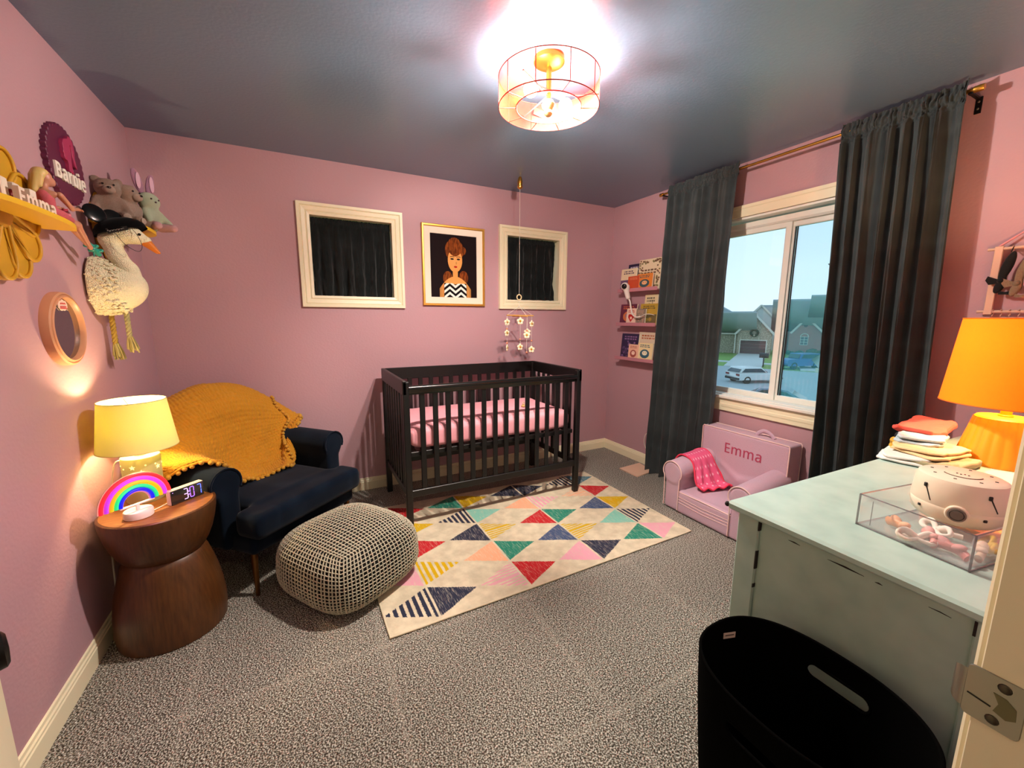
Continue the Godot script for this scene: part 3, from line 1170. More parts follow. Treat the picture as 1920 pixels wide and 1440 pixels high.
func build_ceiling_light() -> void:
	var c := Vector3(1.822, 2.25, 1.668)
	var r := 0.212
	var ri := 0.138
	var hh := 0.115
	var o := thing("ceiling_light", "round drum ceiling light in sheer coral organza with brass wire frame", "ceiling light", c)
	var org := mat(Color.WHITE, 0.6)
	org.albedo_color = Color(0.85, 0.28, 0.18, 0.50)
	org.transparency = BaseMaterial3D.TRANSPARENCY_ALPHA
	org.albedo_texture = noise_tex(0.05, [Color(0.85, 0.72, 0.66), Color(1, 1, 1), Color(1, 0.9, 0.8)], 128)
	org.uv1_scale = Vector3(40, 1, 1)
	org.backlight_enabled = true
	org.backlight = Color(0.8, 0.40, 0.22)
	var wire := mat(Color(0.55, 0.20, 0.16), 0.5, 0.2)
	var st := S()
	surf(st, 64, 1, func(u: float, v: float) -> Vector3: return Vector3(cos(TAU * u) * r, v * hh, -sin(TAU * u) * r), true)
	var sh := obj("shade", st, org, o)
	st = S()
	surf(st, 64, 1, func(u: float, v: float) -> Vector3: return Vector3(cos(TAU * u), 0, -sin(TAU * u)) * lerpf(r, ri, v) + Vector3(0, 0.001, 0), true)
	obj("shade_bottom", st, org, sh)
	st = S()
	tube(st, ring_pts(Vector3.ZERO, r, 64, Basis(Vector3.RIGHT, PI / 2)), 0.0022, 6, true)
	tube(st, ring_pts(Vector3.ZERO, ri, 48, Basis(Vector3.RIGHT, PI / 2)), 0.0022, 6, true)
	tube(st, ring_pts(Vector3(0, hh, 0), r, 64, Basis(Vector3.RIGHT, PI / 2)), 0.0022, 6, true)
	obj("wire_ring", st, wire, o)
	for k in 10:
		var a := TAU * (k + 0.5) / 10 + 0.17
		var d := Vector3(cos(a), 0, sin(a))
		st = S()
		tube(st, [d * ri, d * r, d * r + Vector3(0, hh, 0)], 0.0018, 6)
		obj("wire_rib", st, wire, o)
	st = S()
	lathe(st, [Vector2(0, 0.190), Vector2(0.065, 0.190), Vector2(0.065, 0.172), Vector2(0.045, 0.160), Vector2(0.012, 0.155), Vector2(0.010, 0.03), Vector2(0.016, 0.02), Vector2(0, 0.015)].map(func(p): return p), 24)
	obj("stem", st, M.brass, o)
	st = S()
	bar(st, Vector3(-0.085, 0.062, 0.012), Vector3(0.085, 0.062, -0.012), 0.026, 0.012, 0.004)
	tube(st, [Vector3(0, 0.05, 0), Vector3(0.0, 0.05, -r)], 0.003, 6)
	tube(st, [Vector3(0, 0.05, 0), Vector3(r * 0.86, 0.05, r * 0.5)], 0.003, 6)
	tube(st, [Vector3(0, 0.05, 0), Vector3(-r * 0.86, 0.05, r * 0.5)], 0.003, 6)
	obj("lamp_holder", st, mat(Color(0.62, 0.62, 0.64), 0.35, 0.6), o)
	st = S()
	lathe(st, [Vector2(0, -0.034), Vector2(0.010, -0.032), Vector2(0.019, -0.022), Vector2(0.016, -0.010), Vector2(0.026, 0.0), Vector2(0.030, 0.012), Vector2(0.020, 0.028), Vector2(0, 0.032)], 12)
	var fin := mat(Color(0.95, 0.85, 0.55), 0.1)
	fin.clearcoat_enabled = true
	obj("glass_finial", st, fin, o)
	st = S()
	box(st, Vector3(0.03, 0.082, -r + 0.012), Vector3(0.055, 0.032, 0.001), 0.0, T(Vector3.ZERO, Vector3(0, -0.12, -0.2)))
	obj("label_tag", st, mat(Color(0.85, 0.16, 0.10), 0.7), o)
	for sx in [-1.0, 1.0]:
		var p := Vector3(0.1 * sx, 0.040, -0.02 * sx)
		st = S()
		ball(st, p, Vector3(0.030, 0.030, 0.030), 16, 10)
		obj("bulb", st, glow(Color(1.0, 0.90, 0.72), 7.0), o)
		omni(o, p, Color(1.0, 0.95, 0.90), 0.60, 0.03)
		# the screw base shades the top of each bulb: most light leaves sideways and down
		for az in [-PI / 3, 0.0, PI / 3]:
			var sp := SpotLight3D.new()
			sp.name = "bulb_spot"
			sp.light_color = Color(1.0, 0.95, 0.90)
			sp.light_energy = 2.2
			sp.spot_range = 12.0
			sp.spot_attenuation = 2.0
			sp.spot_angle = 61.0
			sp.spot_angle_attenuation = 0.4
			sp.light_size = 0.03
			sp.shadow_enabled = true
			o.add_child(sp, true)
			sp.transform = Transform3D(Basis.looking_at(Vector3(sx * cos(az), -0.65, sin(az))), p)


# ---------------------------------------------------------------- rug

func build_rug() -> void:
	# woven diamonds: each half has a colour and a streak pattern (0 heather, 1 stripes across, 2 stripes along)
	var cols := {"n": Color(0.19, 0.20, 0.27), "b": Color(0.27, 0.33, 0.46), "r": Color(0.72, 0.16, 0.18), "t": Color(0.18, 0.50, 0.42), "l": Color(0.50, 0.75, 0.68), "p": Color(0.87, 0.62, 0.68), "o": Color(0.92, 0.66, 0.52), "y": Color(0.80, 0.64, 0.10), "g": Color(0.33, 0.47, 0.52)}
	var rows := ["y0r0t0y0n0n0n1g0", "p0y0n1l0o0p1o2r0", "b0r0n0y2r0t0b0y0", "p0y1o0t0b0y2l0n1", "n1n0p2r0p0n0t0p0"]
	var w := 960
	var h := 620
	var im := Image.create(w, h, false, Image.FORMAT_RGB8)
	var nz := FastNoiseLite.new()
	nz.frequency = 0.02
	nz.seed = 21
	var nf := FastNoiseLite.new()
	nf.frequency = 0.25
	nf.seed = 4
	for j in h:
		for i in w:
			var x := 1.05 + 1.93 * i / w
			var z := 0.42 + 1.24 * j / h
			var base := Color(0.86, 0.81, 0.70).lerp(Color(0.77, 0.72, 0.62), clampf(nz.get_noise_2d(i, j) + 0.5, 0, 1)).darkened(0.06 * absf(nf.get_noise_2d(i * 3.0, j * 0.6)))
			var jag := 0.006 * nf.get_noise_2d(i * 1.7, j * 0.3)
			var cx := int(floor((x - 1.036) / 0.488))
			var rz := int(floor((z - 0.43) / 0.2435))
			if cx >= 0 and cx < 4 and rz >= 0 and rz < 5:
				var dx := x - (1.28 + 0.488 * cx)
				var dz := z - (0.5517 + 0.2435 * rz)
				var f := absf(dx) / 0.232 + absf(dz + jag) / 0.117
				var right := dx > 0
				if f < 1.0 and absf(dx) > 0.006:
					var k := cx * 4 + (2 if right else 0)
					var c: Color = cols[rows[rz][k]]
					var style := int(rows[rz][k + 1])
					var streak: float
					if style == 0:
						streak = nf.get_noise_2d(i * 1.9, j * 0.09) * 1.1 - 0.12
						base = c.lerp(base, clampf(streak * 1.7, 0.0, 0.85))
					elif style == 1:
						if fmod(absf(dx) + 0.002 * nf.get_noise_2d(i * 0.2, j * 0.6), 0.034) < 0.019:
							base = c
					else:
						if fmod(absf(dz + dx * 0.12) + 0.003 * nf.get_noise_2d(i * 0.7, j * 0.3), 0.022) < 0.012:
							base = c.lerp(base, 0.15)
			im.set_pixel(i, j, base)
	var m := mat(Color.WHITE, 0.95)
	m.metallic_specular = 0.2
	m.albedo_texture = tex(im)
	m.heightmap_enabled = true
	m.heightmap_scale = 0.12
	m.heightmap_texture = noise_tex(0.4, [], 256, FastNoiseLite.TYPE_SIMPLEX, 2, 31)
	var st := S()
	var cn := [Vector3(1.05, 0, 0.405), Vector3(2.992, 0, 0.500), Vector3(2.978, 0, 1.645), Vector3(1.068, 0, 1.672)]
	var rise := FastNoiseLite.new()
	rise.frequency = 1.6
	rise.seed = 5
	var top := func(u: float, v: float) -> Vector3:
		var p: Vector3 = cn[0].lerp(cn[1], u).lerp(cn[3].lerp(cn[2], u), v)
		p.y = 0.008 + 0.006 * clampf(rise.get_noise_2d(p.x * 3.0, p.z * 3.0) + 0.2, 0, 1)
		return p
	surf(st, 60, 40, func(u: float, v: float) -> Vector3: return top.call(u, 1.0 - v))
	# flip v of the print back so that row 0 lies at the wall
	var edge := S()
	var ring := []
	for k in 24:
		ring.append([k / 24.0, 0.0])
	for k in 24:
		ring.append([1.0, k / 24.0])
	for k in 24:
		ring.append([1.0 - k / 24.0, 1.0])
	for k in 24:
		ring.append([0.0, 1.0 - k / 24.0])
	var pts := []
	for q in ring:
		var p: Vector3 = top.call(q[0], q[1])
		pts.append(Vector3(p.x, p.y * 0.5 + 0.001, p.z))
	tube(edge, pts, 0.005, 6, true)
	m.uv1_scale = Vector3(1, -1, 1)
	m.uv1_offset = Vector3(0, 1, 0)
	var o := obj("rug", st, m)
	tag(o, "cream woven rug with rows of coloured half diamonds on the grey carpet", "rug")
	obj("bound_edge", edge, mat(Color(0.82, 0.77, 0.66), 0.95), o)


# ---------------------------------------------------------------- crib

func build_crib() -> void:
	var x0 := 1.342
	var x1 := 2.690
	var z0 := 0.105
	var z1 := 0.822
	var top := 0.985
	var o := thing("crib", "black wooden slatted crib with a low front rail against the back wall", "crib", Vector3((x0 + x1) / 2, 0, (z0 + z1) / 2))
	var hx := (x1 - x0) / 2
	var hz := (z1 - z0) / 2
	for sx in [-1, 1]:
		for sz in [-1, 1]:
			var st := S()
			var foot := 0.013 if sz > 0 else 0.0
			box(st, Vector3(sx * (hx - 0.022), (top - 0.008 + foot) / 2, sz * (hz - 0.019)), Vector3(0.040, top - 0.008 - foot, 0.038), 0.004)
			obj("post", st, M.black_wood, o)
	for sx in [-1, 1]:
		var st := S()
		box(st, Vector3(sx * (hx - 0.013), top - 0.045, 0), Vector3(0.026, 0.09, hz * 2), 0.004)
		obj("top_rail", st, M.black_wood, o)
		st = S()
		box(st, Vector3(sx * (hx - 0.02), 0.245, 0), Vector3(0.022, 0.045, hz * 2 - 0.07), 0.003)
		obj("bottom_rail", st, M.black_wood, o)
		for k in 7:
			st = S()
			box(st, Vector3(sx * (hx - 0.02), 0.575, lerpf(-hz + 0.04, hz - 0.04, (k + 1) / 8.0)), Vector3(0.013, 0.64, 0.034), 0.003)
			obj("slat", st, M.black_wood, o)
	var st := S()
	box(st, Vector3(0, top - 0.045, -hz + 0.013), Vector3(hx * 2 - 0.05, 0.09, 0.024), 0.004)
	obj("top_rail", st, M.black_wood, o)
	st = S()
	# rounded front rail with a thin lip under it
	var rail := PackedVector2Array()
	for k in 9:
		var a := PI * k / 8
		rail.append(Vector2(cos(a) * 0.021, 0.935 + sin(a) * 0.016))
	rail.append(Vector2(-0.021, 0.918))
	rail.append(Vector2(-0.013, 0.914))
	rail.append(Vector2(-0.013, 0.895))
	rail.append(Vector2(0.013, 0.895))
	rail.append(Vector2(0.013, 0.914))
	rail.append(Vector2(0.021, 0.918))
	prism(st, rail, hx * 2 - 0.08, Transform3D(Basis(Vector3.UP, PI / 2), Vector3(0, 0, hz - 0.02)))
	var sat := mat(Color(0.05, 0.047, 0.046), 0.22)
	obj("front_rail", st, sat, o)
	for sz in [-1, 1]:
		st = S()
		box(st, Vector3(0, 0.247, sz * (hz - 0.02)), Vector3(hx * 2 - 0.07, 0.046, 0.024), 0.003)
		obj("bottom_rail", st, M.black_wood, o)
		for k in 14:
			st = S()
			box(st, Vector3(lerpf(-hx + 0.04, hx - 0.04, (k + 1) / 15.0), 0.585, sz * (hz - 0.02)), Vector3(0.034, 0.64, 0.013), 0.003)
			obj("slat", st, M.black_wood, o)
	st = S()
	for sz in [-1, 1]:
		box(st, Vector3(0, 0.500, sz * (hz - 0.055)), Vector3(hx * 2 - 0.09, 0.03, 0.03), 0.002)
	for k in 9:
		box(st, Vector3(lerpf(-hx + 0.07, hx - 0.07, k / 8.0), 0.505, 0), Vector3(0.05, 0.012, hz * 2 - 0.11), 0.002)
	obj("mattress_support", st, M.black_wood, o)
	st = S()
	for sx in [-1, 1]:
		for sz in [-1, 1]:
			ball(st, Vector3(sx * (hx + 0.001), 0.25, sz * (hz - 0.02)), Vector3(0.003, 0.006, 0.006), 10, 6)
	obj("bolt", st, M.steel, o)
	# mattress in a pink sheet
	var nz := FastNoiseLite.new()
	nz.frequency = 3.0
	st = S()
	var mx := hx - 0.055
	var mz := hz - 0.045
	surf(st, 96, 40, func(u: float, v: float) -> Vector3:
		var a := TAU * u
		var b := PI * (v - 0.5)
		var e := func(t: float, p: float) -> float: return signf(t) * pow(absf(t), p)
		var p := Vector3(e.call(cos(b), 0.22) * e.call(cos(a), 0.12) * mx, e.call(sin(b), 0.45) * 0.078, -e.call(cos(b), 0.22) * e.call(sin(a), 0.12) * mz)
		var wr := nz.get_noise_3d(p.x * 1.6 + p.z * 2.0, p.y * 3.0, p.z * 5.0)
		p.y += 0.006 * wr * (1.0 if b > 0 else 0.3)
		p.z += 0.006 * nz.get_noise_2d(p.x * 6.0, 3.0) * cos(b)
		return p, true)
	var pm := cloth(Color(0.93, 0.62, 0.66), 0.12, 9.0, 0.15, 0.05)
	pm.albedo_texture = noise_tex(0.09, [Color(0.93, 0.60, 0.65), Color(0.94, 0.66, 0.70), Color(0.95, 0.68, 0.72), Color(0.90, 0.48, 0.56)], 256, FastNoiseLite.TYPE_SIMPLEX, 2, 17)
	var mt := obj("crib_mattress", st, pm)
	mt.position = Vector3((x0 + x1) / 2, 0.596, (z0 + z1) / 2)
	tag(mt, "thick crib mattress in a pink speckled fitted sheet inside the black crib", "mattress")
	var bead := thing("pacifier", "small gold and cream pacifier lying on the pink crib mattress", "pacifier", Vector3(2.33, 0.682, 0.56), 0.5)
	st = S()
	lathe(st, [Vector2(0, 0), Vector2(0.017, 0), Vector2(0.019, 0.006), Vector2(0.015, 0.011), Vector2(0.008, 0.015), Vector2(0.008, 0.02), Vector2(0, 0.022)], 16)
	obj("shield", st, mat(Color(0.75, 0.62, 0.38), 0.5), bead)
	st = S()
	tube(st, ring_pts(Vector3(0, 0.024, 0), 0.012, 16), 0.0025, 6, true)
	obj("ring", st, mat(Color(0.85, 0.76, 0.55), 0.4), bead)


# ---------------------------------------------------------------- armchair and throw

const CH_TURN := 0.7499
const CH_O := Vector3(0.7835, 0, 0.884)


func build_armchair() -> void:
	var o := thing("armchair", "navy velvet armchair with rolled arms in the back left corner", "armchair", CH_O, CH_TURN)
	var st := S()
	blob(st, [["b", Vector3(0, 0.273, -0.315), Vector3(0.325, 0.030, 0.315), Basis(), 0.018]], 0.014, 0.01)
	obj("seat_base", st, M.navy_velvet, o)
	st = S()
	blob(st, [["b", Vector3(0, 0.383, -0.30), Vector3(0.225, 0.030, 0.22), Basis(), 0.038], ["b", Vector3(0, 0.380, -0.005), Vector3(0.318, 0.028, 0.045), Basis(), 0.038], ["e", Vector3(0, 0.405, -0.2), Vector3(0.25, 0.05, 0.24), Basis()]], 0.013, 0.03)
	obj("seat_cushion", st, M.navy_velvet, o)
	var tilt := Basis(Vector3.RIGHT, -0.16)
	st = S()
	blob(st, [["b", Vector3(0, 0.52, -0.62), Vector3(0.30, 0.20, 0.045), tilt, 0.045], ["e", Vector3(0, 0.65, -0.65), Vector3(0.30, 0.24, 0.085), tilt]], 0.014, 0.05)
	obj("backrest", st, M.navy_velvet, o)
	for s in [-1.0, 1.0]:
		st = S()
		blob(st, [[Vector3(s * 0.344, 0.580, -0.62), Vector3(s * 0.344, 0.577, -0.05), 0.076, 0.076], ["b", Vector3(s * 0.335, 0.40, -0.34), Vector3(0.026, 0.13, 0.26), Basis(), 0.022]], 0.012, 0.03, [[Vector3.BACK, -0.115]])
		var arm := obj("armrest", st, M.navy_velvet, o)
		st = S()
		var pts := []
		for k in 15:
			var a := PI * 1.28 * k / 14 - PI * 0.14
			pts.append(Vector3(s * 0.344 + cos(a) * 0.074, 0.578 + sin(a) * 0.074, -0.115))
		tube(st, pts, 0.005, 6)
		obj("piping", st, M.navy_velvet, arm)
	for sx in [-1.0, 1.0]:
		for sz in [-0.02, -0.6]:
			st = S()
			lathe(st, [Vector2(0, 0), Vector2(0.009, 0), Vector2(0.010, 0.01), Vector2(0.017, 0.232), Vector2(0, 0.232)], 14, T(Vector3(sx * 0.315, 0.0, sz)))
			obj("leg", st, mat(Color(0.42, 0.27, 0.12), 0.3, 0.75), o)


func spline(a: Vector3, b: Vector3, c: Vector3, d: Vector3, t: float) -> Vector3:
	return b.cubic_interpolate(c, a, d, t)


func grid_at(G: Array, u: float, v: float) -> Vector3:
	var nv := G.size() - 1
	var nu: int = G[0].size() - 1
	var fj := minf(v * nv, nv - 1e-4)
	var j := int(fj)
	var rows := []
	for dj in [-1, 0, 1, 2]:
		var row: Array = G[clampi(j + dj, 0, nv)]
		var fi := minf(u * nu, nu - 1e-4)
		var i := int(fi)
		rows.append(spline(row[clampi(i - 1, 0, nu)], row[i], row[clampi(i + 1, 0, nu)], row[clampi(i + 2, 0, nu)], fi - i))
	return spline(rows[0], rows[1], rows[2], rows[3], fj - j)


func build_blanket() -> void:
	# thick waffle throw over the back and left arm of the chair (chair's own axes)
	var G := [
		[Vector3(-0.50, 0.50, -0.70), Vector3(-0.40, 0.50, -0.77), Vector3(-0.27, 0.52, -0.79), Vector3(-0.1, 0.55, -0.80), Vector3(0.06, 0.55, -0.80), Vector3(0.22, 0.52, -0.80), Vector3(0.44, 0.50, -0.78)],
		[Vector3(-0.50, 0.60, -0.66), Vector3(-0.40, 0.72, -0.72), Vector3(-0.27, 0.845, -0.745), Vector3(-0.10, 0.925, -0.75), Vector3(0.06, 0.935, -0.75), Vector3(0.24, 0.885, -0.745), Vector3(0.47, 0.705, -0.70)],
		[Vector3(-0.505, 0.60, -0.58), Vector3(-0.42, 0.70, -0.60), Vector3(-0.28, 0.80, -0.605), Vector3(-0.10, 0.87, -0.60), Vector3(0.06, 0.885, -0.60), Vector3(0.26, 0.83, -0.60), Vector3(0.475, 0.695, -0.58)],
		[Vector3(-0.51, 0.60, -0.50), Vector3(-0.43, 0.675, -0.50), Vector3(-0.30, 0.715, -0.50), Vector3(-0.1, 0.72, -0.53), Vector3(0.06, 0.73, -0.54), Vector3(0.26, 0.70, -0.54), Vector3(0.445, 0.682, -0.50)],
		[Vector3(-0.51, 0.59, -0.42), Vector3(-0.43, 0.672, -0.40), Vector3(-0.30, 0.662, -0.40), Vector3(-0.15, 0.58, -0.45), Vector3(0.05, 0.58, -0.49), Vector3(0.24, 0.60, -0.49), Vector3(0.395, 0.675, -0.44)],
		[Vector3(-0.515, 0.58, -0.37), Vector3(-0.43, 0.670, -0.31), Vector3(-0.315, 0.662, -0.27), Vector3(-0.16, 0.51, -0.36), Vector3(0.03, 0.485, -0.40), Vector3(0.20, 0.50, -0.42), Vector3(0.315, 0.60, -0.41)],
		[Vector3(-0.515, 0.57, -0.34), Vector3(-0.43, 0.668, -0.27), Vector3(-0.31, 0.655, -0.18), Vector3(-0.17, 0.485, -0.30), Vector3(-0.02, 0.465, -0.31), Vector3(0.12, 0.462, -0.29), Vector3(0.255, 0.468, -0.36)],
	]
	var o := thing("throw_blanket", "mustard yellow waffle knit throw with pompom edge draped over the armchair", "blanket", CH_O, CH_TURN)
	var nz := FastNoiseLite.new()
	nz.frequency = 3.0
	nz.seed = 12
	var side := func(u: float, v: float, off: float) -> Vector3:
		var p := grid_at(G, u, v)
		var e := 0.004
		var du := grid_at(G, minf(u + e, 1.0), v) - grid_at(G, maxf(u - e, 0.0), v)
		var dv := grid_at(G, u, minf(v + e, 1.0)) - grid_at(G, u, maxf(v - e, 0.0))
		var n := dv.cross(du).normalized()
		var fold := 0.016 * sin((u * 2.2 + v * 1.1) * 9.0 + 2.0 * nz.get_noise_2d(u * 0.6, v * 0.6)) * smoothstep(0.35, 0.9, v) * smoothstep(0.28, 0.5, u) + 0.012 * nz.get_noise_2d(u * 1.5, v * 1.5) * smoothstep(0.1, 0.3, v)
		var rib := 0.0045 * (absf(sin(u * 190.0 + 8.0 * nz.get_noise_2d(u, v))) - 0.5 + 0.35 * sin(v * 230.0)) if off > 0 else 0.0
		p += n * (off + maxf(fold, -0.006) + rib)
		var q := o.transform * p
		return o.transform.affine_inverse() * Vector3(maxf(q.x, 0.022), q.y, maxf(q.z, 0.022))
	var st := S()
	surf(st, 380, 180, func(u: float, v: float) -> Vector3: return side.call(u, v, 0.016))
	surf(st, 40, 30, func(u: float, v: float) -> Vector3: return side.call(u, 1.0 - v, 0.003))
	obj("knit_cloth", st, M.mustard, o)
	st = S()
	var balls := S()
	for e in 3:
		var pts := []
		for k in 60:
			var t := k / 59.0
			var q := Vector2(t, 1.0) if e == 0 else Vector2(1.0, t) if e == 1 else Vector2(0.0, t)
			var p: Vector3 = side.call(q.x, q.y, 0.009)
			pts.append(p)
			if k % 2 == 0:
				var p2: Vector3 = side.call(clampf(q.x, 0.02, 0.98), clampf(q.y, 0.02, 0.985), 0.009)
				var d := (p - p2).normalized()
				ball(balls, p + d * (0.012 + 0.006 * (k % 2)) + Vector3(0, rng.randf_range(-0.004, 0.004), 0), Vector3.ONE * 0.0115, 10, 7)
		tube(st, pts, 0.0075, 6)
	# a second row of pompoms where the edge is turned back at the right
	for k in 26:
		ball(balls, side.call(0.90 - 0.02 * sin(k * 0.5), 0.26 + 0.70 * k / 25.0, 0.026), Vector3.ONE * 0.010, 10, 7)
	obj("hem", st, M.mustard, o)
	var pp := obj("pompom_fringe", balls, cloth(Color(0.80, 0.58, 0.16), 0.2, 60.0, 0.1), o)
	pp.set_meta("kind", "stuff")


# ---------------------------------------------------------------- ottoman

func build_ottoman() -> void:
	var o := thing("ottoman", "black and cream woven square pouf on the carpet beside the rug", "pouf", Vector3(0.968, 0, 1.175), 0.58)
	var hs := Vector3(0.268, 0.166, 0.268)
	# a soft cube: project cube faces onto a rounded, slightly slumped box
	var shape := func(c: Vector3) -> Vector3:
		var l := pow(pow(absf(c.x), 3.8) + pow(absf(c.y), 3.8) + pow(absf(c.z), 3.8), 1.0 / 3.8)
		var s := c / l
		var p := s * hs
		var y := s.y
		p.x *= 1.0 + 0.07 * (1.0 - y * y) - 0.03 * y
		p.z *= 1.0 + 0.07 * (1.0 - y * y) - 0.03 * y
		if s.y > 0:
			p.y += 0.018 * (1.0 - clampf(absf(s.x), 0, 1) ** 2) * (1.0 - clampf(absf(s.z), 0, 1) ** 2)
		p.y += hs.y * 0.985
		p.y = maxf(p.y, 0.008)
		return p
	var axes := [[Vector3.UP, Vector3.RIGHT, Vector3.FORWARD], [Vector3.BACK, Vector3.RIGHT, Vector3.UP], [Vector3.FORWARD, Vector3.LEFT, Vector3.UP], [Vector3.RIGHT, Vector3.FORWARD, Vector3.UP], [Vector3.LEFT, Vector3.BACK, Vector3.UP], [Vector3.DOWN, Vector3.RIGHT, Vector3.BACK]]
	var st := S()
	for a in axes:
		surf(st, 14, 14, func(u: float, v: float) -> Vector3: return shape.call(a[0] + a[1] * (u * 2 - 1) + a[2] * (v * 2 - 1)) , false, false, 1)
	obj("cushion", st, mat(Color(0.015, 0.012, 0.011), 1.0), o)
	st = S()
	var n := 25
	for f in 5:
		var a: Array = axes[f]
		var rows: int = n if f == 0 else 18
		for fam in 2:
			var cnt: int = n if (fam == 0 or f == 0) else rows
			for k in cnt:
				var s := -0.98 + 1.96 * (k + 0.5) / cnt + rng.randf_range(-0.006, 0.006)
				var pts := []
				var other: int = rows if fam == 0 else n
				var steps := other * 2
				for i in steps + 1:
					var t := -1.0 + 2.0 * i / steps
					var c: Vector3 = a[0] + (a[1] * s + a[2] * t if fam == 0 else a[1] * t + a[2] * s)
					var p: Vector3 = shape.call(c)
					var nrm := (p - Vector3(0, hs.y, 0)).normalized()
					var wave := 0.0022 * (1.0 if (i + k + fam) % 2 == 0 else -0.2)
					pts.append(p + nrm * (0.0015 + wave))
				var rad := PackedFloat32Array()
				for i in pts.size():
					rad.append(0.0034 if fam == 0 else 0.0025)
				tube(st, pts, rad, 5, false, false)
	var w := cloth(Color(0.78, 0.75, 0.66), 0.1, 60.0, 0.0, 0.1)
	var cords := obj("woven_cord", st, w, o)
	cords.set_meta("kind", "stuff")


# ---------------------------------------------------------------- side table and what stands on it

const TBL := Vector3(0.228, 0, 1.141)
const TH := 0.567


func build_side_table() -> void:
	var o := thing("side_table", "round walnut hourglass side table beside the navy armchair", "side table", TBL)
	var st := S()
	lathe(st, [Vector2(0, 0), Vector2(0.186, 0), Vector2(0.192, 0.004), Vector2(0.197, 0.05), Vector2(0.196, 0.10), Vector2(0.190, 0.16), Vector2(0.180, 0.22), Vector2(0.166, 0.28), Vector2(0.150, 0.335), Vector2(0.140, 0.358), Vector2(0.134, 0.363), Vector2(0, 0.363)], 56)
	obj("pedestal", st, M.walnut, o)
	st = S()
	lathe(st, [Vector2(0, 0.363), Vector2(0.134, 0.363), Vector2(0.143, 0.369), Vector2(0.158, 0.395), Vector2(0.174, 0.435), Vector2(0.186, 0.480), Vector2(0.194, 0.525), Vector2(0.197, 0.557), Vector2(0.1955, 0.5635), Vector2(0.192, 0.566), Vector2(0, 0.566)], 56)
	obj("bowl_top", st, M.walnut, o)
	st = S()
	lathe(st, [Vector2(0, TH - 0.003), Vector2(0.188, TH - 0.003), Vector2(0.186, TH), Vector2(0, TH)], 56)
	obj("table_top", st, M.walnut_top, o)

	# star lamp
	var p := Vector3(0.158, TH, 1.030)
	var l := thing("table_lamp", "white lamp with cut-out stars and a pale drum shade, on the walnut table", "table lamp", p)
	var warm_white := mat(Color(0.64, 0.63, 0.45), 0.6)
	st = S()
	lathe(st, [Vector2(0, 0), Vector2(0.062, 0), Vector2(0.064, 0.003), Vector2(0.068, 0.196), Vector2(0.066, 0.200), Vector2(0.02, 0.203), Vector2(0.016, 0.215), Vector2(0.016, 0.24), Vector2(0, 0.24)], 40)
	obj("base", st, warm_white, l)
	st = S()
	var star_m := glow(Color(1.0, 0.93, 0.62), 1.1)
	for k in 26:
		var a := TAU * k / 26.0 + rng.randf_range(-0.06, 0.06)
		var y := rng.randf_range(0.135, 0.172) if k % 3 else rng.randf_range(0.03, 0.09)
		var s := 0.011 if k % 4 == 1 else 0.0035
		var star := PackedVector2Array()
		for i in 10:
			star.append(Vector2.from_angle(TAU * i / 10 + PI / 2) * s * (1.0 if i % 2 == 0 else 0.45))
		if s < 0.01:
			star = circle(s, 8)
		prism(st, star, 0.0016, Transform3D(Basis(Vector3.UP, a), Basis(Vector3.UP, a) * Vector3(0, y, 0.0645 + y * 0.02)))
	obj("star_cutout", st, star_m, l)
	var linen := cloth(Color(0.92, 0.92, 0.64), 0.06, 30.0, 0.0, 0.03)
	linen.backlight_enabled = true
	linen.backlight = Color(0.62, 0.61, 0.40)
	st = S()
	lathe(st, [Vector2(0.137, 0.238), Vector2(0.112, 0.445), Vector2(0.1105, 0.445), Vector2(0.1355, 0.238), Vector2(0.137, 0.238)], 56)
	var sh := obj("lamp_shade", st, linen, l)
	st = S()
	tube(st, ring_pts(Vector3(0, 0.238, 0), 0.1365, 48, Basis(Vector3.RIGHT, PI / 2)), 0.0016, 6, true)
	tube(st, ring_pts(Vector3(0, 0.445, 0), 0.1115, 48, Basis(Vector3.RIGHT, PI / 2)), 0.0016, 6, true)
	for k in 3:
		var a := TAU * k / 3
		tube(st, [Vector3(0.014 * cos(a), 0.40, 0.014 * sin(a)), Vector3(0.112 * cos(a), 0.437, 0.112 * sin(a))], 0.0014, 5)
	obj("shade_ring", st, mat(Color(0.80, 0.74, 0.50), 0.6), sh)
	st = S()
	ball(st, Vector3(0, 0.36, 0), Vector3(0.026, 0.032, 0.026), 16, 10)
	obj("bulb", st, glow(Color(1.0, 0.86, 0.58), 6.0), l)
	omni(l, Vector3(0, 0.36, 0), Color(1.0, 0.86, 0.66), 0.34, 0.026)
	st = S()
	var cord := []
	for q in [Vector3(-0.05, 0.195, 0.03), Vector3(-0.075, 0.185, 0.035), Vector3(-0.098, 0.10, 0.02), Vector3(-0.118, 0.0, 0.0), Vector3(-0.133, -0.06, 0.0), Vector3(-0.137, -0.3, 0.02), Vector3(-0.139, -0.49, 0.03)]:
		cord.append(q)
	tube(st, smooth(cord, 5), 0.0032, 6)
	obj("cord", st, M.cord_white, l)

	# neon style rainbow
	var r := thing("rainbow_light", "small glowing neon rainbow on a white round stand on the walnut table", "novelty light", Vector3(0.185, TH, 1.226), deg_to_rad(43))
	st = S()
	lathe(st, [Vector2(0, 0), Vector2(0.045, 0), Vector2(0.047, 0.002), Vector2(0.047, 0.026), Vector2(0.045, 0.029), Vector2(0, 0.029)], 36)
	obj("stand", st, M.white, r)
	st = S()
	box(st, Vector3(0, 0.039, 0), Vector3(0.013, 0.022, 0.008), 0.002)
	box(st, Vector3(0, 0.053, 0), Vector3(0.118, 0.007, 0.010), 0.002)
	obj("holder", st, M.white, r)
	st = S()
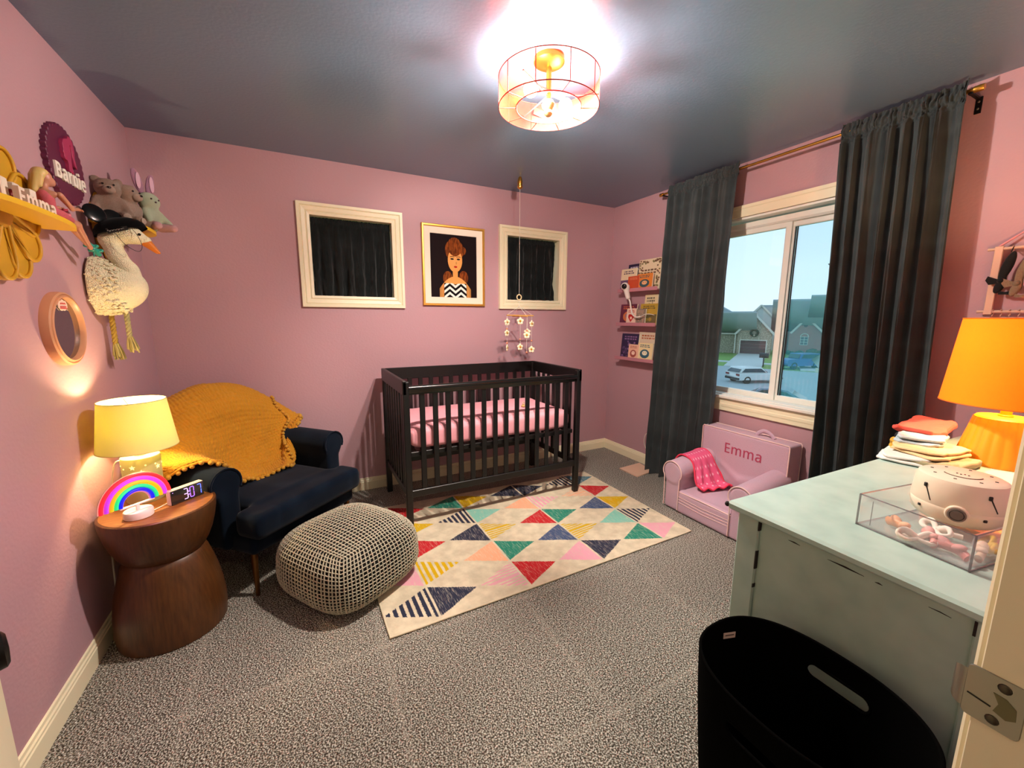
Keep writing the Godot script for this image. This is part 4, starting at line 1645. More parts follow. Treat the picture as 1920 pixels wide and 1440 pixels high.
	var arcs := [[0.1150, Color(1.0, 0.16, 0.20), 0.0070], [0.0990, Color(0.66, 0.22, 0.86), 0.0075], [0.0835, Color(1.0, 0.66, 0.05), 0.0070], [0.0685, Color(0.10, 0.82, 0.48), 0.0070], [0.0540, Color(0.05, 0.10, 0.95), 0.0068]]
	var back := PackedVector2Array()
	for k in 33:
		back.append(Vector2(cos(PI * k / 32), sin(PI * k / 32)) * 0.124 + Vector2(0, 0.056))
	for k in 33:
		back.append(Vector2(-cos(PI * k / 32), sin(PI * k / 32)) * 0.044 + Vector2(0, 0.056))
	prism(st, back, 0.004, T(Vector3(0, 0, -0.005)))
	obj("backing", st, mat(Color(0.90, 0.76, 0.70), 0.5), r)
	for a in arcs:
		st = S()
		var pts := []
		for k in 29:
			pts.append(Vector3(cos(PI * k / 28) * a[0], sin(PI * k / 28) * a[0] + 0.058, 0.002))
		tube(st, pts, a[2], 8)
		obj("neon_tube", st, glow(a[1], 0.75), r)
	omni(r, Vector3(0, 0.12, 0.10), Color(1.0, 0.55, 0.7), 0.012, 0.04)

	# mirror-faced clock
	var ca := Vector3(0.277, TH, 1.178)
	var cb := Vector3(0.376, TH, 1.085)
	var cd := (cb - ca).normalized()
	var c := thing("alarm_clock", "slim mirror-faced alarm clock showing 3:07 in violet digits on the walnut table", "clock", (ca + cb) / 2, atan2(-cd.z, cd.x))
	st = S()
	box(st, Vector3(0, 0.033, -0.014), Vector3(0.137, 0.066, 0.026), 0.003)
	obj("case", st, mat(Color(0.86, 0.80, 0.72), 0.4), c)
	st = S()
	box(st, Vector3(0, 0.033, 0.0), Vector3(0.132, 0.061, 0.003), 0.001)
	var face := mat(Color(0.05, 0.045, 0.05), 0.06)
	face.metallic_specular = 0.9
	obj("face", st, face, c)
	var seg := {"3": "abgcd", "0": "abcdef", "7": "abc"}
	var xs := {0: -0.008, 1: 0.017, 2: 0.047}
	var k := 0
	for ch in "307":
		st = S()
		var x: float = xs[k]
		for s in seg[ch]:
			match s:
				"a": box(st, Vector3(x, 0.056, 0.0022), Vector3(0.013, 0.0032, 0.001), 0.0)
				"g": box(st, Vector3(x, 0.033, 0.0022), Vector3(0.013, 0.0032, 0.001), 0.0)
				"d": box(st, Vector3(x, 0.011, 0.0022), Vector3(0.013, 0.0032, 0.001), 0.0)
				"b": box(st, Vector3(x + 0.0075, 0.0445, 0.0022), Vector3(0.0032, 0.019, 0.001), 0.0)
				"c": box(st, Vector3(x + 0.0075, 0.022, 0.0022), Vector3(0.0032, 0.019, 0.001), 0.0)
				"f": box(st, Vector3(x - 0.0075, 0.0445, 0.0022), Vector3(0.0032, 0.019, 0.001), 0.0)
				"e": box(st, Vector3(x - 0.0075, 0.022, 0.0022), Vector3(0.0032, 0.019, 0.001), 0.0)
		obj("screen_digit", st, glow([Color(0.88, 0.72, 1.0), Color(0.66, 0.45, 1.0), Color(0.38, 0.48, 1.0)][k], 1.25), c)
		k += 1
	st = S()
	box(st, Vector3(0.0045, 0.040, 0.0022), Vector3(0.003, 0.004, 0.001), 0.0)
	box(st, Vector3(0.0045, 0.026, 0.0022), Vector3(0.003, 0.004, 0.001), 0.0)
	box(st, Vector3(-0.058, 0.056, 0.0022), Vector3(0.0025, 0.003, 0.001), 0.0)
	obj("screen_dot", st, glow(Color(0.80, 0.62, 1.0), 1.2), c)
	st = S()
	tube(st, smooth([Vector3(-0.05, 0.012, -0.028), Vector3(-0.09, 0.004, -0.03), Vector3(-0.14, 0.004, -0.02), Vector3(-0.19, 0.004, -0.02)], 4), 0.002, 6)
	obj("cord", st, M.cord_white, c)


func smooth(p: Array, n: int) -> Array:
	var out := []
	for i in p.size() - 1:
		for k in n:
			out.append(spline(p[maxi(i - 1, 0)], p[i], p[i + 1], p[mini(i + 2, p.size() - 1)], float(k) / n))
	out.append(p[-1])
	return out


# ---------------------------------------------------------------- left wall

func on_left(z: float, y: float, d := 0.0) -> Transform3D:
	# local x runs along -z of the room (left to right as seen), local z points off the wall
	return Transform3D(Basis(Vector3.FORWARD, Vector3.UP, Vector3.RIGHT), Vector3(d, y, z))


func petal(len: float, wid: float, n := 14) -> PackedVector2Array:
	# a rounded petal from the origin up +y
	var p := PackedVector2Array()
	for k in n + 1:
		var a := -0.35 + (PI + 0.7) * k / n
		p.append(Vector2(cos(a) * wid, len - wid + sin(a) * wid))
	p.append(Vector2(-wid * 0.35, 0.02))
	p.append(Vector2(wid * 0.35, 0.02))
	return p


func flower_shelf(z: float, y: float, r: float, plank_r: float, depth: float, label: String, turn0: float) -> Node3D:
	var o := thing("flower_shelf", label, "shelf")
	var f := on_left(z, y)
	o.transform = f
	var yel := mat(Color(0.76, 0.57, 0.10), 0.55)
	var deep := mat(Color(0.68, 0.47, 0.06), 0.6)
	for k in 11:
		var a := TAU * k / 11 + turn0
		var b := Transform3D(Basis(Vector3.BACK, a), Vector3(0, 0, 0.010 + 0.0035 * (k % 2)))
		var outer := petal(r, r * 0.27)
		var st := S()
		prism(st, outer, 0.014, b)
		# raised rim
		var pts := []
		for q in outer:
			pts.append(b * Vector3(q.x * 0.9, q.y * 0.975, 0.010))
		tube(st, pts, r * 0.028, 6, true)
		obj("petal", st, yel, o)
	var st := S()
	lathe(st, [Vector2(0, 0), Vector2(r * 0.25, 0), Vector2(r * 0.25, 0.024), Vector2(r * 0.2, 0.030), Vector2(0, 0.030)], 28, T(Vector3.ZERO, Vector3(PI / 2, 0, 0)))
	obj("flower_center", st, deep, o)
	# plank with a bowed front edge
	var pl := PackedVector2Array()
	pl.append(Vector2(-plank_r, 0.0))
	for k in 17:
		var t := -1.0 + k / 8.0
		pl.append(Vector2(plank_r * t, depth * (1.0 - 0.28 * absf(t) ** 3)))
	pl.append(Vector2(plank_r, 0.0))
	st = S()
	prism(st, pl, 0.016, Transform3D(Basis(Vector3.RIGHT, Vector3.BACK, Vector3.DOWN), Vector3(0, 0.0, 0.0)))
	obj("plank", st, mat(Color(0.90, 0.71, 0.12), 0.5), o)
	return o


func build_left_wall() -> void:
	flower_shelf(1.385, 1.690, 0.218, 0.295, 0.125, "large yellow daisy wall shelf holding the seated doll, at the photo's left edge", 0.14)
	flower_shelf(0.515, 1.795, 0.165, 0.17, 0.185, "smaller yellow daisy wall shelf under the stuffed animals near the corner", 0.0)

	# round purple sign
	var s := thing("wall_sign", "purple scalloped round sign with a pink ponytail silhouette and white lettering", "sign")
	s.transform = on_left(0.872, 1.970)
	var st := S()
	var sc := PackedVector2Array()
	for k in 216:
		var a := TAU * k / 216
		sc.append(Vector2.from_angle(a) * (0.143 + 0.009 * absf(sin(a * 18.0))))
	prism(st, sc, 0.018, T(Vector3(0, 0, 0.010)), 0.002)
	obj("plaque", st, mat(Color(0.36, 0.09, 0.22), 0.5), s)
	st = S()
	var head := PackedVector2Array([Vector2(-0.010, -0.045), Vector2(-0.006, -0.020), Vector2(-0.014, -0.008), Vector2(-0.030, -0.006), Vector2(-0.036, 0.004), Vector2(-0.032, 0.012), Vector2(-0.040, 0.018), Vector2(-0.033, 0.030), Vector2(-0.036, 0.050), Vector2(-0.024, 0.070), Vector2(-0.004, 0.078), Vector2(0.010, 0.082), Vector2(0.022, 0.095), Vector2(0.040, 0.096), Vector2(0.056, 0.080), Vector2(0.060, 0.050), Vector2(0.054, 0.015), Vector2(0.064, -0.020), Vector2(0.048, -0.012), Vector2(0.036, 0.020), Vector2(0.036, 0.052), Vector2(0.030, 0.066), Vector2(0.024, 0.060), Vector2(0.028, 0.030), Vector2(0.020, 0.0), Vector2(0.020, -0.025), Vector2(0.028, -0.050)])
	prism(st, head, 0.012, T(Vector3(-0.008, 0.022, 0.025)), 0.001)
	obj("emblem", st, mat(Color(0.64, 0.17, 0.33), 0.5), s)
	text("Barbie", 0.082, 0.007, "Droid Sans", mat(Color(0.95, 0.91, 0.84), 0.5), T(Vector3(0.004, -0.044, 0.023), Vector3(0, 0, 0.0)), s, "lettering", true)

	# oval mirror
	var m := thing("wall_mirror", "small round mirror in a thick peach frame, left of the swan's legs", "mirror")
	m.transform = on_left(1.100, 1.316)
	st = S()
	var prof := [Vector2(0.114, 0.010), Vector2(0.116, 0.028), Vector2(0.120, 0.034), Vector2(0.125, 0.031), Vector2(0.127, 0.026), Vector2(0.132, 0.030), Vector2(0.138, 0.026), Vector2(0.140, 0.014), Vector2(0.139, 0.0), Vector2(0.114, 0.0), Vector2(0.114, 0.010)]
	lathe(st, prof, 56, T(Vector3.ZERO, Vector3(PI / 2, 0, 0)))
	obj("mirror_frame", st, mat(Color(0.80, 0.57, 0.42), 0.4), m)
	st = S()
	lathe(st, [Vector2(0, 0.0), Vector2(0.1145, 0.0), Vector2(0.1145, 0.016), Vector2(0, 0.016)], 48, T(Vector3.ZERO, Vector3(PI / 2, 0, 0)))
	obj("mirror_glass", st, mat(Color(0.62, 0.62, 0.64), 0.03, 1.0), m)
	st = S()
	var tagp := PackedVector2Array()
	for k in 24:
		var a := TAU * k / 24
		tagp.append(Vector2(cos(a) * 0.034, sin(a) * 0.020 + (0.004 if k % 3 == 0 else 0.0)))
	prism(st, tagp, 0.003, T(Vector3(0.0, 0.088, 0.019)))
	var bd := obj("badge", st, mat(Color(0.90, 0.78, 0.72), 0.5), m)
	st = S()
	for q in [[-0.004, 0.044], [-0.010, 0.050]]:
		box(st, Vector3(0.0, 0.088 + q[0], 0.021), Vector3(q[1], 0.004, 0.001), 0.0)
	for k in 7:
		box(st, Vector3(-0.018 + k * 0.006, 0.095 + 0.002 * (k % 2), 0.021), Vector3(0.0035, 0.005, 0.001), 0.0)
	obj("badge_lettering", st, mat(Color(0.78, 0.22, 0.20), 0.5), bd)


func build_swan() -> void:
	var zc := 0.745
	var o := thing("wall_swan", "white plush swan head and body mounted on the left wall with dangling rope legs", "wall decor")
	var plush := mat(Color(0.88, 0.84, 0.70), 0.95)
	plush.heightmap_enabled = true
	plush.heightmap_scale = 0.5
	plush.heightmap_texture = noise_tex(0.12, [], 256, FastNoiseLite.TYPE_SIMPLEX, 2, 41)
	tri_mat(plush, Vector3.ONE * 5.0)
	var b := Basis()
	var st := S()
	blob(st, [["e", Vector3(0.00, 1.505, zc), Vector3(0.10, 0.128, 0.105), b], ["e", Vector3(0.06, 1.485, zc), Vector3(0.10, 0.105, 0.09), b], ["e", Vector3(0.125, 1.500, zc), Vector3(0.066, 0.072, 0.062), b]], 0.008, 0.05, [[Vector3.LEFT, -0.010]])
	obj("body", st, plush, o)
	st = S()
	blob(st, [[Vector3(0.140, 1.515, zc), Vector3(0.128, 1.575, zc), 0.046, 0.034], [Vector3(0.128, 1.575, zc), Vector3(0.096, 1.640, zc), 0.034, 0.029], [Vector3(0.096, 1.640, zc), Vector3(0.078, 1.700, zc), 0.029, 0.031], [Vector3(0.078, 1.712, zc), Vector3(0.150, 1.738, zc), 0.033, 0.036], [Vector3(0.150, 1.738, zc), Vector3(0.205, 1.712, zc), 0.036, 0.022]], 0.006, 0.03)
	obj("neck", st, plush, o)
	st = S()
	blob(st, [[Vector3(0.203, 1.712, zc), Vector3(0.250, 1.662, zc), 0.021, 0.006], [Vector3(0.203, 1.702, zc), Vector3(0.240, 1.664, zc), 0.015, 0.006]], 0.003, 0.008)
	obj("bill", st, mat(Color(0.78, 0.42, 0.05), 0.6), o)
	st = S()
	for dz in [0.028, -0.028]:
		ball(st, Vector3(0.193, 1.735, zc + dz), Vector3.ONE * 0.006, 10, 8)
	obj("eye", st, mat(Color(0.02, 0.02, 0.02), 0.15), o)
	# tufts near the wall end of the body
	st = S()
	for k in 240:
		var a := rng.randf_range(0, TAU)
		var x := rng.randf_range(0.014, 0.115)
		var f := sqrt(maxf(1.0 - pow(x / 0.19, 2.0), 0.0))
		var p := Vector3(x, 1.502 - x * 0.12 + sin(a) * 0.128 * f, zc + cos(a) * 0.106 * f)
		var nrm := Vector3(0.25, sin(a), cos(a)).normalized()
		var t := Vector3.UP.cross(nrm).normalized()
		ball(st, p, Vector3(rng.randf_range(0.008, 0.015), 0.0055, rng.randf_range(0.004, 0.008)), 7, 4, Basis(t, nrm, t.cross(nrm)).rotated(nrm, rng.randf_range(-0.7, 0.7)))
	var tf := obj("feather_tufts", st, plush, o)
	tf.set_meta("kind", "stuff")
	for l in [[0.040, 1.388, 1.232, 1.168, Color(0.80, 0.66, 0.26), 0.722], [0.098, 1.412, 1.264, 1.200, Color(0.80, 0.76, 0.54), 0.735]]:
		var rope := cloth(l[4], 0.5, 50.0, 0.0, 0.15)
		st = S()
		for s in 3:
			var pts := []
			for k in 40:
				var a := k * 0.55 + TAU * s / 3
				pts.append(Vector3(l[0] + 0.0055 * cos(a), lerpf(l[1] + 0.03, l[2], k / 39.0), l[5] + 0.0055 * sin(a)))
			tube(st, pts, 0.0058, 6)
		obj("rope_leg", st, rope, o)
		st = S()
		for k in 22:
			var a := TAU * k / 22 * 2.3
			var rr := 0.004 + 0.013 * (k / 22.0)
			var top := Vector3(l[0] + cos(a) * rr * 0.6, l[2] + 0.006, l[5] + sin(a) * rr * 0.6)
			var mid := Vector3(l[0] + cos(a) * rr * 1.25 + 0.003, (l[2] + l[3]) / 2, l[5] + sin(a) * rr * 1.25)
			var end := Vector3(l[0] + cos(a) * rr * 1.5 + 0.006, l[3] + rng.randf_range(-0.008, 0.012), l[5] + sin(a) * rr * 1.5)
			tube(st, smooth([top, mid, end], 4), 0.0034, 5)
		var ts := obj("tassel", st, cloth(Color(0.84, 0.78, 0.50), 0.5, 50.0, 0.0, 0.1), o)
		ts.set_meta("kind", "stuff")

	# black felt cap with two round ears on the swan's head
	var h := thing("felt_cap", "black felt cap with two round ears worn by the wall swan", "hat", Vector3(0.122, 1.748, zc), 0.0)
	h.rotation.z = 0.30
	var black := velvet(Color(0.012, 0.012, 0.014), 0.1)
	st = S()
	lathe(st, [Vector2(0, 0.0), Vector2(0.094, 0.0), Vector2(0.098, -0.006), Vector2(0.093, 0.016), Vector2(0.078, 0.034), Vector2(0.052, 0.048), Vector2(0.024, 0.054), Vector2(0, 0.055)], 36, Transform3D(), 0.80)
	obj("crown", st, black, h)
	var earm := mat(Color(0.015, 0.015, 0.017), 0.22)
	for e in [[Vector3(-0.046, 0.078, 0.040), 0.5], [Vector3(-0.012, 0.066, -0.045), 0.1]]:
		st = S()
		ball(st, Vector3.ZERO, Vector3(0.043, 0.043, 0.009), 24, 10)
		var ear := obj("ear", st, earm, h)
		ear.position = e[0]
		ear.rotation = Vector3(-0.1, 0.85, e[1])
	st = S()
	prism(st, PackedVector2Array([Vector2(-0.034, -0.012), Vector2(0.040, -0.010), Vector2(0.040, 0.006), Vector2(-0.034, 0.010)]), 0.004, T(Vector3(0.004, -0.006, 0.072), Vector3(0.1, 0, 0)))
	var pt := obj("patch", st, mat(Color(0.05, 0.05, 0.055), 0.6), h)
	st = S()
	var sq := []
	for k in 40:
		sq.append(Vector3(-0.027 + k * 0.0015, -0.007 + 0.005 * sin(k * 0.9) * (0.6 + 0.4 * sin(k * 0.31)), 0.0748 + 0.001 * sin(k * 0.3)))
	tube(st, sq, 0.0011, 5)
	obj("stitching", st, mat(Color(0.55, 0.54, 0.52), 0.5), pt)
	st = S()
	tube(st, smooth([Vector3(-0.012, -0.010, 0.055), Vector3(0.005, -0.07, 0.060), Vector3(0.036, -0.108, 0.060), Vector3(0.058, -0.090, 0.055), Vector3(0.060, -0.04, 0.05), Vector3(0.052, -0.008, 0.045)], 6), 0.0011, 5)
	obj("elastic_band", st, mat(Color(0.10, 0.03, 0.03), 0.6), h)


func build_toys() -> void:
	var I := Basis()
	# letters on the daisy shelf
	var lt := thing("name_letters", "white cut-out name letters Emma standing on the large daisy shelf", "letters")
	lt.transform = on_left(1.372, 1.699, 0.090)
	text("Emma", 0.074, 0.014, "Droid Sans", mat(Color(0.90, 0.82, 0.74), 0.6), T(Vector3(0.02, 0.022, 0), Vector3(0, 0, 0)), lt, "lettering", true)
	var st := S()
	box(st, Vector3(0.02, 0.003, 0), Vector3(0.20, 0.006, 0.02), 0.001)
	obj("base", st, mat(Color(0.88, 0.80, 0.72), 0.6), lt)
	var tr := thing("toy_block", "row of small red and white toy blocks behind the name letters", "toy")
	tr.transform = on_left(1.430, 1.699, 0.050)
	var cs := [Color(0.62, 0.10, 0.10), Color(0.90, 0.84, 0.76), Color(0.55, 0.10, 0.12), Color(0.86, 0.80, 0.74)]
	for k in 6:
		st = S()
		box(st, Vector3(-0.06 + k * 0.036, 0.022 + 0.014 * (k % 2), 0.004 * (k % 3)), Vector3(0.032, 0.044 + 0.028 * (k % 2), 0.03), 0.003)
		obj("block", st, mat(cs[k % 4], 0.6), tr)

	# seated doll, profile to the room, legs over the shelf's end
	var d := thing("doll", "blonde doll in a pink dress sitting on the daisy shelf, legs dangling over its end", "doll")
	var sk := mat(Color(0.74, 0.50, 0.39), 0.45)
	var x := 0.066
	var hd := Transform3D(Basis(Vector3.UP, 2.25), Vector3(x, 1.838, 1.206))   # head turned into the room
	st = S()
	blob(st, [["e", Vector3(x, 1.838, 1.206), Vector3(0.020, 0.026, 0.020), I], [hd * Vector3(0, -0.016, 0.013), hd * Vector3(0, -0.016, 0.016), 0.012, 0.010], [hd * Vector3(0, -0.003, 0.021), hd * Vector3(0, -0.007, 0.024), 0.004, 0.003], [Vector3(x, 1.815, 1.212), Vector3(x, 1.795, 1.218), 0.009, 0.010], ["e", Vector3(x, 1.782, 1.222), Vector3(0.036, 0.014, 0.015), I], [Vector3(x, 1.770, 1.220), Vector3(x, 1.728, 1.208), 0.021, 0.016],
		[Vector3(x, 1.722, 1.205), Vector3(x, 1.716, 1.200), 0.025, 0.026], [Vector3(x + 0.014, 1.716, 1.195), Vector3(x + 0.016, 1.712, 1.055), 0.017, 0.012], [Vector3(x + 0.016, 1.712, 1.055), Vector3(x + 0.016, 1.640, 0.968), 0.0115, 0.007], [Vector3(x + 0.016, 1.640, 0.968), Vector3(x + 0.02, 1.626, 0.945), 0.007, 0.005],
		[Vector3(x - 0.014, 1.716, 1.195), Vector3(x - 0.012, 1.714, 1.050), 0.017, 0.012], [Vector3(x - 0.012, 1.714, 1.050), Vector3(x - 0.008, 1.660, 0.930), 0.0115, 0.007], [Vector3(x - 0.008, 1.660, 0.930), Vector3(x - 0.006, 1.648, 0.905), 0.007, 0.005]], 0.0038, 0.008)
	for s in [1.0, -1.0]:
		var sh := Vector3(x + s * 0.036, 1.782, 1.218)
		var el := Vector3(x + s * 0.040, 1.752, 1.150)
		var ha := Vector3(x + s * 0.026, 1.768, 1.062)
		blob(st, [[sh, el, 0.010, 0.0078], [el, ha, 0.0078, 0.0055], [ha, ha + Vector3(0, 0.002, -0.016), 0.0055, 0.0045]], 0.003, 0.004)
		for f in 4:
			var fa := ha + Vector3((f - 1.5) * 0.0035, 0.002, -0.016)
			tube(st, [fa, fa + Vector3(0, 0.001, -0.010 - 0.002 * (2 - absi(f - 1))), fa + Vector3(0, -0.004, -0.017)], 0.0016, 5)
		tube(st, [ha + Vector3(-s * 0.005, 0.002, -0.008), ha + Vector3(-s * 0.009, 0.004, -0.017)], 0.0017, 5)
	obj("body", st, sk, d)
	st = S()
	for s in [1.0, -1.0]:
		ball(st, hd * Vector3(s * 0.008, 0.004, 0.0185), Vector3(0.003, 0.0025, 0.003), 8, 6)
	obj("eye", st, mat(Color(0.10, 0.08, 0.10), 0.3), d)
	st = S()
	ball(st, hd * Vector3(0, -0.014, 0.0245), Vector3(0.004, 0.002, 0.004), 8, 6)
	obj("lips", st, mat(Color(0.70, 0.15, 0.25), 0.4), d)
	st = S()
	blob(st, [["e", hd * Vector3(0, 0.011, -0.009), Vector3(0.0225, 0.0205, 0.0225), I], [hd * Vector3(0.010, 0.0, -0.022), hd * Vector3(0.012, -0.048, -0.032), 0.013, 0.009], [hd * Vector3(-0.010, 0.0, -0.022), hd * Vector3(-0.012, -0.050, -0.034), 0.013, 0.009], [hd * Vector3(0.017, 0.0, -0.012), hd * Vector3(0.018, -0.034, -0.018), 0.007, 0.005], [hd * Vector3(-0.017, 0.0, -0.012), hd * Vector3(-0.018, -0.034, -0.018), 0.007, 0.005]], 0.0035, 0.008)
	obj("hair", st, mat(Color(0.80, 0.68, 0.40), 0.5), d)
	st = S()
	blob(st, [[Vector3(x, 1.772, 1.221), Vector3(x, 1.728, 1.208), 0.0235, 0.019], ["e", Vector3(x, 1.719, 1.185), Vector3(0.040, 0.024, 0.044), I], ["e", Vector3(x, 1.716, 1.135), Vector3(0.036, 0.018, 0.04), I]], 0.0045, 0.01, [[Vector3.DOWN, -1.699]])
	obj("dress", st, cloth(Color(0.80, 0.36, 0.40), 0.1, 40.0, 0.1), d)
	st = S()
	for q in [Vector3(x + 0.02, 1.628, 0.944), Vector3(x - 0.006, 1.650, 0.902)]:
		blob(st, [[q + Vector3(0, 0.009, 0.014), q + Vector3(0.004, -0.008, -0.022), 0.012, 0.009], [q + Vector3(-0.016, 0.006, -0.004), q + Vector3(0.020, 0.006, -0.004), 0.007, 0.007]], 0.003, 0.004)
		box(st, q + Vector3(0, -0.012, 0.013), Vector3(0.004, 0.018, 0.004), 0.001)
	obj("shoe", st, mat(Color(0.10, 0.55, 0.48), 0.3), d)

	var u := thing("toy_pony", "tiny pink toy pony's head standing beside the doll's knees", "toy", Vector3(0.045, 1.699, 1.045))
	st = S()
	blob(st, [["e", Vector3(0, 0.022, 0), Vector3(0.014, 0.016, 0.02), I], [Vector3(0, 0.034, -0.01), Vector3(0, 0.052, -0.018), 0.010, 0.014], [Vector3(0, 0.052, -0.018), Vector3(0, 0.046, -0.036), 0.013, 0.009], [Vector3(0.008, 0.018, 0.012), Vector3(0.009, 0.003, 0.013), 0.006, 0.005], [Vector3(-0.008, 0.018, 0.012), Vector3(-0.009, 0.003, 0.013), 0.006, 0.005], [Vector3(0.008, 0.018, -0.012), Vector3(0.009, 0.003, -0.013), 0.006, 0.005], [Vector3(-0.008, 0.018, -0.012), Vector3(-0.009, 0.003, -0.013), 0.006, 0.005]], 0.0035, 0.006)
	obj("body", st, mat(Color(0.86, 0.48, 0.52), 0.5), u)
	st = S()
	blob(st, [[Vector3(0, 0.066, -0.012), Vector3(0, 0.036, 0.012), 0.007, 0.006], [Vector3(0.007, 0.064, -0.012), Vector3(0.009, 0.074, -0.012), 0.004, 0.001], [Vector3(-0.007, 0.064, -0.012), Vector3(-0.009, 0.074, -0.012), 0.004, 0.001]], 0.0025, 0.003)
	obj("mane", st, mat(Color(0.70, 0.18, 0.26), 0.6), u)

	# two tan bears and a pale bunny on the corner shelf
	var Y := 1.803
	make_bear(Vector3(0.055, Y, 0.592), 0.35, 0.98, Color(0.68, 0.53, 0.43), "tan teddy bear with its back to the sign, left one on the corner shelf")
	make_bear(Vector3(0.092, Y, 0.502), 1.15, 1.0, Color(0.74, 0.58, 0.47), "pale tan teddy bear with a bare muzzle, between the other bear and bunny")
	var b := thing("plush_bunny", "mint and lilac plush bunny at the corner end of the upper daisy shelf", "stuffed animal", Vector3(0.158, Y, 0.425), 0.9)
	b.scale = Vector3.ONE * 1.12
	st = S()
	blob(st, [["e", Vector3(0, 0.055, 0), Vector3(0.045, 0.055, 0.042), I], ["e", Vector3(0, 0.135, 0.006), Vector3(0.042, 0.040, 0.040), I], [Vector3(0.03, 0.08, 0.02), Vector3(0.045, 0.04, 0.055), 0.015, 0.013], [Vector3(-0.03, 0.08, 0.02), Vector3(-0.045, 0.04, 0.055), 0.015, 0.013]], 0.006, 0.02)
	obj("body", st, cloth(Color(0.76, 0.80, 0.66), 0.4, 40.0, 0.4), b)
	st = S()
	blob(st, [["e", Vector3(0.024, 0.215, -0.006), Vector3(0.019, 0.052, 0.008), Basis(Vector3.BACK, -0.25)], ["e", Vector3(-0.030, 0.218, -0.006), Vector3(0.021, 0.055, 0.008), Basis(Vector3.BACK, 0.25)]], 0.005, 0.006)
	var ear := obj("ear", st, cloth(Color(0.72, 0.50, 0.60), 0.3, 40.0, 0.3), b)
	for q in [Vector3(0.026, 0.215, 0.003), Vector3(-0.032, 0.218, 0.003)]:
		st = S()
		ball(st, q, Vector3(0.011, 0.036, 0.003), 12, 8)
		obj("inner_ear", st, mat(Color(0.80, 0.62, 0.68), 0.8), ear)
	st = S()
	for s in [-1.0, 1.0]:
		blob(st, [[Vector3(s * 0.026, 0.022, 0.03), Vector3(s * 0.036, 0.020, 0.085), 0.020, 0.017]], 0.006, 0.005)
	obj("foot", st, cloth(Color(0.82, 0.60, 0.60), 0.3, 40.0, 0.3), b)
	st = S()
	for s in [-1.0, 1.0]:
		ball(st, Vector3(s * 0.016, 0.142, 0.043), Vector3.ONE * 0.004, 8, 6)
	ball(st, Vector3(0, 0.130, 0.046), Vector3(0.005, 0.004, 0.003), 8, 6)
	obj("face", st, mat(Color(0.25, 0.15, 0.15), 0.3), b)


func make_bear(at: Vector3, turn: float, s: float, c: Color, label: String) -> void:
	var b := thing("teddy_bear", label, "stuffed animal", at, turn, "stuffed animals on the corner shelf")
	b.scale = Vector3.ONE * s
	var I := Basis()
	var fur := cloth(c, 1.0, 22.0, 0.5, 0.15)
	var st := S()
	blob(st, [["e", Vector3(0, 0.066, 0), Vector3(0.056, 0.066, 0.050), I], ["e", Vector3(0, 0.158, 0.012), Vector3(0.050, 0.045, 0.045), I], [Vector3(0.042, 0.100, 0.012), Vector3(0.062, 0.050, 0.050), 0.020, 0.017], [Vector3(-0.042, 0.100, 0.012), Vector3(-0.062, 0.050, 0.050), 0.020, 0.017], [Vector3(0.030, 0.026, 0.030), Vector3(0.044, 0.024, 0.088), 0.026, 0.022], [Vector3(-0.030, 0.026, 0.030), Vector3(-0.044, 0.024, 0.088), 0.026, 0.022], ["e", Vector3(0.040, 0.196, 0.0), Vector3(0.018, 0.018, 0.009), I], ["e", Vector3(-0.040, 0.196, 0.0), Vector3(0.018, 0.018, 0.009), I]], 0.006, 0.016)
	obj("body", st, fur, b)
	st = S()
	ball(st, Vector3(0, 0.146, 0.055), Vector3(0.024, 0.019, 0.021), 14, 10)
	obj("muzzle", st, cloth(c.lightened(0.18), 0.4, 40.0, 0.3), b)
	st = S()
	for x in [-1.0, 1.0]:
		ball(st, Vector3(x * 0.019, 0.170, 0.054), Vector3.ONE * 0.0045, 8, 6)
	ball(st, Vector3(0, 0.152, 0.076), Vector3(0.008, 0.005, 0.004), 8, 6)
	obj("eye", st, mat(Color(0.06, 0.03, 0.02), 0.2), b)
	st = S()
	for x in [-1.0, 1.0]:
		ball(st, Vector3(x * 0.046, 0.024, 0.108), Vector3(0.015, 0.015, 0.004), 10, 6)
	obj("paw_pad", st, cloth(c.lightened(0.25), 0.3, 40.0, 0.2), b)


# ---------------------------------------------------------------- back wall

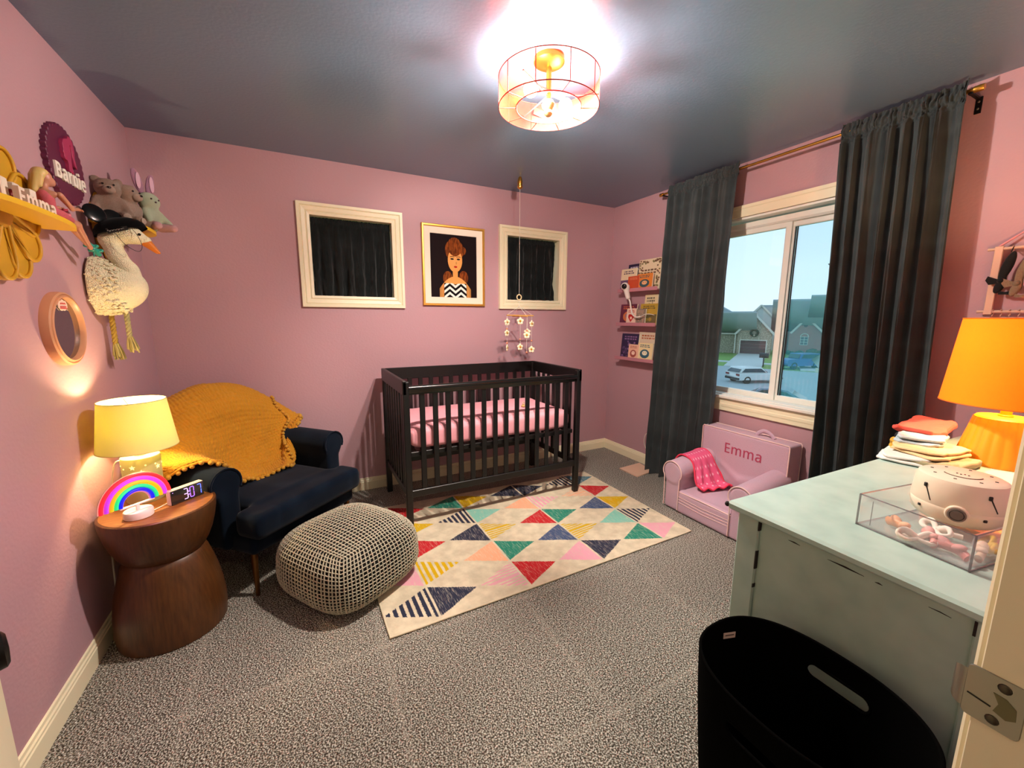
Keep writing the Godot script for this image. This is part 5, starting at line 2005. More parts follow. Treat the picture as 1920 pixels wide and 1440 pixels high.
func build_back_wall() -> void:
	# framed print of a woman's portrait, a generic figure
	var o := thing("framed_picture", "framed portrait of a woman in a striped top, thin gold frame, between the small windows", "picture", Vector3(1.976, 1.781, 0.0))
	var st := S()
	frame(st, 0.500, 0.598, [Vector2(0, 0.004), Vector2(0, 0.020), Vector2(0.004, 0.024), Vector2(0.014, 0.024), Vector2(0.018, 0.020), Vector2(0.018, 0.0), Vector2(0.0, 0.0)])
	obj("picture_frame", st, M.gold, o)
	st = S()
	frame(st, 0.394, 0.494, [Vector2(0, 0.004), Vector2(0.002, 0.010), Vector2(0.054, 0.010), Vector2(0.054, 0.003)])
	obj("mat_board", st, mat(Color(0.92, 0.86, 0.78), 0.8), o)
	var w := 256
	var h := 320
	var im := Image.create(w, h, false, Image.FORMAT_RGB8)
	var nz := FastNoiseLite.new()
	nz.frequency = 0.04
	var ell := func(p: Vector2, c: Vector2, r: Vector2) -> float: return ((p - c) / r).length()
	for j in h:
		for i in w:
			var p := Vector2(i / 256.0, j / 256.0)   # x 0..1, y 0..1.25
			var q := Vector2(absf(p.x - 0.52), p.y)
			var c := Color(0.10, 0.055, 0.065)
			var skin := Color(0.86, 0.60, 0.32)
			var hair := Color(0.34, 0.15, 0.055).lerp(Color(0.55, 0.28, 0.10), clampf(0.5 + 0.9 * sin(p.x * 60.0 + 6.0 * nz.get_noise_2d(i, j * 0.3)) * 0.5, 0, 1))
			if ell.call(p, Vector2(0.36, 0.86), Vector2(0.10, 0.14)) < 1.0 or ell.call(p, Vector2(0.70, 0.84), Vector2(0.10, 0.14)) < 1.0:
				c = hair
			# shoulders, arms and neck
			var sh := 0.82 + q.x * q.x * 2.2
			if (q.x < 0.34 and p.y > sh) or (q.x < 0.055 and p.y > 0.6):
				c = skin.darkened(clampf((q.x - 0.2) * 1.6, 0, 0.4))
			if q.x > 0.235 and q.x < 0.25 and p.y > 1.0:
				c = c.darkened(0.5)
			if p.y > 0.98 - 0.35 * q.x + 0.9 * q.x * q.x and q.x < 0.24 and p.y > 0.96:
				var t := fmod(p.y * 9.0 + (q.x * 7.0 if q.x < 0.12 else 1.7 - q.x * 7.0), 1.0)
				c = Color(0.92, 0.90, 0.86) if t < 0.5 else Color(0.05, 0.05, 0.06)
			if ell.call(p, Vector2(0.51, 0.30), Vector2(0.20, 0.22)) < 1.0 or ell.call(p, Vector2(0.51, 0.17), Vector2(0.13, 0.12)) < 1.0 or ell.call(p, Vector2(0.70, 0.30), Vector2(0.06, 0.08)) < 1.0:
				c = hair
			if ell.call(p, Vector2(0.52, 0.50), Vector2(0.155, 0.235)) < 1.0 and p.y > 0.36 + 0.06 * cos((p.x - 0.52) * 14.0):
				c = skin.lightened(0.08 * (1.0 - ell.call(p, Vector2(0.50, 0.5), Vector2(0.16, 0.24))))
				for s in [-1.0, 1.0]:
					var e := Vector2(0.525 + s * 0.068, 0.475)
					if ell.call(p, e, Vector2(0.036, 0.016)) < 1.0:
						c = Color(0.12, 0.09, 0.10)
					if absf(p.y - (0.425 + 0.8 * pow(p.x - e.x, 2.0) * 6.0)) < 0.006 and absf(p.x - e.x) < 0.045:
						c = Color(0.32, 0.17, 0.08)
				if ell.call(p, Vector2(0.53, 0.628), Vector2(0.036, 0.018)) < 1.0:
					c = Color(0.66, 0.12, 0.10)
				if absf(p.x - 0.545) < 0.006 and p.y > 0.53 and p.y < 0.575:
					c = skin.darkened(0.22)
			im.set_pixel(i, j, c)
	var pm := mat(Color.WHITE, 0.7)
	pm.metallic_specular = 0.2
	pm.albedo_texture = tex(im)
	st = S()
	var z := 0.0055
	quad(st, Vector3(-0.200, -0.250, z), Vector3(0.200, -0.250, z), Vector3(0.200, 0.250, z), Vector3(-0.200, 0.250, z))
	box(st, Vector3(0, 0, 0.0025), Vector3(0.42, 0.52, 0.004), 0.0)
	obj("print", st, pm, o)

	# gathered black curtains hung inside the two small windows
	small_curtain(Vector3(1.205, 1.7935, -0.045), 0.556, 0.548, "black gathered curtain filling the left small window above the armchair", 3)
	small_curtain(Vector3(2.728, 1.800, -0.045), 0.520, 0.545, "black gathered curtain in the right small window behind the mobile", 8)


func small_curtain(at: Vector3, w: float, h: float, label: String, sd: int) -> void:
	var o := thing("small_curtain", label, "curtain", at)
	var nz := FastNoiseLite.new()
	nz.seed = sd
	nz.frequency = 1.0
	var y0 := -h / 2 + 0.004
	var y1 := h / 2 - 0.004
	var f := func(u: float, v: float, back: float) -> Vector3:
		var y := lerpf(y0, y1, v)
		var t := clampf((y1 - 0.07 - y) / 0.3, 0.0, 1.0)
		var head := smoothstep(y1 - 0.075, y1 - 0.045, y)
		var x := (u - 0.5) * (w - 0.012)
		var fold := sin(u * TAU * 7.0 + 2.6 * nz.get_noise_2d(u * 5.0, v * 0.7)) * (0.010 + 0.014 * t)
		var fine := 0.005 * sin(u * TAU * 26.0 + 9.0 * nz.get_noise_2d(u * 9.0, v * 9.0 * head))
		x += 0.008 * nz.get_noise_2d(u * 8.0, v * 3.0) * t
		var z := fold * (1.0 - head) + fine * (0.25 + head) + 0.010 * nz.get_noise_2d(u * 4.0 + 3.0, v * 5.0) * (1.0 - head)
		if head > 0.0:
			z += 0.010 * sin(clampf((y - (y1 - 0.06)) / 0.035, 0, 1) * PI)
		return Vector3(x, y + 0.006 * fine * 40.0 * step01(v, 0.99) + (0.010 * nz.get_noise_2d(u * 6.0, 9.0) if v < 0.01 else 0.0), z - back)
	var st := S()
	surf(st, 160, 40, func(u: float, v: float) -> Vector3: return f.call(u, v, 0.0))
	surf(st, 160, 10, func(u: float, v: float) -> Vector3: return f.call(1.0 - u, v, 0.003))
	obj("curtain_panel", st, velvet(Color(0.10, 0.115, 0.115), 0.3), o)
	st = S()
	tube(st, [Vector3(-w / 2 + 0.001, y1 - 0.042, -0.006), Vector3(w / 2 - 0.001, y1 - 0.042, -0.006)], 0.006, 8)
	obj("tension_rod", st, M.white, o)


func step01(v: float, e: float) -> float:
	return 1.0 if v > e else 0.0


func build_mobile() -> void:
	var c := Vector3(2.405, 0, 0.338)
	var o := thing("crib_mobile", "felt daisy mobile on a white string from a brass ceiling hook, above the crib", "mobile", c)
	var st := S()
	lathe(st, [Vector2(0, 2.352), Vector2(0.008, 2.352), Vector2(0.020, 2.362), Vector2(0.022, 2.372), Vector2(0.017, 2.378), Vector2(0.020, 2.400), Vector2(0.016, 2.425), Vector2(0.010, 2.44), Vector2(0, 2.44)], 24)
	obj("ceiling_hook", st, M.brass, o)
	st = S()
	tube(st, [Vector3(0, 2.353, 0), Vector3(0, 1.552, 0)], 0.0013, 6)
	tube(st, [Vector3(0, 1.512, 0), Vector3(0, 1.460, 0)], 0.0016, 6)
	for a in [Vector3(-0.105, 1.392, 0), Vector3(0.122, 1.390, 0), Vector3(0.01, 1.390, 0.10), Vector3(0, 1.392, -0.10)]:
		tube(st, [Vector3(0, 1.462, 0), a], 0.0013, 6)
	obj("string", st, M.cord_white, o)
	st = S()
	tube(st, ring_pts(Vector3(0, 1.532, 0), 0.020, 24), 0.0045, 8, true)
	obj("wooden_ring", st, mat(Color(0.86, 0.76, 0.58), 0.6), o)
	var wood := mat(Color(0.78, 0.58, 0.30), 0.6)
	for d in [[Vector3(-0.112, 1.388, 0), Vector3(0.135, 1.386, 0)], [Vector3(0, 1.382, -0.115), Vector3(0.012, 1.380, 0.115)]]:
		st = S()
		tube(st, [d[0], d[1]], 0.0052, 8)
		obj("dowel", st, wood, o)
	var felt := mat(Color(0.92, 0.87, 0.74), 0.9)
	var gold := mat(Color(0.66, 0.50, 0.14), 0.8)
	var bead := mat(Color(0.80, 0.52, 0.40), 0.6)
	# strands: x, z, top, [y of daisies], [y of beads], facing
	var strands := [[-0.108, 0.0, 1.387, [1.333, 1.128], [1.166]], [-0.120, 0.02, 1.380, [1.248], [1.281]], [-0.018, 0.055, 1.380, [1.342, 1.135], [1.197]], [0.018, 0.10, 1.380, [1.232], [1.268, 1.095]], [0.120, 0.0, 1.386, [1.320, 1.108], [1.180]], [0.090, -0.02, 1.386, [1.252], [1.222]]]
	for s in strands:
		st = S()
		var lowest: float = s[3][-1]
		for y in s[4]:
			lowest = minf(lowest, y)
		tube(st, [Vector3(s[0], s[2], s[1]), Vector3(s[0], lowest, s[1])], 0.0010, 5)
		obj("string", st, M.cord_white, o)
		var n := 0
		for y in s[3]:
			var turn: float = [0.35, -0.5, 0.1, 0.9][(n + int(absf(s[0]) * 100)) % 4]
			n += 1
			var b := Basis(Vector3.UP, turn)
			st = S()
			for k in 5:
				var a := TAU * k / 5 + PI / 2
				ball(st, Vector3(s[0], y, s[1]) + b * Vector3(cos(a) * 0.0175, sin(a) * 0.0175, 0), Vector3(0.0118, 0.0118, 0.006), 10, 6, b)
			var dz := obj("daisy", st, felt, o)
			st = S()
			ball(st, Vector3(s[0], y, s[1]) + b * Vector3(0, 0, 0.004), Vector3(0.0095, 0.0095, 0.006), 10, 6, b)
			obj("daisy_center", st, gold, dz)
		for y in s[4]:
			st = S()
			ball(st, Vector3(s[0], y, s[1]), Vector3.ONE * 0.0085, 10, 8)
			obj("bead", st, bead, o)


# ---------------------------------------------------------------- curtains at the big window

func build_curtains() -> void:
	var rx := W - 0.098
	var ry := 2.375
	var r := thing("curtain_rod", "thin brass curtain rod with dark brackets above the sliding window", "curtain rod")
	var st := S()
	tube(st, [Vector3(rx, ry, 0.70), Vector3(rx, ry, 2.465)], 0.0085, 12)
	obj("rod", st, M.brass, r)
	for s in [[0.70, -1.0], [2.465, 1.0]]:
		st = S()
		lathe(st, [Vector2(0, -0.004), Vector2(0.0135, -0.004), Vector2(0.0135, 0.026), Vector2(0.0125, 0.028), Vector2(0, 0.028)], 20, T(Vector3(rx, ry, s[0]), Vector3(PI / 2 * s[1], 0, 0)))
		obj("finial", st, M.brass, r)
		st = S()
		box(st, Vector3((W + rx) / 2, ry - 0.012, s[0] - 0.012 * s[1]), Vector3(W - rx, 0.008, 0.014), 0.001)
		box(st, Vector3(W - 0.003, ry - 0.040, s[0] - 0.010 * s[1]), Vector3(0.006, 0.07, 0.022), 0.001)
		box(st, Vector3(rx, ry - 0.0125, s[0] - 0.012 * s[1]), Vector3(0.022, 0.008, 0.016), 0.001)
		var br := obj("bracket", st, M.dark_metal, r)
		st = S()
		for dy in [-0.025, -0.055]:
			ball(st, Vector3(W - 0.007, ry + dy, s[0] - 0.010 * s[1]), Vector3(0.002, 0.005, 0.005), 10, 6)
		obj("screw", st, M.steel, br)
	long_curtain(0.775, 1.375, 0.705, 1.325, rx, ry, 2, "long charcoal velvet curtain left of the sliding window, beside the book ledges")
	long_curtain(1.965, 2.448, 2.035, 2.520, rx, ry, 6, "long charcoal velvet curtain right of the sliding window, behind the dresser")


func long_curtain(t0: float, t1: float, b0: float, b1: float, rx: float, ry: float, sd: int, label: String) -> void:
	var o := thing("curtain", label, "curtain")
	var nz := FastNoiseLite.new()
	nz.seed = sd
	nz.frequency = 1.0
	var ytop := 2.418
	var f := func(u: float, v: float, back: float) -> Vector3:
		var y: float
		# rows: bottom, long body, rod pocket, ruffle
		if v < 0.7:
			y = lerpf(0.006, ry - 0.06, v / 0.7)
		else:
			y = lerpf(ry - 0.06, ytop, (v - 0.7) / 0.3)
		var k := clampf(1.0 - y / (ry - 0.06), 0.0, 1.0)
		var head := smoothstep(ry - 0.075, ry - 0.02, y)
		var z := lerpf(lerpf(t0, b0, k), lerpf(t1, b1, k), u)
		var ph := u * TAU * 7.5 + 2.4 * nz.get_noise_2d(u * 4.0, 0.0) + 0.9 * nz.get_noise_2d(u * 3.0, k * 2.0)
		var s := sin(ph)
		var pleat := (signf(s) * pow(absf(s), 0.7)) * (0.028 + 0.020 * k) + 0.008 * sin(ph * 2.3 + 1.0) * (1.0 - 0.5 * k)
		var fine := sin(u * TAU * 24.0 + 6.0 * nz.get_noise_2d(u * 12.0, y * 8.0 * head))
		var x := rx - 0.012 - pleat * (1.0 - 0.72 * head) - 0.007 * fine * (1.0 - 0.8 * k) * (0.25 + 0.9 * head)
		if head > 0.0:
			var q := clampf((y - (ry - 0.030)) / 0.05, 0.0, 1.0)
			x -= 0.014 * sin(q * PI)
			y += 0.010 * nz.get_noise_2d(u * 14.0, 4.0) * smoothstep(ry + 0.01, ytop, y)
		z += 0.010 * cos(ph) * (0.4 + k)
		x -= 0.03 * smoothstep(0.86, 1.0, k) * nz.get_noise_2d(u * 5.0, 7.0)
		return Vector3(minf(x, W - 0.02) + back, y, z)
	var st := S()
	surf(st, 190, 60, func(u: float, v: float) -> Vector3: return f.call(u, v, 0.0))
	surf(st, 190, 60, func(u: float, v: float) -> Vector3: return f.call(1.0 - u, v, 0.0035))
	obj("curtain_panel", st, M.curtain, o)
	st = S()
	for e in [0.0, 1.0]:
		var pts := []
		for j in 41:
			pts.append(f.call(e, j / 40.0, 0.0018))
		tube(st, pts, 0.0022, 5)
	obj("side_hem", st, M.curtain, o)


# ---------------------------------------------------------------- child's sofa

func build_sofa() -> void:
	var zc := 1.612
	var o := thing("kids_sofa", "small pink upholstered child's sofa embroidered Emma under the big window", "sofa", Vector3(3.35, 0, zc))
	# local: x to the wall, z along the wall
	var pink := cloth(Color(0.77, 0.635, 0.70), 0.12, 20.0, 0.25, 0.06)
	var pipe := cloth(Color(0.92, 0.78, 0.76), 0.1, 40.0, 0.0, 0.05)
	var st := S()
	blob(st, [["b", Vector3(-0.035, 0.085, 0), Vector3(0.185, 0.066, 0.19), Basis(), 0.016], ["e", Vector3(-0.05, 0.135, 0), Vector3(0.16, 0.05, 0.17), Basis()]], 0.011, 0.02)
	obj("seat", st, pink, o)
	st = S()
	blob(st, [["b", Vector3(0.195, 0.295, 0), Vector3(0.058, 0.274, 0.298), Basis(), 0.012], [Vector3(0.140, 0.39, -0.25), Vector3(0.136, 0.22, -0.10), 0.008, 0.014], [Vector3(0.138, 0.34, -0.16), Vector3(0.134, 0.24, 0.02), 0.010, 0.016], [Vector3(0.136, 0.25, 0.0), Vector3(0.140, 0.31, 0.24), 0.016, 0.008], ["e", Vector3(0.142, 0.22, 0.02), Vector3(0.02, 0.06, 0.22), Basis()]], 0.009, 0.028)
	var back := obj("backrest", st, pink, o)
	for s in [-1.0, 1.0]:
		st = S()
		blob(st, [[Vector3(-0.20, 0.285, s * 0.255), Vector3(0.14, 0.335, s * 0.255), 0.082, 0.075], ["b", Vector3(-0.03, 0.12, s * 0.255), Vector3(0.185, 0.10, 0.048), Basis(), 0.016]], 0.010, 0.03, [[Vector3.LEFT, 0.240]])
		var arm := obj("armrest", st, pink, o)
		st = S()
		var pts := [Vector3(-0.240, 0.02, s * 0.255 - 0.062), Vector3(-0.240, 0.14, s * 0.255 - 0.062)]
		for k in 13:
			var a := PI + 0.6 - (PI + 1.2) * k / 12
			pts.append(Vector3(-0.240, 0.283 + sin(a) * 0.079, s * 0.255 + cos(a) * 0.079))
		pts.append(Vector3(-0.240, 0.14, s * 0.255 + 0.062))
		pts.append(Vector3(-0.240, 0.02, s * 0.255 + 0.062))
		tube(st, smooth(pts, 3), 0.0042, 6)
		obj("piping", st, pipe, arm)
	st = S()
	tube(st, [Vector3(-0.232, 0.155, -0.2), Vector3(-0.236, 0.160, 0), Vector3(-0.232, 0.155, 0.2)], 0.0042, 6)
	for y in [0.115, 0.095, 0.075]:
		tube(st, [Vector3(-0.2365, y + 0.006, -0.19), Vector3(-0.2370, y - 0.003, 0.0), Vector3(-0.2365, y + 0.004, 0.19)], 0.0022, 5)
	obj("piping", st, pipe, o)
	st = S()
	for x in [0.127, 0.263]:
		var pts := []
		for q in [Vector2(-0.309, 0.14), Vector2(-0.309, 0.572), Vector2(-0.302, 0.580), Vector2(0.302, 0.580), Vector2(0.309, 0.572), Vector2(0.309, 0.14)]:
			pts.append(Vector3(x, q.y, q.x))
		tube(st, pts, 0.0042, 6)
	obj("piping", st, pipe, back)
	text("Emma", 0.098, 0.003, "Droid Sans", mat(Color(0.66, 0.22, 0.33), 0.7), Transform3D(Basis(Vector3.BACK, Vector3.UP, Vector3.LEFT), Vector3(0.124, 0.455, 0.012)), back, "embroidered_lettering")
	st = S()
	tube(st, smooth([Vector3(0.20, 0.583, 0.05), Vector3(0.20, 0.608, 0.075), Vector3(0.20, 0.622, 0.105), Vector3(0.20, 0.608, 0.145), Vector3(0.20, 0.583, 0.17)], 4), 0.006, 8, false, true, 2.2)
	obj("carry_handle", st, pink, back)

	# pink blanket over the left arm
	var G := [
		[Vector3(-0.10, 0.20, -0.345), Vector3(-0.02, 0.21, -0.345), Vector3(0.07, 0.22, -0.345)],
		[Vector3(-0.105, 0.33, -0.340), Vector3(-0.02, 0.335, -0.340), Vector3(0.07, 0.345, -0.34)],
		[Vector3(-0.11, 0.378, -0.285), Vector3(-0.02, 0.385, -0.280), Vector3(0.075, 0.400, -0.275)],
		[Vector3(-0.115, 0.365, -0.215), Vector3(-0.03, 0.375, -0.200), Vector3(0.075, 0.385, -0.195)],
		[Vector3(-0.12, 0.275, -0.168), Vector3(-0.04, 0.285, -0.15), Vector3(0.085, 0.29, -0.14)],
		[Vector3(-0.14, 0.200, -0.135), Vector3(-0.05, 0.205, -0.10), Vector3(0.095, 0.215, -0.09)],
		[Vector3(-0.145, 0.186, -0.08), Vector3(-0.05, 0.188, -0.04), Vector3(0.10, 0.192, -0.03)],
	]
	var b := thing("baby_blanket", "bright pink patterned blanket draped over the left arm of the child's sofa", "blanket", Vector3(3.35, 0, zc))
	var nz := FastNoiseLite.new()
	nz.frequency = 2.0
	var fn := func(u: float, v: float, off: float) -> Vector3:
		var p := grid_at(G, u, v)
		var e := 0.01
		var n := (grid_at(G, u, minf(v + e, 1)) - grid_at(G, u, maxf(v - e, 0))).cross(grid_at(G, minf(u + e, 1), v) - grid_at(G, maxf(u - e, 0), v)).normalized()
		if n.y < 0 and v > 0.2:
			n = -n
		var fold := 0.010 * (1.0 + sin(u * 21.0 + v * 3.0 + 2.0 * nz.get_noise_2d(u, v))) * smoothstep(0.45, 0.8, v)
		p.x += 0.012 * sin(v * 20.0) * (u - 0.5)
		return p + n * (off + fold)
	st = S()
	surf(st, 50, 70, func(u: float, v: float) -> Vector3: return fn.call(u, v, 0.010))
	surf(st, 50, 70, func(u: float, v: float) -> Vector3: return fn.call(1.0 - u, v, 0.004))
	var im := Image.create(256, 256, false, Image.FORMAT_RGB8)
	im.fill(Color(0.86, 0.34, 0.50))
	for y in 10:
		for x in 9:
			var cx := x * 28 + (14 if y % 2 else 0)
			var cy := y * 26
			for dy in range(-6, 7):
				for dx in range(-7, 8):
					if absf(dx) * 0.8 + absf(dy) < 6.5 - 2.0 * absf(sin(dx * 0.8)) and cx + dx >= 0 and cx + dx < 256 and cy + dy >= 0 and cy + dy < 256:
						im.set_pixel(cx + dx, cy + dy, Color(0.95, 0.70, 0.78))
	var bm := mat(Color.WHITE, 0.9)
	bm.albedo_texture = tex(im)
	obj("cloth", st, bm, b)
	st = S()
	for e in [[0, 0.0], [1, 1.0], [0, 1.0]]:
		var pts := []
		for k in 40:
			var t := k / 39.0
			pts.append(fn.call(e[1], t, 0.007) if e[0] == 0 else fn.call(t, 1.0, 0.007))
		tube(st, pts, 0.0062, 6)
	obj("ruffled_edge", st, mat(Color(0.90, 0.22, 0.34), 0.9), b)

	# flat floor sheet at the foot of the left curtain
	var fl := S()
	var P := PackedVector2Array([Vector2(3.329, 0.584), Vector2(3.338, 0.800), Vector2(3.55, 0.775), Vector2(3.60, 0.56)])
	prism(fl, P, 0.010, Transform3D(Basis(Vector3.RIGHT, Vector3.BACK, Vector3.DOWN), Vector3(0, 0.006, 0)))
	var fo := obj("floor_sheet", fl, mat(Color(0.84, 0.70, 0.60), 0.7))
	tag(fo, "flat beige square lying on the carpet under the left long curtain", "sheet")
	var oc := thing("outlet", "white power outlet with a dangling cord low on the right wall", "outlet", Vector3(W, 0.30, 0.64))
	st = S()
	box(st, Vector3(-0.003, 0, 0), Vector3(0.006, 0.115, 0.07), 0.002)
	obj("outlet_plate", st, M.white, oc)
	st = S()
	box(st, Vector3(-0.018, 0.02, 0), Vector3(0.026, 0.03, 0.03), 0.004)
	tube(st, smooth([Vector3(-0.03, 0.02, -0.0), Vector3(-0.04, 0.0, -0.03), Vector3(-0.03, -0.08, -0.05), Vector3(-0.02, -0.16, -0.02), Vector3(-0.02, -0.19, 0.02)], 5), 0.003, 6)
	obj("plug", st, M.cord_white, oc)


# ---------------------------------------------------------------- book ledges on the right wall

func build_ledges() -> void:
	var lp := mat(Color(0.72, 0.48, 0.52), 0.5)
	var ys := [1.612, 1.300, 0.978]
	var where := ["top", "middle", "bottom"]
	for k in 3:
		var o := thing("book_ledge", "mauve picture ledge, %s of the three holding children's books" % where[k], "shelf", Vector3(W, ys[k], 0.455), 0.0, "book ledges on the right wall")
		var st := S()
		box(st, Vector3(-0.050, 0.004, 0), Vector3(0.100, 0.010, 0.495), 0.002)
		obj("shelf_board", st, lp, o)
		st = S()
		box(st, Vector3(-0.0985, 0.014, 0), Vector3(0.006, 0.032, 0.495), 0.002)
		obj("lip", st, lp, o)
		st = S()
		box(st, Vector3(-0.004, 0.03, 0), Vector3(0.008, 0.06, 0.495), 0.002)
		obj("back_strip", st, lp, o)
	# books: z0, z1, top, row, depth from the wall, spine thickness, cover, accent, style, label
	var C := [
		[0.262, 0.430, 1.868, 0, 0.020, 0.014, Color(0.13, 0.08, 0.22), Color(0.75, 0.72, 0.80), 2, "deep violet book, rearmost at the left of the top ledge"],
		[0.410, 0.672, 1.892, 0, 0.030, 0.022, Color(0.86, 0.79, 0.66), Color(0.40, 0.28, 0.20), 3, "tall cream book with a framed title, rising above the top ledge"],
		[0.205, 0.405, 1.828, 0, 0.048, 0.014, Color(0.88, 0.80, 0.66), Color(0.40, 0.30, 0.42), 1, "cream book with a violet lower half at the left of the top ledge"],
		[0.325, 0.470, 1.752, 0, 0.068, 0.012, Color(0.78, 0.30, 0.16), Color(0.90, 0.55, 0.40), 0, "small orange red book behind the camera on the top ledge"],
		[0.440, 0.625, 1.762, 0, 0.066, 0.014, Color(0.84, 0.50, 0.20), Color(0.20, 0.32, 0.36), 4, "orange book with a big round shape, front right of the top ledge"],
		[0.490, 0.640, 1.582, 1, 0.018, 0.014, Color(0.86, 0.79, 0.62), Color(0.30, 0.28, 0.26), 5, "cream spotted book, rearmost on the middle ledge"],
		[0.205, 0.420, 1.502, 1, 0.034, 0.014, Color(0.38, 0.14, 0.24), Color(0.80, 0.45, 0.26), 4, "plum book with an orange figure at the left of the middle ledge"],
		[0.470, 0.672, 1.500, 1, 0.040, 0.018, Color(0.72, 0.58, 0.20), Color(0.40, 0.36, 0.22), 1, "mustard yellow book at the right of the middle ledge"],
		[0.325, 0.448, 1.460, 1, 0.064, 0.012, Color(0.90, 0.78, 0.70), Color(0.72, 0.10, 0.10), 6, "pale book with a red heart on the middle ledge"],
		[0.440, 0.560, 1.455, 1, 0.062, 0.014, Color(0.52, 0.46, 0.40), Color(0.78, 0.60, 0.50), 5, "grey brown picture book behind the camera cable on the middle ledge"],
		[0.445, 0.672, 1.245, 2, 0.022, 0.016, Color(0.82, 0.76, 0.66), Color(0.80, 0.36, 0.12), 1, "white book with an orange animal, rearmost on the bottom ledge"],
		[0.238, 0.462, 1.226, 2, 0.036, 0.016, Color(0.15, 0.12, 0.26), Color(0.55, 0.42, 0.60), 5, "dark blue starry book at the left of the bottom ledge"],
		[0.375, 0.505, 1.130, 2, 0.066, 0.012, Color(0.90, 0.72, 0.60), Color(0.62, 0.30, 0.26), 4, "peach book with a round face, front of the bottom ledge"],
		[0.485, 0.665, 1.150, 2, 0.060, 0.018, Color(0.90, 0.82, 0.62), Color(0.18, 0.36, 0.42), 4, "cream and yellow book with a teal picture, right of the bottom ledge"],
	]
	for b in C:
		var y0: float = ys[b[3]] + 0.010
		var h: float = b[2] - y0
		var w: float = b[1] - b[0]
		var o := thing("book", "children's " + b[9], "book", Vector3(W - b[4] - 0.022, y0, (b[0] + b[1]) / 2), 0.0, "children's books on the ledges")
		o.rotation.z = -0.085
		var th: float = b[5]
		var st := S()
		box(st, Vector3(th / 2, h / 2, 0), Vector3(th, h, w), 0.0015)
		obj("cover", st, mat((b[6] as Color).lightened(0.05), 0.45), o)
		st = S()
		box(st, Vector3(th / 2, h / 2 + 0.0012, 0.0015), Vector3(th * 0.7, h - 0.003, w - 0.001), 0.0)
		obj("pages", st, mat(Color(0.90, 0.86, 0.76), 0.8), o)
		st = S()
		quad(st, Vector3(-0.0008, 0.004, -w / 2 + 0.003), Vector3(-0.0008, 0.004, w / 2 - 0.003), Vector3(-0.0008, h - 0.004, w / 2 - 0.003), Vector3(-0.0008, h - 0.004, -w / 2 + 0.003))
		var pm := mat(Color.WHITE, 0.4)
		pm.albedo_texture = tex(cover_print(b[6], b[7], b[8], int(b[0] * 1000)))
		obj("cover_print", st, pm, o)

	# baby monitor camera on a gooseneck
	var cam := thing("baby_monitor", "white baby monitor camera with a black lens on a curved neck before the ledges", "camera", Vector3(W, 0, 0))
	var white := mat(Color(0.90, 0.86, 0.82), 0.35)
	var st := S()
	var eye := Vector3(-0.135, 1.660, 0.345)
	blob(st, [[eye, eye + Vector3(0.012, -0.008, 0.004), 0.036, 0.034], [eye + Vector3(0.010, -0.02, 0.006), Vector3(-0.112, 1.560, 0.368), 0.026, 0.021]], 0.0055, 0.012)
	obj("housing", st, white, cam)
	st = S()
	var look := Vector3(-0.80, -0.05, 0.60).normalized()
	var lb := Basis(look.cross(Vector3.UP).normalized(), look, look.cross(Vector3.UP).normalized().cross(look))
	lathe(st, [Vector2(0, 0.026), Vector2(0.024, 0.026), Vector2(0.023, 0.036), Vector2(0.012, 0.040), Vector2(0, 0.041)], 24, Transform3D(lb, eye))
	obj("lens", st, mat(Color(0.015, 0.015, 0.02), 0.08), cam)
	st = S()
	tube(st, smooth([Vector3(-0.112, 1.562, 0.368), Vector3(-0.100, 1.52, 0.385), Vector3(-0.104, 1.46, 0.405), Vector3(-0.112, 1.405, 0.440), Vector3(-0.116, 1.380, 0.490), Vector3(-0.112, 1.385, 0.54)], 6), 0.0075, 8)
	obj("gooseneck", st, white, cam)
	st = S()
	tube(st, smooth([Vector3(-0.112, 1.385, 0.54), Vector3(-0.105, 1.405, 0.59), Vector3(-0.06, 1.40, 0.640), Vector3(-0.012, 1.36, 0.665), Vector3(-0.008, 1.2, 0.672), Vector3(-0.008, 0.9, 0.668), Vector3(-0.010, 0.42, 0.660), Vector3(-0.030, 0.33, 0.645)], 6), 0.0028, 6)
	obj("cord", st, white, cam)


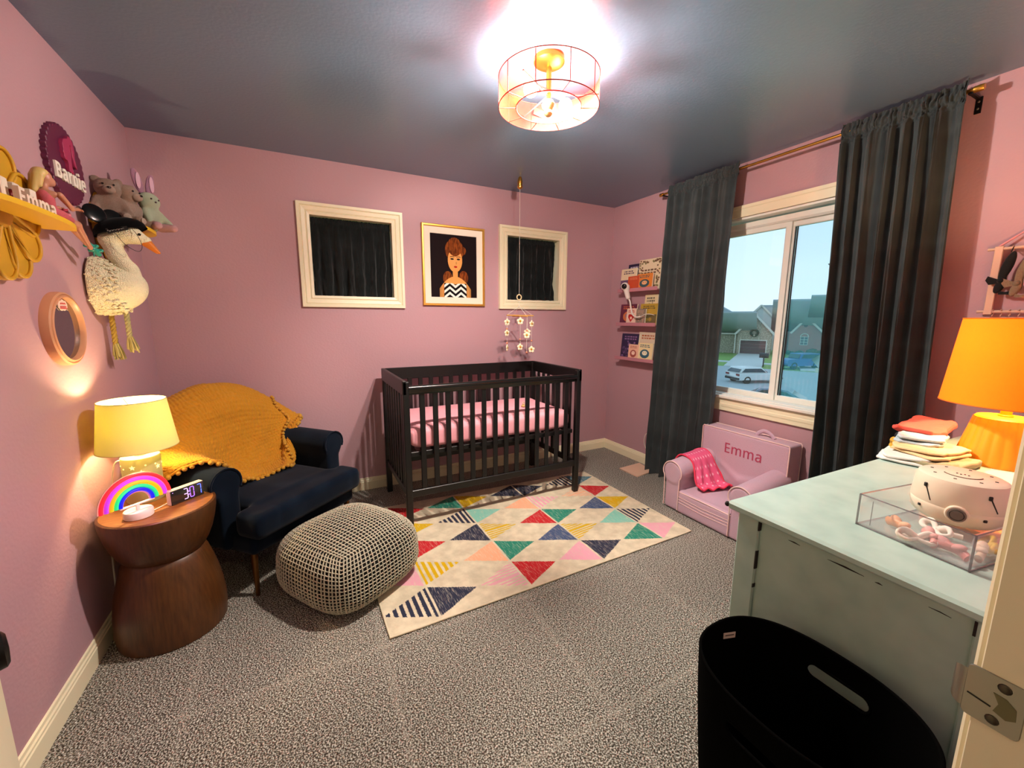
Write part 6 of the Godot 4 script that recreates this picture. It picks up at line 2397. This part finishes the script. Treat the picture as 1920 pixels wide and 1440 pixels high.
func cover_print(base: Color, acc: Color, style: int, sd: int) -> Image:
	var w := 72
	var h := 96
	var im := Image.create(w, h, false, Image.FORMAT_RGB8)
	var r := RandomNumberGenerator.new()
	r.seed = sd
	im.fill(base)
	var dot := func(cx: float, cy: float, rx: float, ry: float, c: Color) -> void:
		for y in range(maxi(0, int(cy - ry)), mini(h, int(cy + ry) + 1)):
			for x in range(maxi(0, int(cx - rx)), mini(w, int(cx + rx) + 1)):
				if pow((x - cx) / rx, 2) + pow((y - cy) / ry, 2) < 1.0:
					im.set_pixel(x, y, c)
	match style:
		1:
			im.fill_rect(Rect2i(0, 48, w, 48), acc)
			for k in 5:
				dot.call(r.randf_range(8, 64), r.randf_range(62, 86), 7, 9, base.lerp(acc, 0.35))
		2:
			for k in 14:
				dot.call(r.randf_range(4, 68), r.randf_range(14, 90), 2.5, 2.5, acc)
		3:
			for k in 90:
				var side := k % 4
				var p := Vector2(r.randf_range(2, 70), r.randf_range(2, 12)) if side == 0 else Vector2(r.randf_range(2, 70), r.randf_range(84, 94)) if side == 1 else Vector2(r.randf_range(2, 11), r.randf_range(2, 94)) if side == 2 else Vector2(r.randf_range(61, 70), r.randf_range(2, 94))
				dot.call(p.x, p.y, 2.6, 2.6, acc if k % 3 else Color(0.45, 0.42, 0.25))
		4:
			dot.call(36, 58, 23, 25, acc)
			dot.call(36, 54, 13, 13, base.lightened(0.35))
			dot.call(31, 52, 2, 2, Color(0.1, 0.08, 0.08))
			dot.call(41, 52, 2, 2, Color(0.1, 0.08, 0.08))
		5:
			for k in 26:
				dot.call(r.randf_range(4, 68), r.randf_range(24, 92), r.randf_range(2, 7), r.randf_range(2, 6), acc.lerp(base, r.randf() * 0.7))
		6:
			dot.call(26, 46, 13, 14, acc)
			dot.call(46, 46, 13, 14, acc)
			for y in 30:
				var hw := 22.0 * (1.0 - y / 30.0)
				im.fill_rect(Rect2i(int(36 - hw), 52 + y, int(hw * 2) + 1, 1), acc)
			dot.call(36, 56, 8, 9, base)
	var ink := acc if style != 1 else acc.darkened(0.2)
	for line in 2:
		var x := 12
		while x < 58:
			var n := r.randi_range(3, 9)
			im.fill_rect(Rect2i(x, 8 + line * 9 + (24 if style == 3 else 0), n, 5), ink)
			x += n + 3
	return im


# ---------------------------------------------------------------- dresser

const DR := Vector3(1.772, 0, 2.658)
const DRT := -0.030


func build_dresser() -> void:
	var o := thing("dresser", "worn pale sage painted dresser, its end panel facing the doorway, right foreground", "dresser", DR, DRT)
	var paint := tri_mat(mat(Color.WHITE, 0.38), Vector3.ONE * 1.4)
	paint.albedo_texture = noise_tex(0.03, [Color(0.60, 0.71, 0.67), Color(0.64, 0.745, 0.70), Color(0.67, 0.77, 0.725)], 256, FastNoiseLite.TYPE_SIMPLEX_SMOOTH, 3, 6)
	var chip := mat(Color(0.10, 0.07, 0.05), 0.8)
	var L := 1.56
	var D := 0.488
	var h := 0.900
	var st := S()
	box(st, Vector3(L / 2 - 0.0, h - 0.011, D / 2), Vector3(L, 0.022, D), 0.006)
	obj("top", st, paint, o)
	st = S()
	var x0 := 0.024
	for z in [0.018 + 0.028, D - 0.022]:
		box(st, Vector3(x0 + 0.012, (h - 0.022) / 2, z), Vector3(0.024, h - 0.022, 0.056 if z < 0.2 else 0.044), 0.003)
	box(st, Vector3(x0 + 0.012, 0.06, D / 2), Vector3(0.022, 0.10, D - 0.12), 0.002)
	obj("stile", st, paint, o)
	st = S()
	box(st, Vector3(x0 + 0.014, 0.47, D / 2 + 0.01), Vector3(0.012, 0.82, D - 0.10), 0.001)
	obj("end_panel", st, paint, o)
	st = S()
	box(st, Vector3(L - 0.03, 0.44, D / 2 + 0.01), Vector3(0.024, 0.87, D - 0.06), 0.002)
	box(st, Vector3(L / 2, 0.44, D - 0.01), Vector3(L - 0.08, 0.86, 0.010), 0.0)
	box(st, Vector3(L / 2, 0.07, D / 2 + 0.01), Vector3(L - 0.08, 0.02, D - 0.05), 0.0)
	obj("carcass", st, paint, o)
	st = S()
	for y in [0.06, 0.335, 0.605, 0.868]:
		box(st, Vector3(L / 2, y, 0.035), Vector3(L - 0.06, 0.020, 0.03), 0.002)
	box(st, Vector3(L / 2, 0.45, 0.035), Vector3(0.03, 0.84, 0.028), 0.002)
	obj("front_rail", st, paint, o)
	for r in 3:
		for c in 2:
			st = S()
			box(st, Vector3(L / 2 + (c - 0.5) * (L - 0.06) * 0.5, 0.197 + r * 0.269, 0.024), Vector3((L - 0.13) / 2, 0.245, 0.022), 0.004)
			var dw := obj("drawer", st, paint, o)
			for s in [-1.0, 1.0]:
				st = S()
				lathe(st, [Vector2(0, 0), Vector2(0.008, 0), Vector2(0.007, 0.012), Vector2(0.015, 0.02), Vector2(0.012, 0.028), Vector2(0, 0.03)], 16, T(Vector3(L / 2 + (c - 0.5) * (L - 0.06) * 0.5 + s * 0.2, 0.197 + r * 0.269, 0.013), Vector3(-PI / 2, 0, 0)))
				obj("knob", st, M.dark_metal, dw)
	# chipped paint: dark bare wood along edges of the end panel
	st = S()
	var face := func(z: float, y: float, dx: float) -> Vector3: return Vector3(x0 - dx, y, z)
	for q in [[0.0745, 0.872, 0.0745, 0.845, 0.003], [0.0740, 0.790, 0.0742, 0.742, 0.0026], [0.0742, 0.70, 0.0740, 0.690, 0.002], [D - 0.0425, 0.872, D - 0.0425, 0.842, 0.0035]]:
		bar(st, face.call(q[0], q[1], -0.004), face.call(q[2], q[3], -0.004), q[4], 0.012, 0.0, Vector3.RIGHT)
	for q in [[0.140, 0.853, 0.166, 0.8525, 0.0016], [0.222, 0.851, 0.288, 0.851, 0.0020], [0.306, 0.850, 0.318, 0.850, 0.0014], [0.385, 0.851, 0.415, 0.850, 0.0010]]:
		tube(st, [face.call(q[0], q[1], -0.0078), face.call((q[0] + q[2]) / 2, (q[1] + q[3]) / 2 + 0.001, -0.0076), face.call(q[2], q[3], -0.0078)], [0.0004, q[4], 0.0004], 6)
	ball(st, Vector3(0.001, h - 0.010, 0.001), Vector3(0.006, 0.007, 0.006), 8, 6)
	var cp := obj("chipped_paint", st, chip, o)
	cp.set_meta("kind", "stuff")


func fold_cloth(called: String, label: String, cat: String, at: Vector3, size: Vector3, turn: float, m: Material, layers: int, sd: int, lift := 0.0) -> Node3D:
	# a loosely folded cloth: stacked wavy slabs that close on one side
	var o := thing(called, label, cat, at, turn)
	var nz := FastNoiseLite.new()
	nz.seed = sd
	nz.frequency = 1.0
	for l in layers:
		var st := S()
		var y0 := size.y * l / layers
		var th := size.y / layers * 0.96
		var sx := size.x * (1.0 - 0.07 * l) / 2
		var sz := size.z * (1.0 - 0.05 * l) / 2
		surf(st, 48, 24, func(u: float, v: float) -> Vector3:
			var a := TAU * u
			var b := PI * (v - 0.5)
			var cx := signf(cos(a)) * pow(absf(cos(a)), 0.35) * pow(cos(b), 0.3) if absf(b) < 1.57 else 0.0
			var cz := signf(sin(a)) * pow(absf(sin(a)), 0.35) * pow(cos(b), 0.3) if absf(b) < 1.57 else 0.0
			var p := Vector3(cx * sx, 0, -cz * sz)
			p.x += 0.020 * nz.get_noise_2d(p.z * 14.0 + l * 3.0, l * 5.0) * absf(cx)
			p.z += 0.016 * nz.get_noise_2d(p.x * 14.0, l * 7.0 + 2.0) * absf(cz)
			var e := maxf(absf(cx), absf(cz))
			var wave := 0.5 * th * nz.get_noise_2d(p.x * 11.0, p.z * 11.0 + l) + lift * (p.x / sx) * (p.x / sx)
			p.y = y0 + th * (0.5 + 0.5 * signf(sin(b)) * pow(absf(sin(b)), 0.5)) + wave * smoothstep(0.0, 0.3, v) * (0.4 + 0.6 * e)
			p.y = maxf(p.y, y0 * 0.6 + 0.0005)
			return p, true)
		obj("fold", st, m, o)
	return o


func build_dresser_top() -> void:
	var Y := 0.9005
	# yellow lamp
	var lp := Vector3(2.835, Y, 2.880)
	var o := thing("table_lamp", "mustard yellow table lamp with a pleated base, glowing on the dresser", "table lamp", lp)
	var ceramic := mat(Color(0.86, 0.58, 0.05), 0.5)
	ceramic.backlight_enabled = true
	ceramic.backlight = Color(0.12, 0.06, 0.0)
	var st := S()
	var nseg := 20
	surf(st, nseg * 8, 16, func(u: float, v: float) -> Vector3:
		var a := TAU * u
		var f := fmod(u * nseg, 1.0)
		var r := lerpf(0.100, 0.068, v) + (0.003 * sin(f * PI) - 0.0015) * smoothstep(0.0, 0.05, v)
		return Vector3(cos(a) * r, v * 0.150, -sin(a) * r), true)
	lathe(st, [Vector2(0, 0), Vector2(0.100, 0)], 40)
	lathe(st, [Vector2(0.0685, 0.150), Vector2(0.064, 0.1545), Vector2(0.018, 0.156), Vector2(0, 0.156)], 40)
	obj("base", st, ceramic, o)
	st = S()
	lathe(st, [Vector2(0, 0.155), Vector2(0.017, 0.155), Vector2(0.018, 0.160), Vector2(0.013, 0.164), Vector2(0.013, 0.180), Vector2(0.016, 0.186), Vector2(0.010, 0.190), Vector2(0.008, 0.26), Vector2(0, 0.26)], 24)
	obj("neck", st, ceramic, o)
	var shade := mat(Color.WHITE, 0.9)
	shade.albedo_texture = noise_tex(0.25, [Color(0.88, 0.58, 0.04), Color(0.94, 0.68, 0.05), Color(0.96, 0.72, 0.08)], 256, FastNoiseLite.TYPE_SIMPLEX, 2, 77)
	shade.uv1_scale = Vector3(3, 4, 1)
	shade.backlight_enabled = true
	shade.backlight = Color(0.80, 0.62, 0.10)
	tri_mat(shade, Vector3(7, 16, 7))
	st = S()
	lathe(st, [Vector2(0.158, 0.196), Vector2(0.132, 0.472), Vector2(0.1305, 0.472), Vector2(0.1565, 0.196), Vector2(0.158, 0.196)], 56)
	var sh := obj("lamp_shade", st, shade, o)
	st = S()
	tube(st, ring_pts(Vector3(0, 0.197, 0), 0.1575, 48, Basis(Vector3.RIGHT, PI / 2)), 0.002, 6, true)
	tube(st, ring_pts(Vector3(0, 0.471, 0), 0.1318, 48, Basis(Vector3.RIGHT, PI / 2)), 0.002, 6, true)
	obj("shade_ring", st, mat(Color(0.80, 0.42, 0.03), 0.7), sh)
	st = S()
	ball(st, Vector3(0, 0.405, 0), Vector3(0.027, 0.034, 0.027), 16, 10)
	obj("bulb", st, glow(Color(1.0, 0.86, 0.55), 6.0), o)
	omni(o, Vector3(0, 0.405, 0), Color(1.0, 0.86, 0.66), 0.55, 0.027)

	# sound machine
	var sm := thing("sound_machine", "white round white-noise machine with slider slots standing in the acrylic tray", "sound machine", Vector3(2.105, 0.926, 2.982), 0.0)
	var cream := mat(Color(0.90, 0.84, 0.74), 0.32)
	var B := Basis(Vector3.UP, atan2(-1.29, 0.30))   # local z towards the doorway
	sm.basis = B
	st = S()
	lathe(st, [Vector2(0, 0), Vector2(0.064, 0), Vector2(0.074, 0.010), Vector2(0.079, 0.030), Vector2(0.078, 0.036), Vector2(0.0775, 0.037), Vector2(0.078, 0.038), Vector2(0.074, 0.085), Vector2(0.070, 0.095), Vector2(0.064, 0.0985), Vector2(0, 0.0995)], 56)
	obj("housing", st, cream, sm)
	var slot_m := mat(Color(0.12, 0.09, 0.07), 0.6)
	for a in [-0.75, 0.62]:
		st = S()
		var r := 0.0757
		tube(st, [Vector3(sin(a) * r, 0.076, cos(a) * r), Vector3(sin(a + 0.2) * 0.0775, 0.044, cos(a + 0.2) * 0.0775)], 0.0012, 6)
		box(st, Vector3(0, 0, 0), Vector3(0.006, 0.009, 0.004), 0.001, Transform3D(Basis(Vector3.UP, a), Vector3(sin(a) * r, 0.075, cos(a) * r)))
		box(st, Vector3(0, 0, 0), Vector3(0.006, 0.006, 0.004), 0.001, Transform3D(Basis(Vector3.UP, a - 0.05), Vector3(sin(a - 0.05) * 0.0785, 0.026, cos(a - 0.05) * 0.0785)))
		obj("slider_slot", st, slot_m, sm)
	st = S()
	for k in 8:
		var a := TAU * k / 8 + 0.2
		box(st, Vector3(cos(a) * 0.050, 0.0993, sin(a) * 0.050), Vector3(0.005, 0.001, 0.003), 0.0)
	for k in 4:
		box(st, Vector3(-0.009 + 0.006 * k, 0.0998, 0.004 * (k % 2)), Vector3(0.003, 0.001, 0.004), 0.0)
	obj("vent_slot", st, slot_m, sm).set_meta("kind", "stuff")
	st = S()
	var arc := []
	for k in 20:
		var a := 0.2 + 2.6 * k / 19.0
		arc.append(Vector3(cos(a) * 0.030, 0.0995, sin(a) * 0.030))
	tube(st, arc, 0.0011, 6)
	obj("dial_groove", st, mat(Color(0.35, 0.28, 0.18), 0.6), sm)
	var rot := Vector3(PI / 2, 0, 0)
	st = S()
	lathe(st, [Vector2(0, 0), Vector2(0.019, 0), Vector2(0.019, 0.004), Vector2(0.017, 0.006), Vector2(0, 0.006)], 28, T(Vector3(0.002, 0.030, 0.0755), rot))
	var sw := obj("switch_ring", st, cream, sm)
	st = S()
	lathe(st, [Vector2(0, 0.004), Vector2(0.0145, 0.004), Vector2(0.0145, 0.008), Vector2(0.0115, 0.009), Vector2(0.0110, 0.007), Vector2(0.0100, 0.007), Vector2(0.0095, 0.010), Vector2(0, 0.0105)], 28, T(Vector3(0.002, 0.030, 0.0755), rot))
	obj("power_switch", st, mat(Color(0.42, 0.38, 0.34), 0.4), sw)

	# acrylic tray
	var t := thing("acrylic_tray", "clear acrylic open tray of small hair things near the dresser's end", "tray", Vector3(1.922, Y, 2.875), -0.160)
	var ac := pane(Color(0.92, 0.92, 0.95), 0.10)
	var edge := pane(Color(0.45, 0.40, 0.42), 0.55)
	var bw := 0.375
	var bd := 0.190
	var bh := 0.073
	st = S()
	for q in [[Vector3(bw / 2, bh / 2, 0.002), Vector3(bw, bh, 0.0035)], [Vector3(bw / 2, bh / 2, bd - 0.002), Vector3(bw, bh, 0.0035)], [Vector3(0.002, bh / 2, bd / 2), Vector3(0.0035, bh, bd - 0.008)], [Vector3(bw - 0.002, bh / 2, bd / 2), Vector3(0.0035, bh, bd - 0.008)], [Vector3(bw / 2, 0.004, bd / 2), Vector3(bw - 0.008, 0.003, bd - 0.008)]]:
		box(st, q[0], q[1], 0.0)
	obj("tray_wall", st, ac, t)
	st = S()
	for y in [0.0015, bh]:
		tube(st, [Vector3(0, y, 0), Vector3(bw, y, 0), Vector3(bw, y, bd), Vector3(0, y, bd)], 0.0016, 6, true)
	for q in [Vector2(0, 0), Vector2(0, bd), Vector2(bw, 0), Vector2(bw, bd)]:
		tube(st, [Vector3(q.x, 0, q.y), Vector3(q.x, bh, q.y)], 0.0022, 6)
	tube(st, [Vector3(0.004, 0.008, 0.024), Vector3(0.004, bh - 0.008, 0.024)], 0.0009, 5)
	obj("polished_edge", st, edge, t)
	# small things in the tray
	var P := func(x: float, z: float) -> Vector3: return t.transform * Vector3(x, 0.006, z)
	var items := [["hair_clip", "peach hair clip lying at the end of the acrylic tray nearest the window", 0.045, 0.055, 0.9, Color(0.86, 0.58, 0.38)], ["hair_clip", "pink hair clip in the middle of the acrylic tray", 0.05, 0.105, 0.5, Color(0.86, 0.56, 0.52)], ["hair_clip", "dusty rose hair clip at the acrylic tray's long clear front", 0.035, 0.145, 1.2, Color(0.72, 0.42, 0.40)], ["hair_clip", "pale beige hair clip in the acrylic tray beside the sound machine", 0.075, 0.170, 0.2, Color(0.84, 0.68, 0.56)]]
	for q in items:
		var c := thing(q[0], q[1], "hair clip", P.call(q[2], q[3]), q[4], "hair clips in the tray")
		st = S()
		tube(st, smooth([Vector3(-0.030, 0.006, 0), Vector3(-0.012, 0.012, 0.003), Vector3(0.012, 0.012, -0.002), Vector3(0.032, 0.006, 0)], 4), 0.0062, 8, false, true, 1.6)
		obj("clip_bar", st, mat(q[5], 0.5), c)
		st = S()
		for s in [-1.0, 1.0]:
			ball(st, Vector3(s * 0.012, 0.018, 0.002), Vector3(0.014, 0.007, 0.009), 10, 6, Basis(Vector3.BACK, s * 0.4))
		obj("bow", st, mat((q[5] as Color).lightened(0.15), 0.7), c)
	for q in [[0.105, 0.09, Color(0.92, 0.88, 0.82), "white ribbon bow lying in the acrylic tray, nearest the sound machine", 1.0], [0.020, 0.10, Color(0.90, 0.84, 0.78), "cream ribbon bow against the clear end wall of the tray", 2.1], [0.12, 0.165, Color(0.84, 0.66, 0.12), "yellow ribbon bow partly under the sound machine", 0.3]]:
		var c := thing("ribbon_bow", q[3], "ribbon", P.call(q[0], q[1]), q[4], "ribbons in the tray")
		st = S()
		for s in [-1.0, 1.0]:
			tube(st, smooth([Vector3(0, 0.008, 0), Vector3(s * 0.018, 0.020, 0.006), Vector3(s * 0.030, 0.012, 0), Vector3(s * 0.018, 0.006, -0.008), Vector3(0, 0.008, 0)], 4), 0.0045, 6, false, true, 1.8)
			tube(st, smooth([Vector3(0, 0.008, 0), Vector3(s * 0.014, 0.006, 0.018), Vector3(s * 0.022, 0.005, 0.032)], 4), 0.0038, 6, false, true, 1.6)
		obj("loops", st, mat(q[2], 0.7), c)
		st = S()
		ball(st, Vector3(0, 0.009, 0), Vector3(0.006, 0.006, 0.006), 8, 6)
		obj("knot", st, mat(q[2], 0.7), c)

	# heap of folded clothes behind the lamp
	var white := cloth(Color(0.86, 0.86, 0.83), 0.1, 20.0, 0.1, 0.05)
	var cream2 := cloth(Color(0.88, 0.76, 0.56), 0.1, 20.0, 0.1, 0.05)
	var olive := cloth(Color(0.62, 0.58, 0.44), 0.1, 20.0, 0.1, 0.06)
	var pale := cloth(Color(0.68, 0.75, 0.77), 0.1, 20.0, 0.1, 0.08)
	var coral := cloth(Color(0.90, 0.34, 0.28), 0.1, 20.0, 0.1, 0.05)
	fold_cloth("folded_cloth", "olive beige folded cloth at the bottom of the heap on the dresser", "cloth", Vector3(2.635, Y, 2.815), Vector3(0.20, 0.026, 0.11), -0.1, olive, 1, 3)
	fold_cloth("folded_cloth", "white folded cloth spread lowest at the heap's window side", "cloth", Vector3(2.630, Y, 2.730), Vector3(0.22, 0.026, 0.13), 0.15, white, 2, 5)
	fold_cloth("folded_cloth", "cream folded cloth in the middle of the heap beside the yellow lamp", "cloth", Vector3(2.665, Y + 0.026, 2.765), Vector3(0.20, 0.024, 0.15), -0.1, cream2, 2, 8)
	fold_cloth("folded_cloth", "pale blue grey folded cloth near the top of the heap by the lamp", "cloth", Vector3(2.725, Y + 0.048, 2.725), Vector3(0.20, 0.026, 0.12), 0.2, pale, 2, 12)
	fold_cloth("folded_cloth", "coral pink cloth thrown on top of the heap on the dresser", "cloth", Vector3(2.860, Y + 0.056, 2.690), Vector3(0.30, 0.024, 0.13), 0.12, coral, 1, 15, 0.012)
	fold_cloth("folded_cloth", "black folded cloth under the coral cloth of the heap", "cloth", Vector3(2.830, Y, 2.685), Vector3(0.24, 0.055, 0.10), 0.1, cloth(Color(0.04, 0.04, 0.045), 0.1, 20.0, 0.2, 0.05), 2, 18)
	var yb := thing("headband", "yellow twisted baby headband at the far edge of the clothes heap", "headband", Vector3(2.665, Y + 0.002, 2.672), 0.3)
	st = S()
	for s in 2:
		var pts := []
		for k in 24:
			var a := k * 0.62 + PI * s
			pts.append(Vector3(-0.06 + k * 0.0055, 0.010 + 0.030 * sin(PI * k / 23.0) + 0.005 * sin(a), 0.006 * cos(a)))
		tube(st, pts, 0.006, 6)
	obj("band", st, cloth(Color(0.82, 0.62, 0.16), 0.1, 30.0, 0.1), yb)


# ---------------------------------------------------------------- hamper, doorway foreground

func build_hamper() -> void:
	var o := thing("laundry_hamper", "tall black felt oval hamper with slot handles before the dresser end", "hamper", Vector3(1.609, 0, 2.948))
	var felt := tri_mat(mat(Color.WHITE, 1.0), Vector3.ONE * 12.0)
	felt.metallic_specular = 0.1
	felt.albedo_texture = noise_tex(0.2, [Color(0.010, 0.010, 0.010), Color(0.022, 0.022, 0.021), Color(0.040, 0.040, 0.038)], 128)
	var hh := 0.682
	var f := func(u: float, y: float, inset: float) -> Vector3:
		var a := TAU * u
		var k := lerpf(0.66, 1.0, smoothstep(-0.3, 1.15, y / hh))
		var c := Vector2(signf(cos(a)) * pow(absf(cos(a)), 0.84), signf(sin(a)) * pow(absf(sin(a)), 0.84))
		return Vector3(c.x * (0.147 * k - inset), y, -c.y * (0.186 * k - inset))
	# wall built in cells so that the two handle slots stay open: angle x height grid warped round each slot
	var NU := 96
	var NV := 48
	var sy := 0.617
	var half := Vector2(0.058, 0.017)
	var inside := func(u: float, y: float) -> bool:
		for c in [0.0, 0.5]:
			var p: Vector3 = f.call(u, y, 0.0)
			if (p.x > 0.05 and c == 0.0) or (p.x < -0.05 and c == 0.5):
				var d := Vector2(maxf(absf(p.z) - (half.x - half.y), 0.0), y - sy)
				if d.length() < half.y:
					return true
		return false
	var st := S()
	var us := []
	for i in NU + 1:
		us.append(float(i) / NU)
	var ysv := []
	for j in 18:
		ysv.append(0.57 * j / 17.0)
	for j in range(1, 29):
		ysv.append(0.57 + (sy + 0.03 - 0.57) * j / 28.0)
	ysv.append(0.668)
	ysv.append(hh)
	NU = 240
	for i in NU:
		var u0 := float(i) / NU
		var u1 := float(i + 1) / NU
		for j in ysv.size() - 1:
			var y0: float = ysv[j]
			var y1: float = ysv[j + 1]
			if inside.call((u0 + u1) / 2, (y0 + y1) / 2):
				continue
			for s in [0.0, 0.006]:
				quad(st, f.call(u0, y0, s), f.call(u1, y0, s), f.call(u1, y1, s), f.call(u0, y1, s), 1 if s == 0.0 else 2)
		quad(st, f.call(u0, hh, 0.0), f.call(u1, hh, 0.0), f.call(u1, hh, 0.006), f.call(u0, hh, 0.006), 3)
		tri(st, f.call(u0, 0.004, 0.004), f.call(u1, 0.004, 0.004), Vector3(0, 0.004, 0), 4)
		tri(st, f.call(u0, 0.0, 0.0), f.call(u1, 0.0, 0.0), Vector3(0, 0.0, 0), 4)
	obj("body", st, felt, o)
	st = S()
	for s in [0.0, 0.5]:
		var pts := []
		for k in 40:
			var a := TAU * k / 40
			var z := cos(a)
			var yy := sy + sin(a) * half.y
			var zz := cos(a) * half.y + signf(z) * (half.x - half.y)
			# find the wall's x at this z, y
			var kk := lerpf(0.66, 1.0, smoothstep(-0.3, 1.15, yy / hh))
			var sn := pow(clampf(absf(zz) / (0.186 * kk), 0, 1), 1.0 / 0.84)
			var cs := pow(maxf(1.0 - sn * sn, 0.0), 0.42)
			pts.append(Vector3((1.0 if s == 0.0 else -1.0) * (cs * 0.147 * kk - 0.003), yy, zz))
		tube(st, pts, 0.0042, 6, true)
	obj("handle_hem", st, felt, o)
	st = S()
	var rim := []
	for k in 96:
		rim.append(f.call(k / 96.0, hh, 0.003))
	tube(st, rim, 0.0035, 6, true)
	obj("rim", st, felt, o)
	st = S()
	box(st, Vector3.ZERO, Vector3(0.030, 0.014, 0.0012), 0.0, Transform3D(Basis(Vector3.UP, -0.30), Vector3(0.028, 0.652, -0.166)))
	var lb := obj("care_label", st, mat(Color(0.80, 0.72, 0.68), 0.7), o)
	st = S()
	box(st, Vector3(0, 0.001, 0.0009), Vector3(0.022, 0.0024, 0.0005), 0.0, Transform3D(Basis(Vector3.UP, -0.30), Vector3(0.028, 0.652, -0.166)))
	obj("label_print", st, mat(Color(0.35, 0.28, 0.27), 0.7), lb)


# ---------------------------------------------------------------- bow hanger on the right wall

func build_rack() -> void:
	var o := thing("bow_hanger", "whitewashed wooden ladder hanger on a rope, with hooks, right wall at photo's edge", "wall hanger", Vector3(W, 0, 0))
	var wood := mat(Color(0.84, 0.68, 0.58), 0.6)
	var x := -0.030
	for y in [1.680, 1.404]:
		var st := S()
		tube(st, [Vector3(x, y, 2.575), Vector3(x, y, 2.875)], 0.0065, 10)
		obj("dowel", st, wood, o)
	for z in [2.610, 2.840]:
		var st := S()
		box(st, Vector3(x - 0.002, 1.541, z), Vector3(0.012, 0.300, 0.026), 0.002)
		obj("strap", st, wood, o)
	var st := S()
	tube(st, [Vector3(x, 1.684, 2.600), Vector3(-0.012, 1.792, 2.725), Vector3(x, 1.684, 2.850)], 0.0045, 8)
	obj("rope", st, mat(Color(0.84, 0.56, 0.58), 0.8), o)
	for h in [[1.680, 2.650], [1.680, 2.700], [1.680, 2.760], [1.404, 2.625], [1.404, 2.650], [1.404, 2.675], [1.404, 2.702], [1.404, 2.76]]:
		st = S()
		var pts := []
		for k in 14:
			var a := -0.9 + 4.4 * k / 13.0
			pts.append(Vector3(x - 0.002 + sin(a) * 0.011, h[0] - 0.004 + cos(a) * 0.012, h[1] + 0.002 * k / 13.0))
		pts.append(pts[-1] + Vector3(-0.004, -0.006, 0.0))
		tube(st, pts, 0.0022, 6)
		obj("hook", st, mat(Color(0.86, 0.70, 0.62), 0.5), o)
	# hanging bows
	for b in [[Vector3(-0.052, 1.545, 2.640), Color(0.020, 0.018, 0.020), "black ribbon bow with a pointed tail hanging from the wall hanger", 0.0], [Vector3(-0.058, 1.530, 2.690), Color(0.52, 0.43, 0.33), "taupe knotted fabric bow beside the black one on the wall hanger", 0.25], [Vector3(-0.060, 1.535, 2.755), Color(0.66, 0.56, 0.42), "beige fabric bow, third on the wall hanger", -0.2]]:
		var q := thing("hair_bow", b[2], "hair bow", Vector3(W, 0, 0) + b[0], 0.0, "bows on the wall hanger")
		var m := cloth(b[1], 0.1, 20.0, 0.1)
		st = S()
		blob(st, [["e", Vector3(0, 0.055, 0.008), Vector3(0.012, 0.066, 0.018), Basis(Vector3.RIGHT, 0.22)], ["e", Vector3(0, -0.028, -0.004), Vector3(0.012, 0.036, 0.016), Basis(Vector3.RIGHT, 0.3)]], 0.005, 0.01)
		obj("loops", st, m, q)
		st = S()
		prism(st, PackedVector2Array([Vector2(0.0, -0.004), Vector2(-0.040, 0.016), Vector2(-0.046, -0.002), Vector2(-0.034, -0.022), Vector2(0.0, -0.016)]), 0.006, Transform3D(Basis(Vector3.BACK, Vector3.UP, Vector3.LEFT), Vector3(-0.002, 0.0, -0.004)))
		obj("tail", st, m, q)
		st = S()
		prism(st, PackedVector2Array([Vector2(0.0, -0.05), Vector2(0.018, -0.056), Vector2(0.046, -0.052), Vector2(0.034, -0.068), Vector2(0.0, -0.066)]), 0.006, Transform3D(Basis(Vector3.BACK, Vector3.UP, Vector3.LEFT), Vector3(-0.002, 0.0, -0.004)))
		obj("tail", st, m, q)
		st = S()
		ball(st, Vector3(-0.004, -0.006, -0.003), Vector3(0.014, 0.014, 0.012), 10, 8)
		obj("knot", st, m, q)
		st = S()
		tube(st, [Vector3(0.02, 0.142, 0.012), Vector3(0.005, 0.115, 0.010)], 0.002, 6)
		obj("loop_tie", st, m, q)
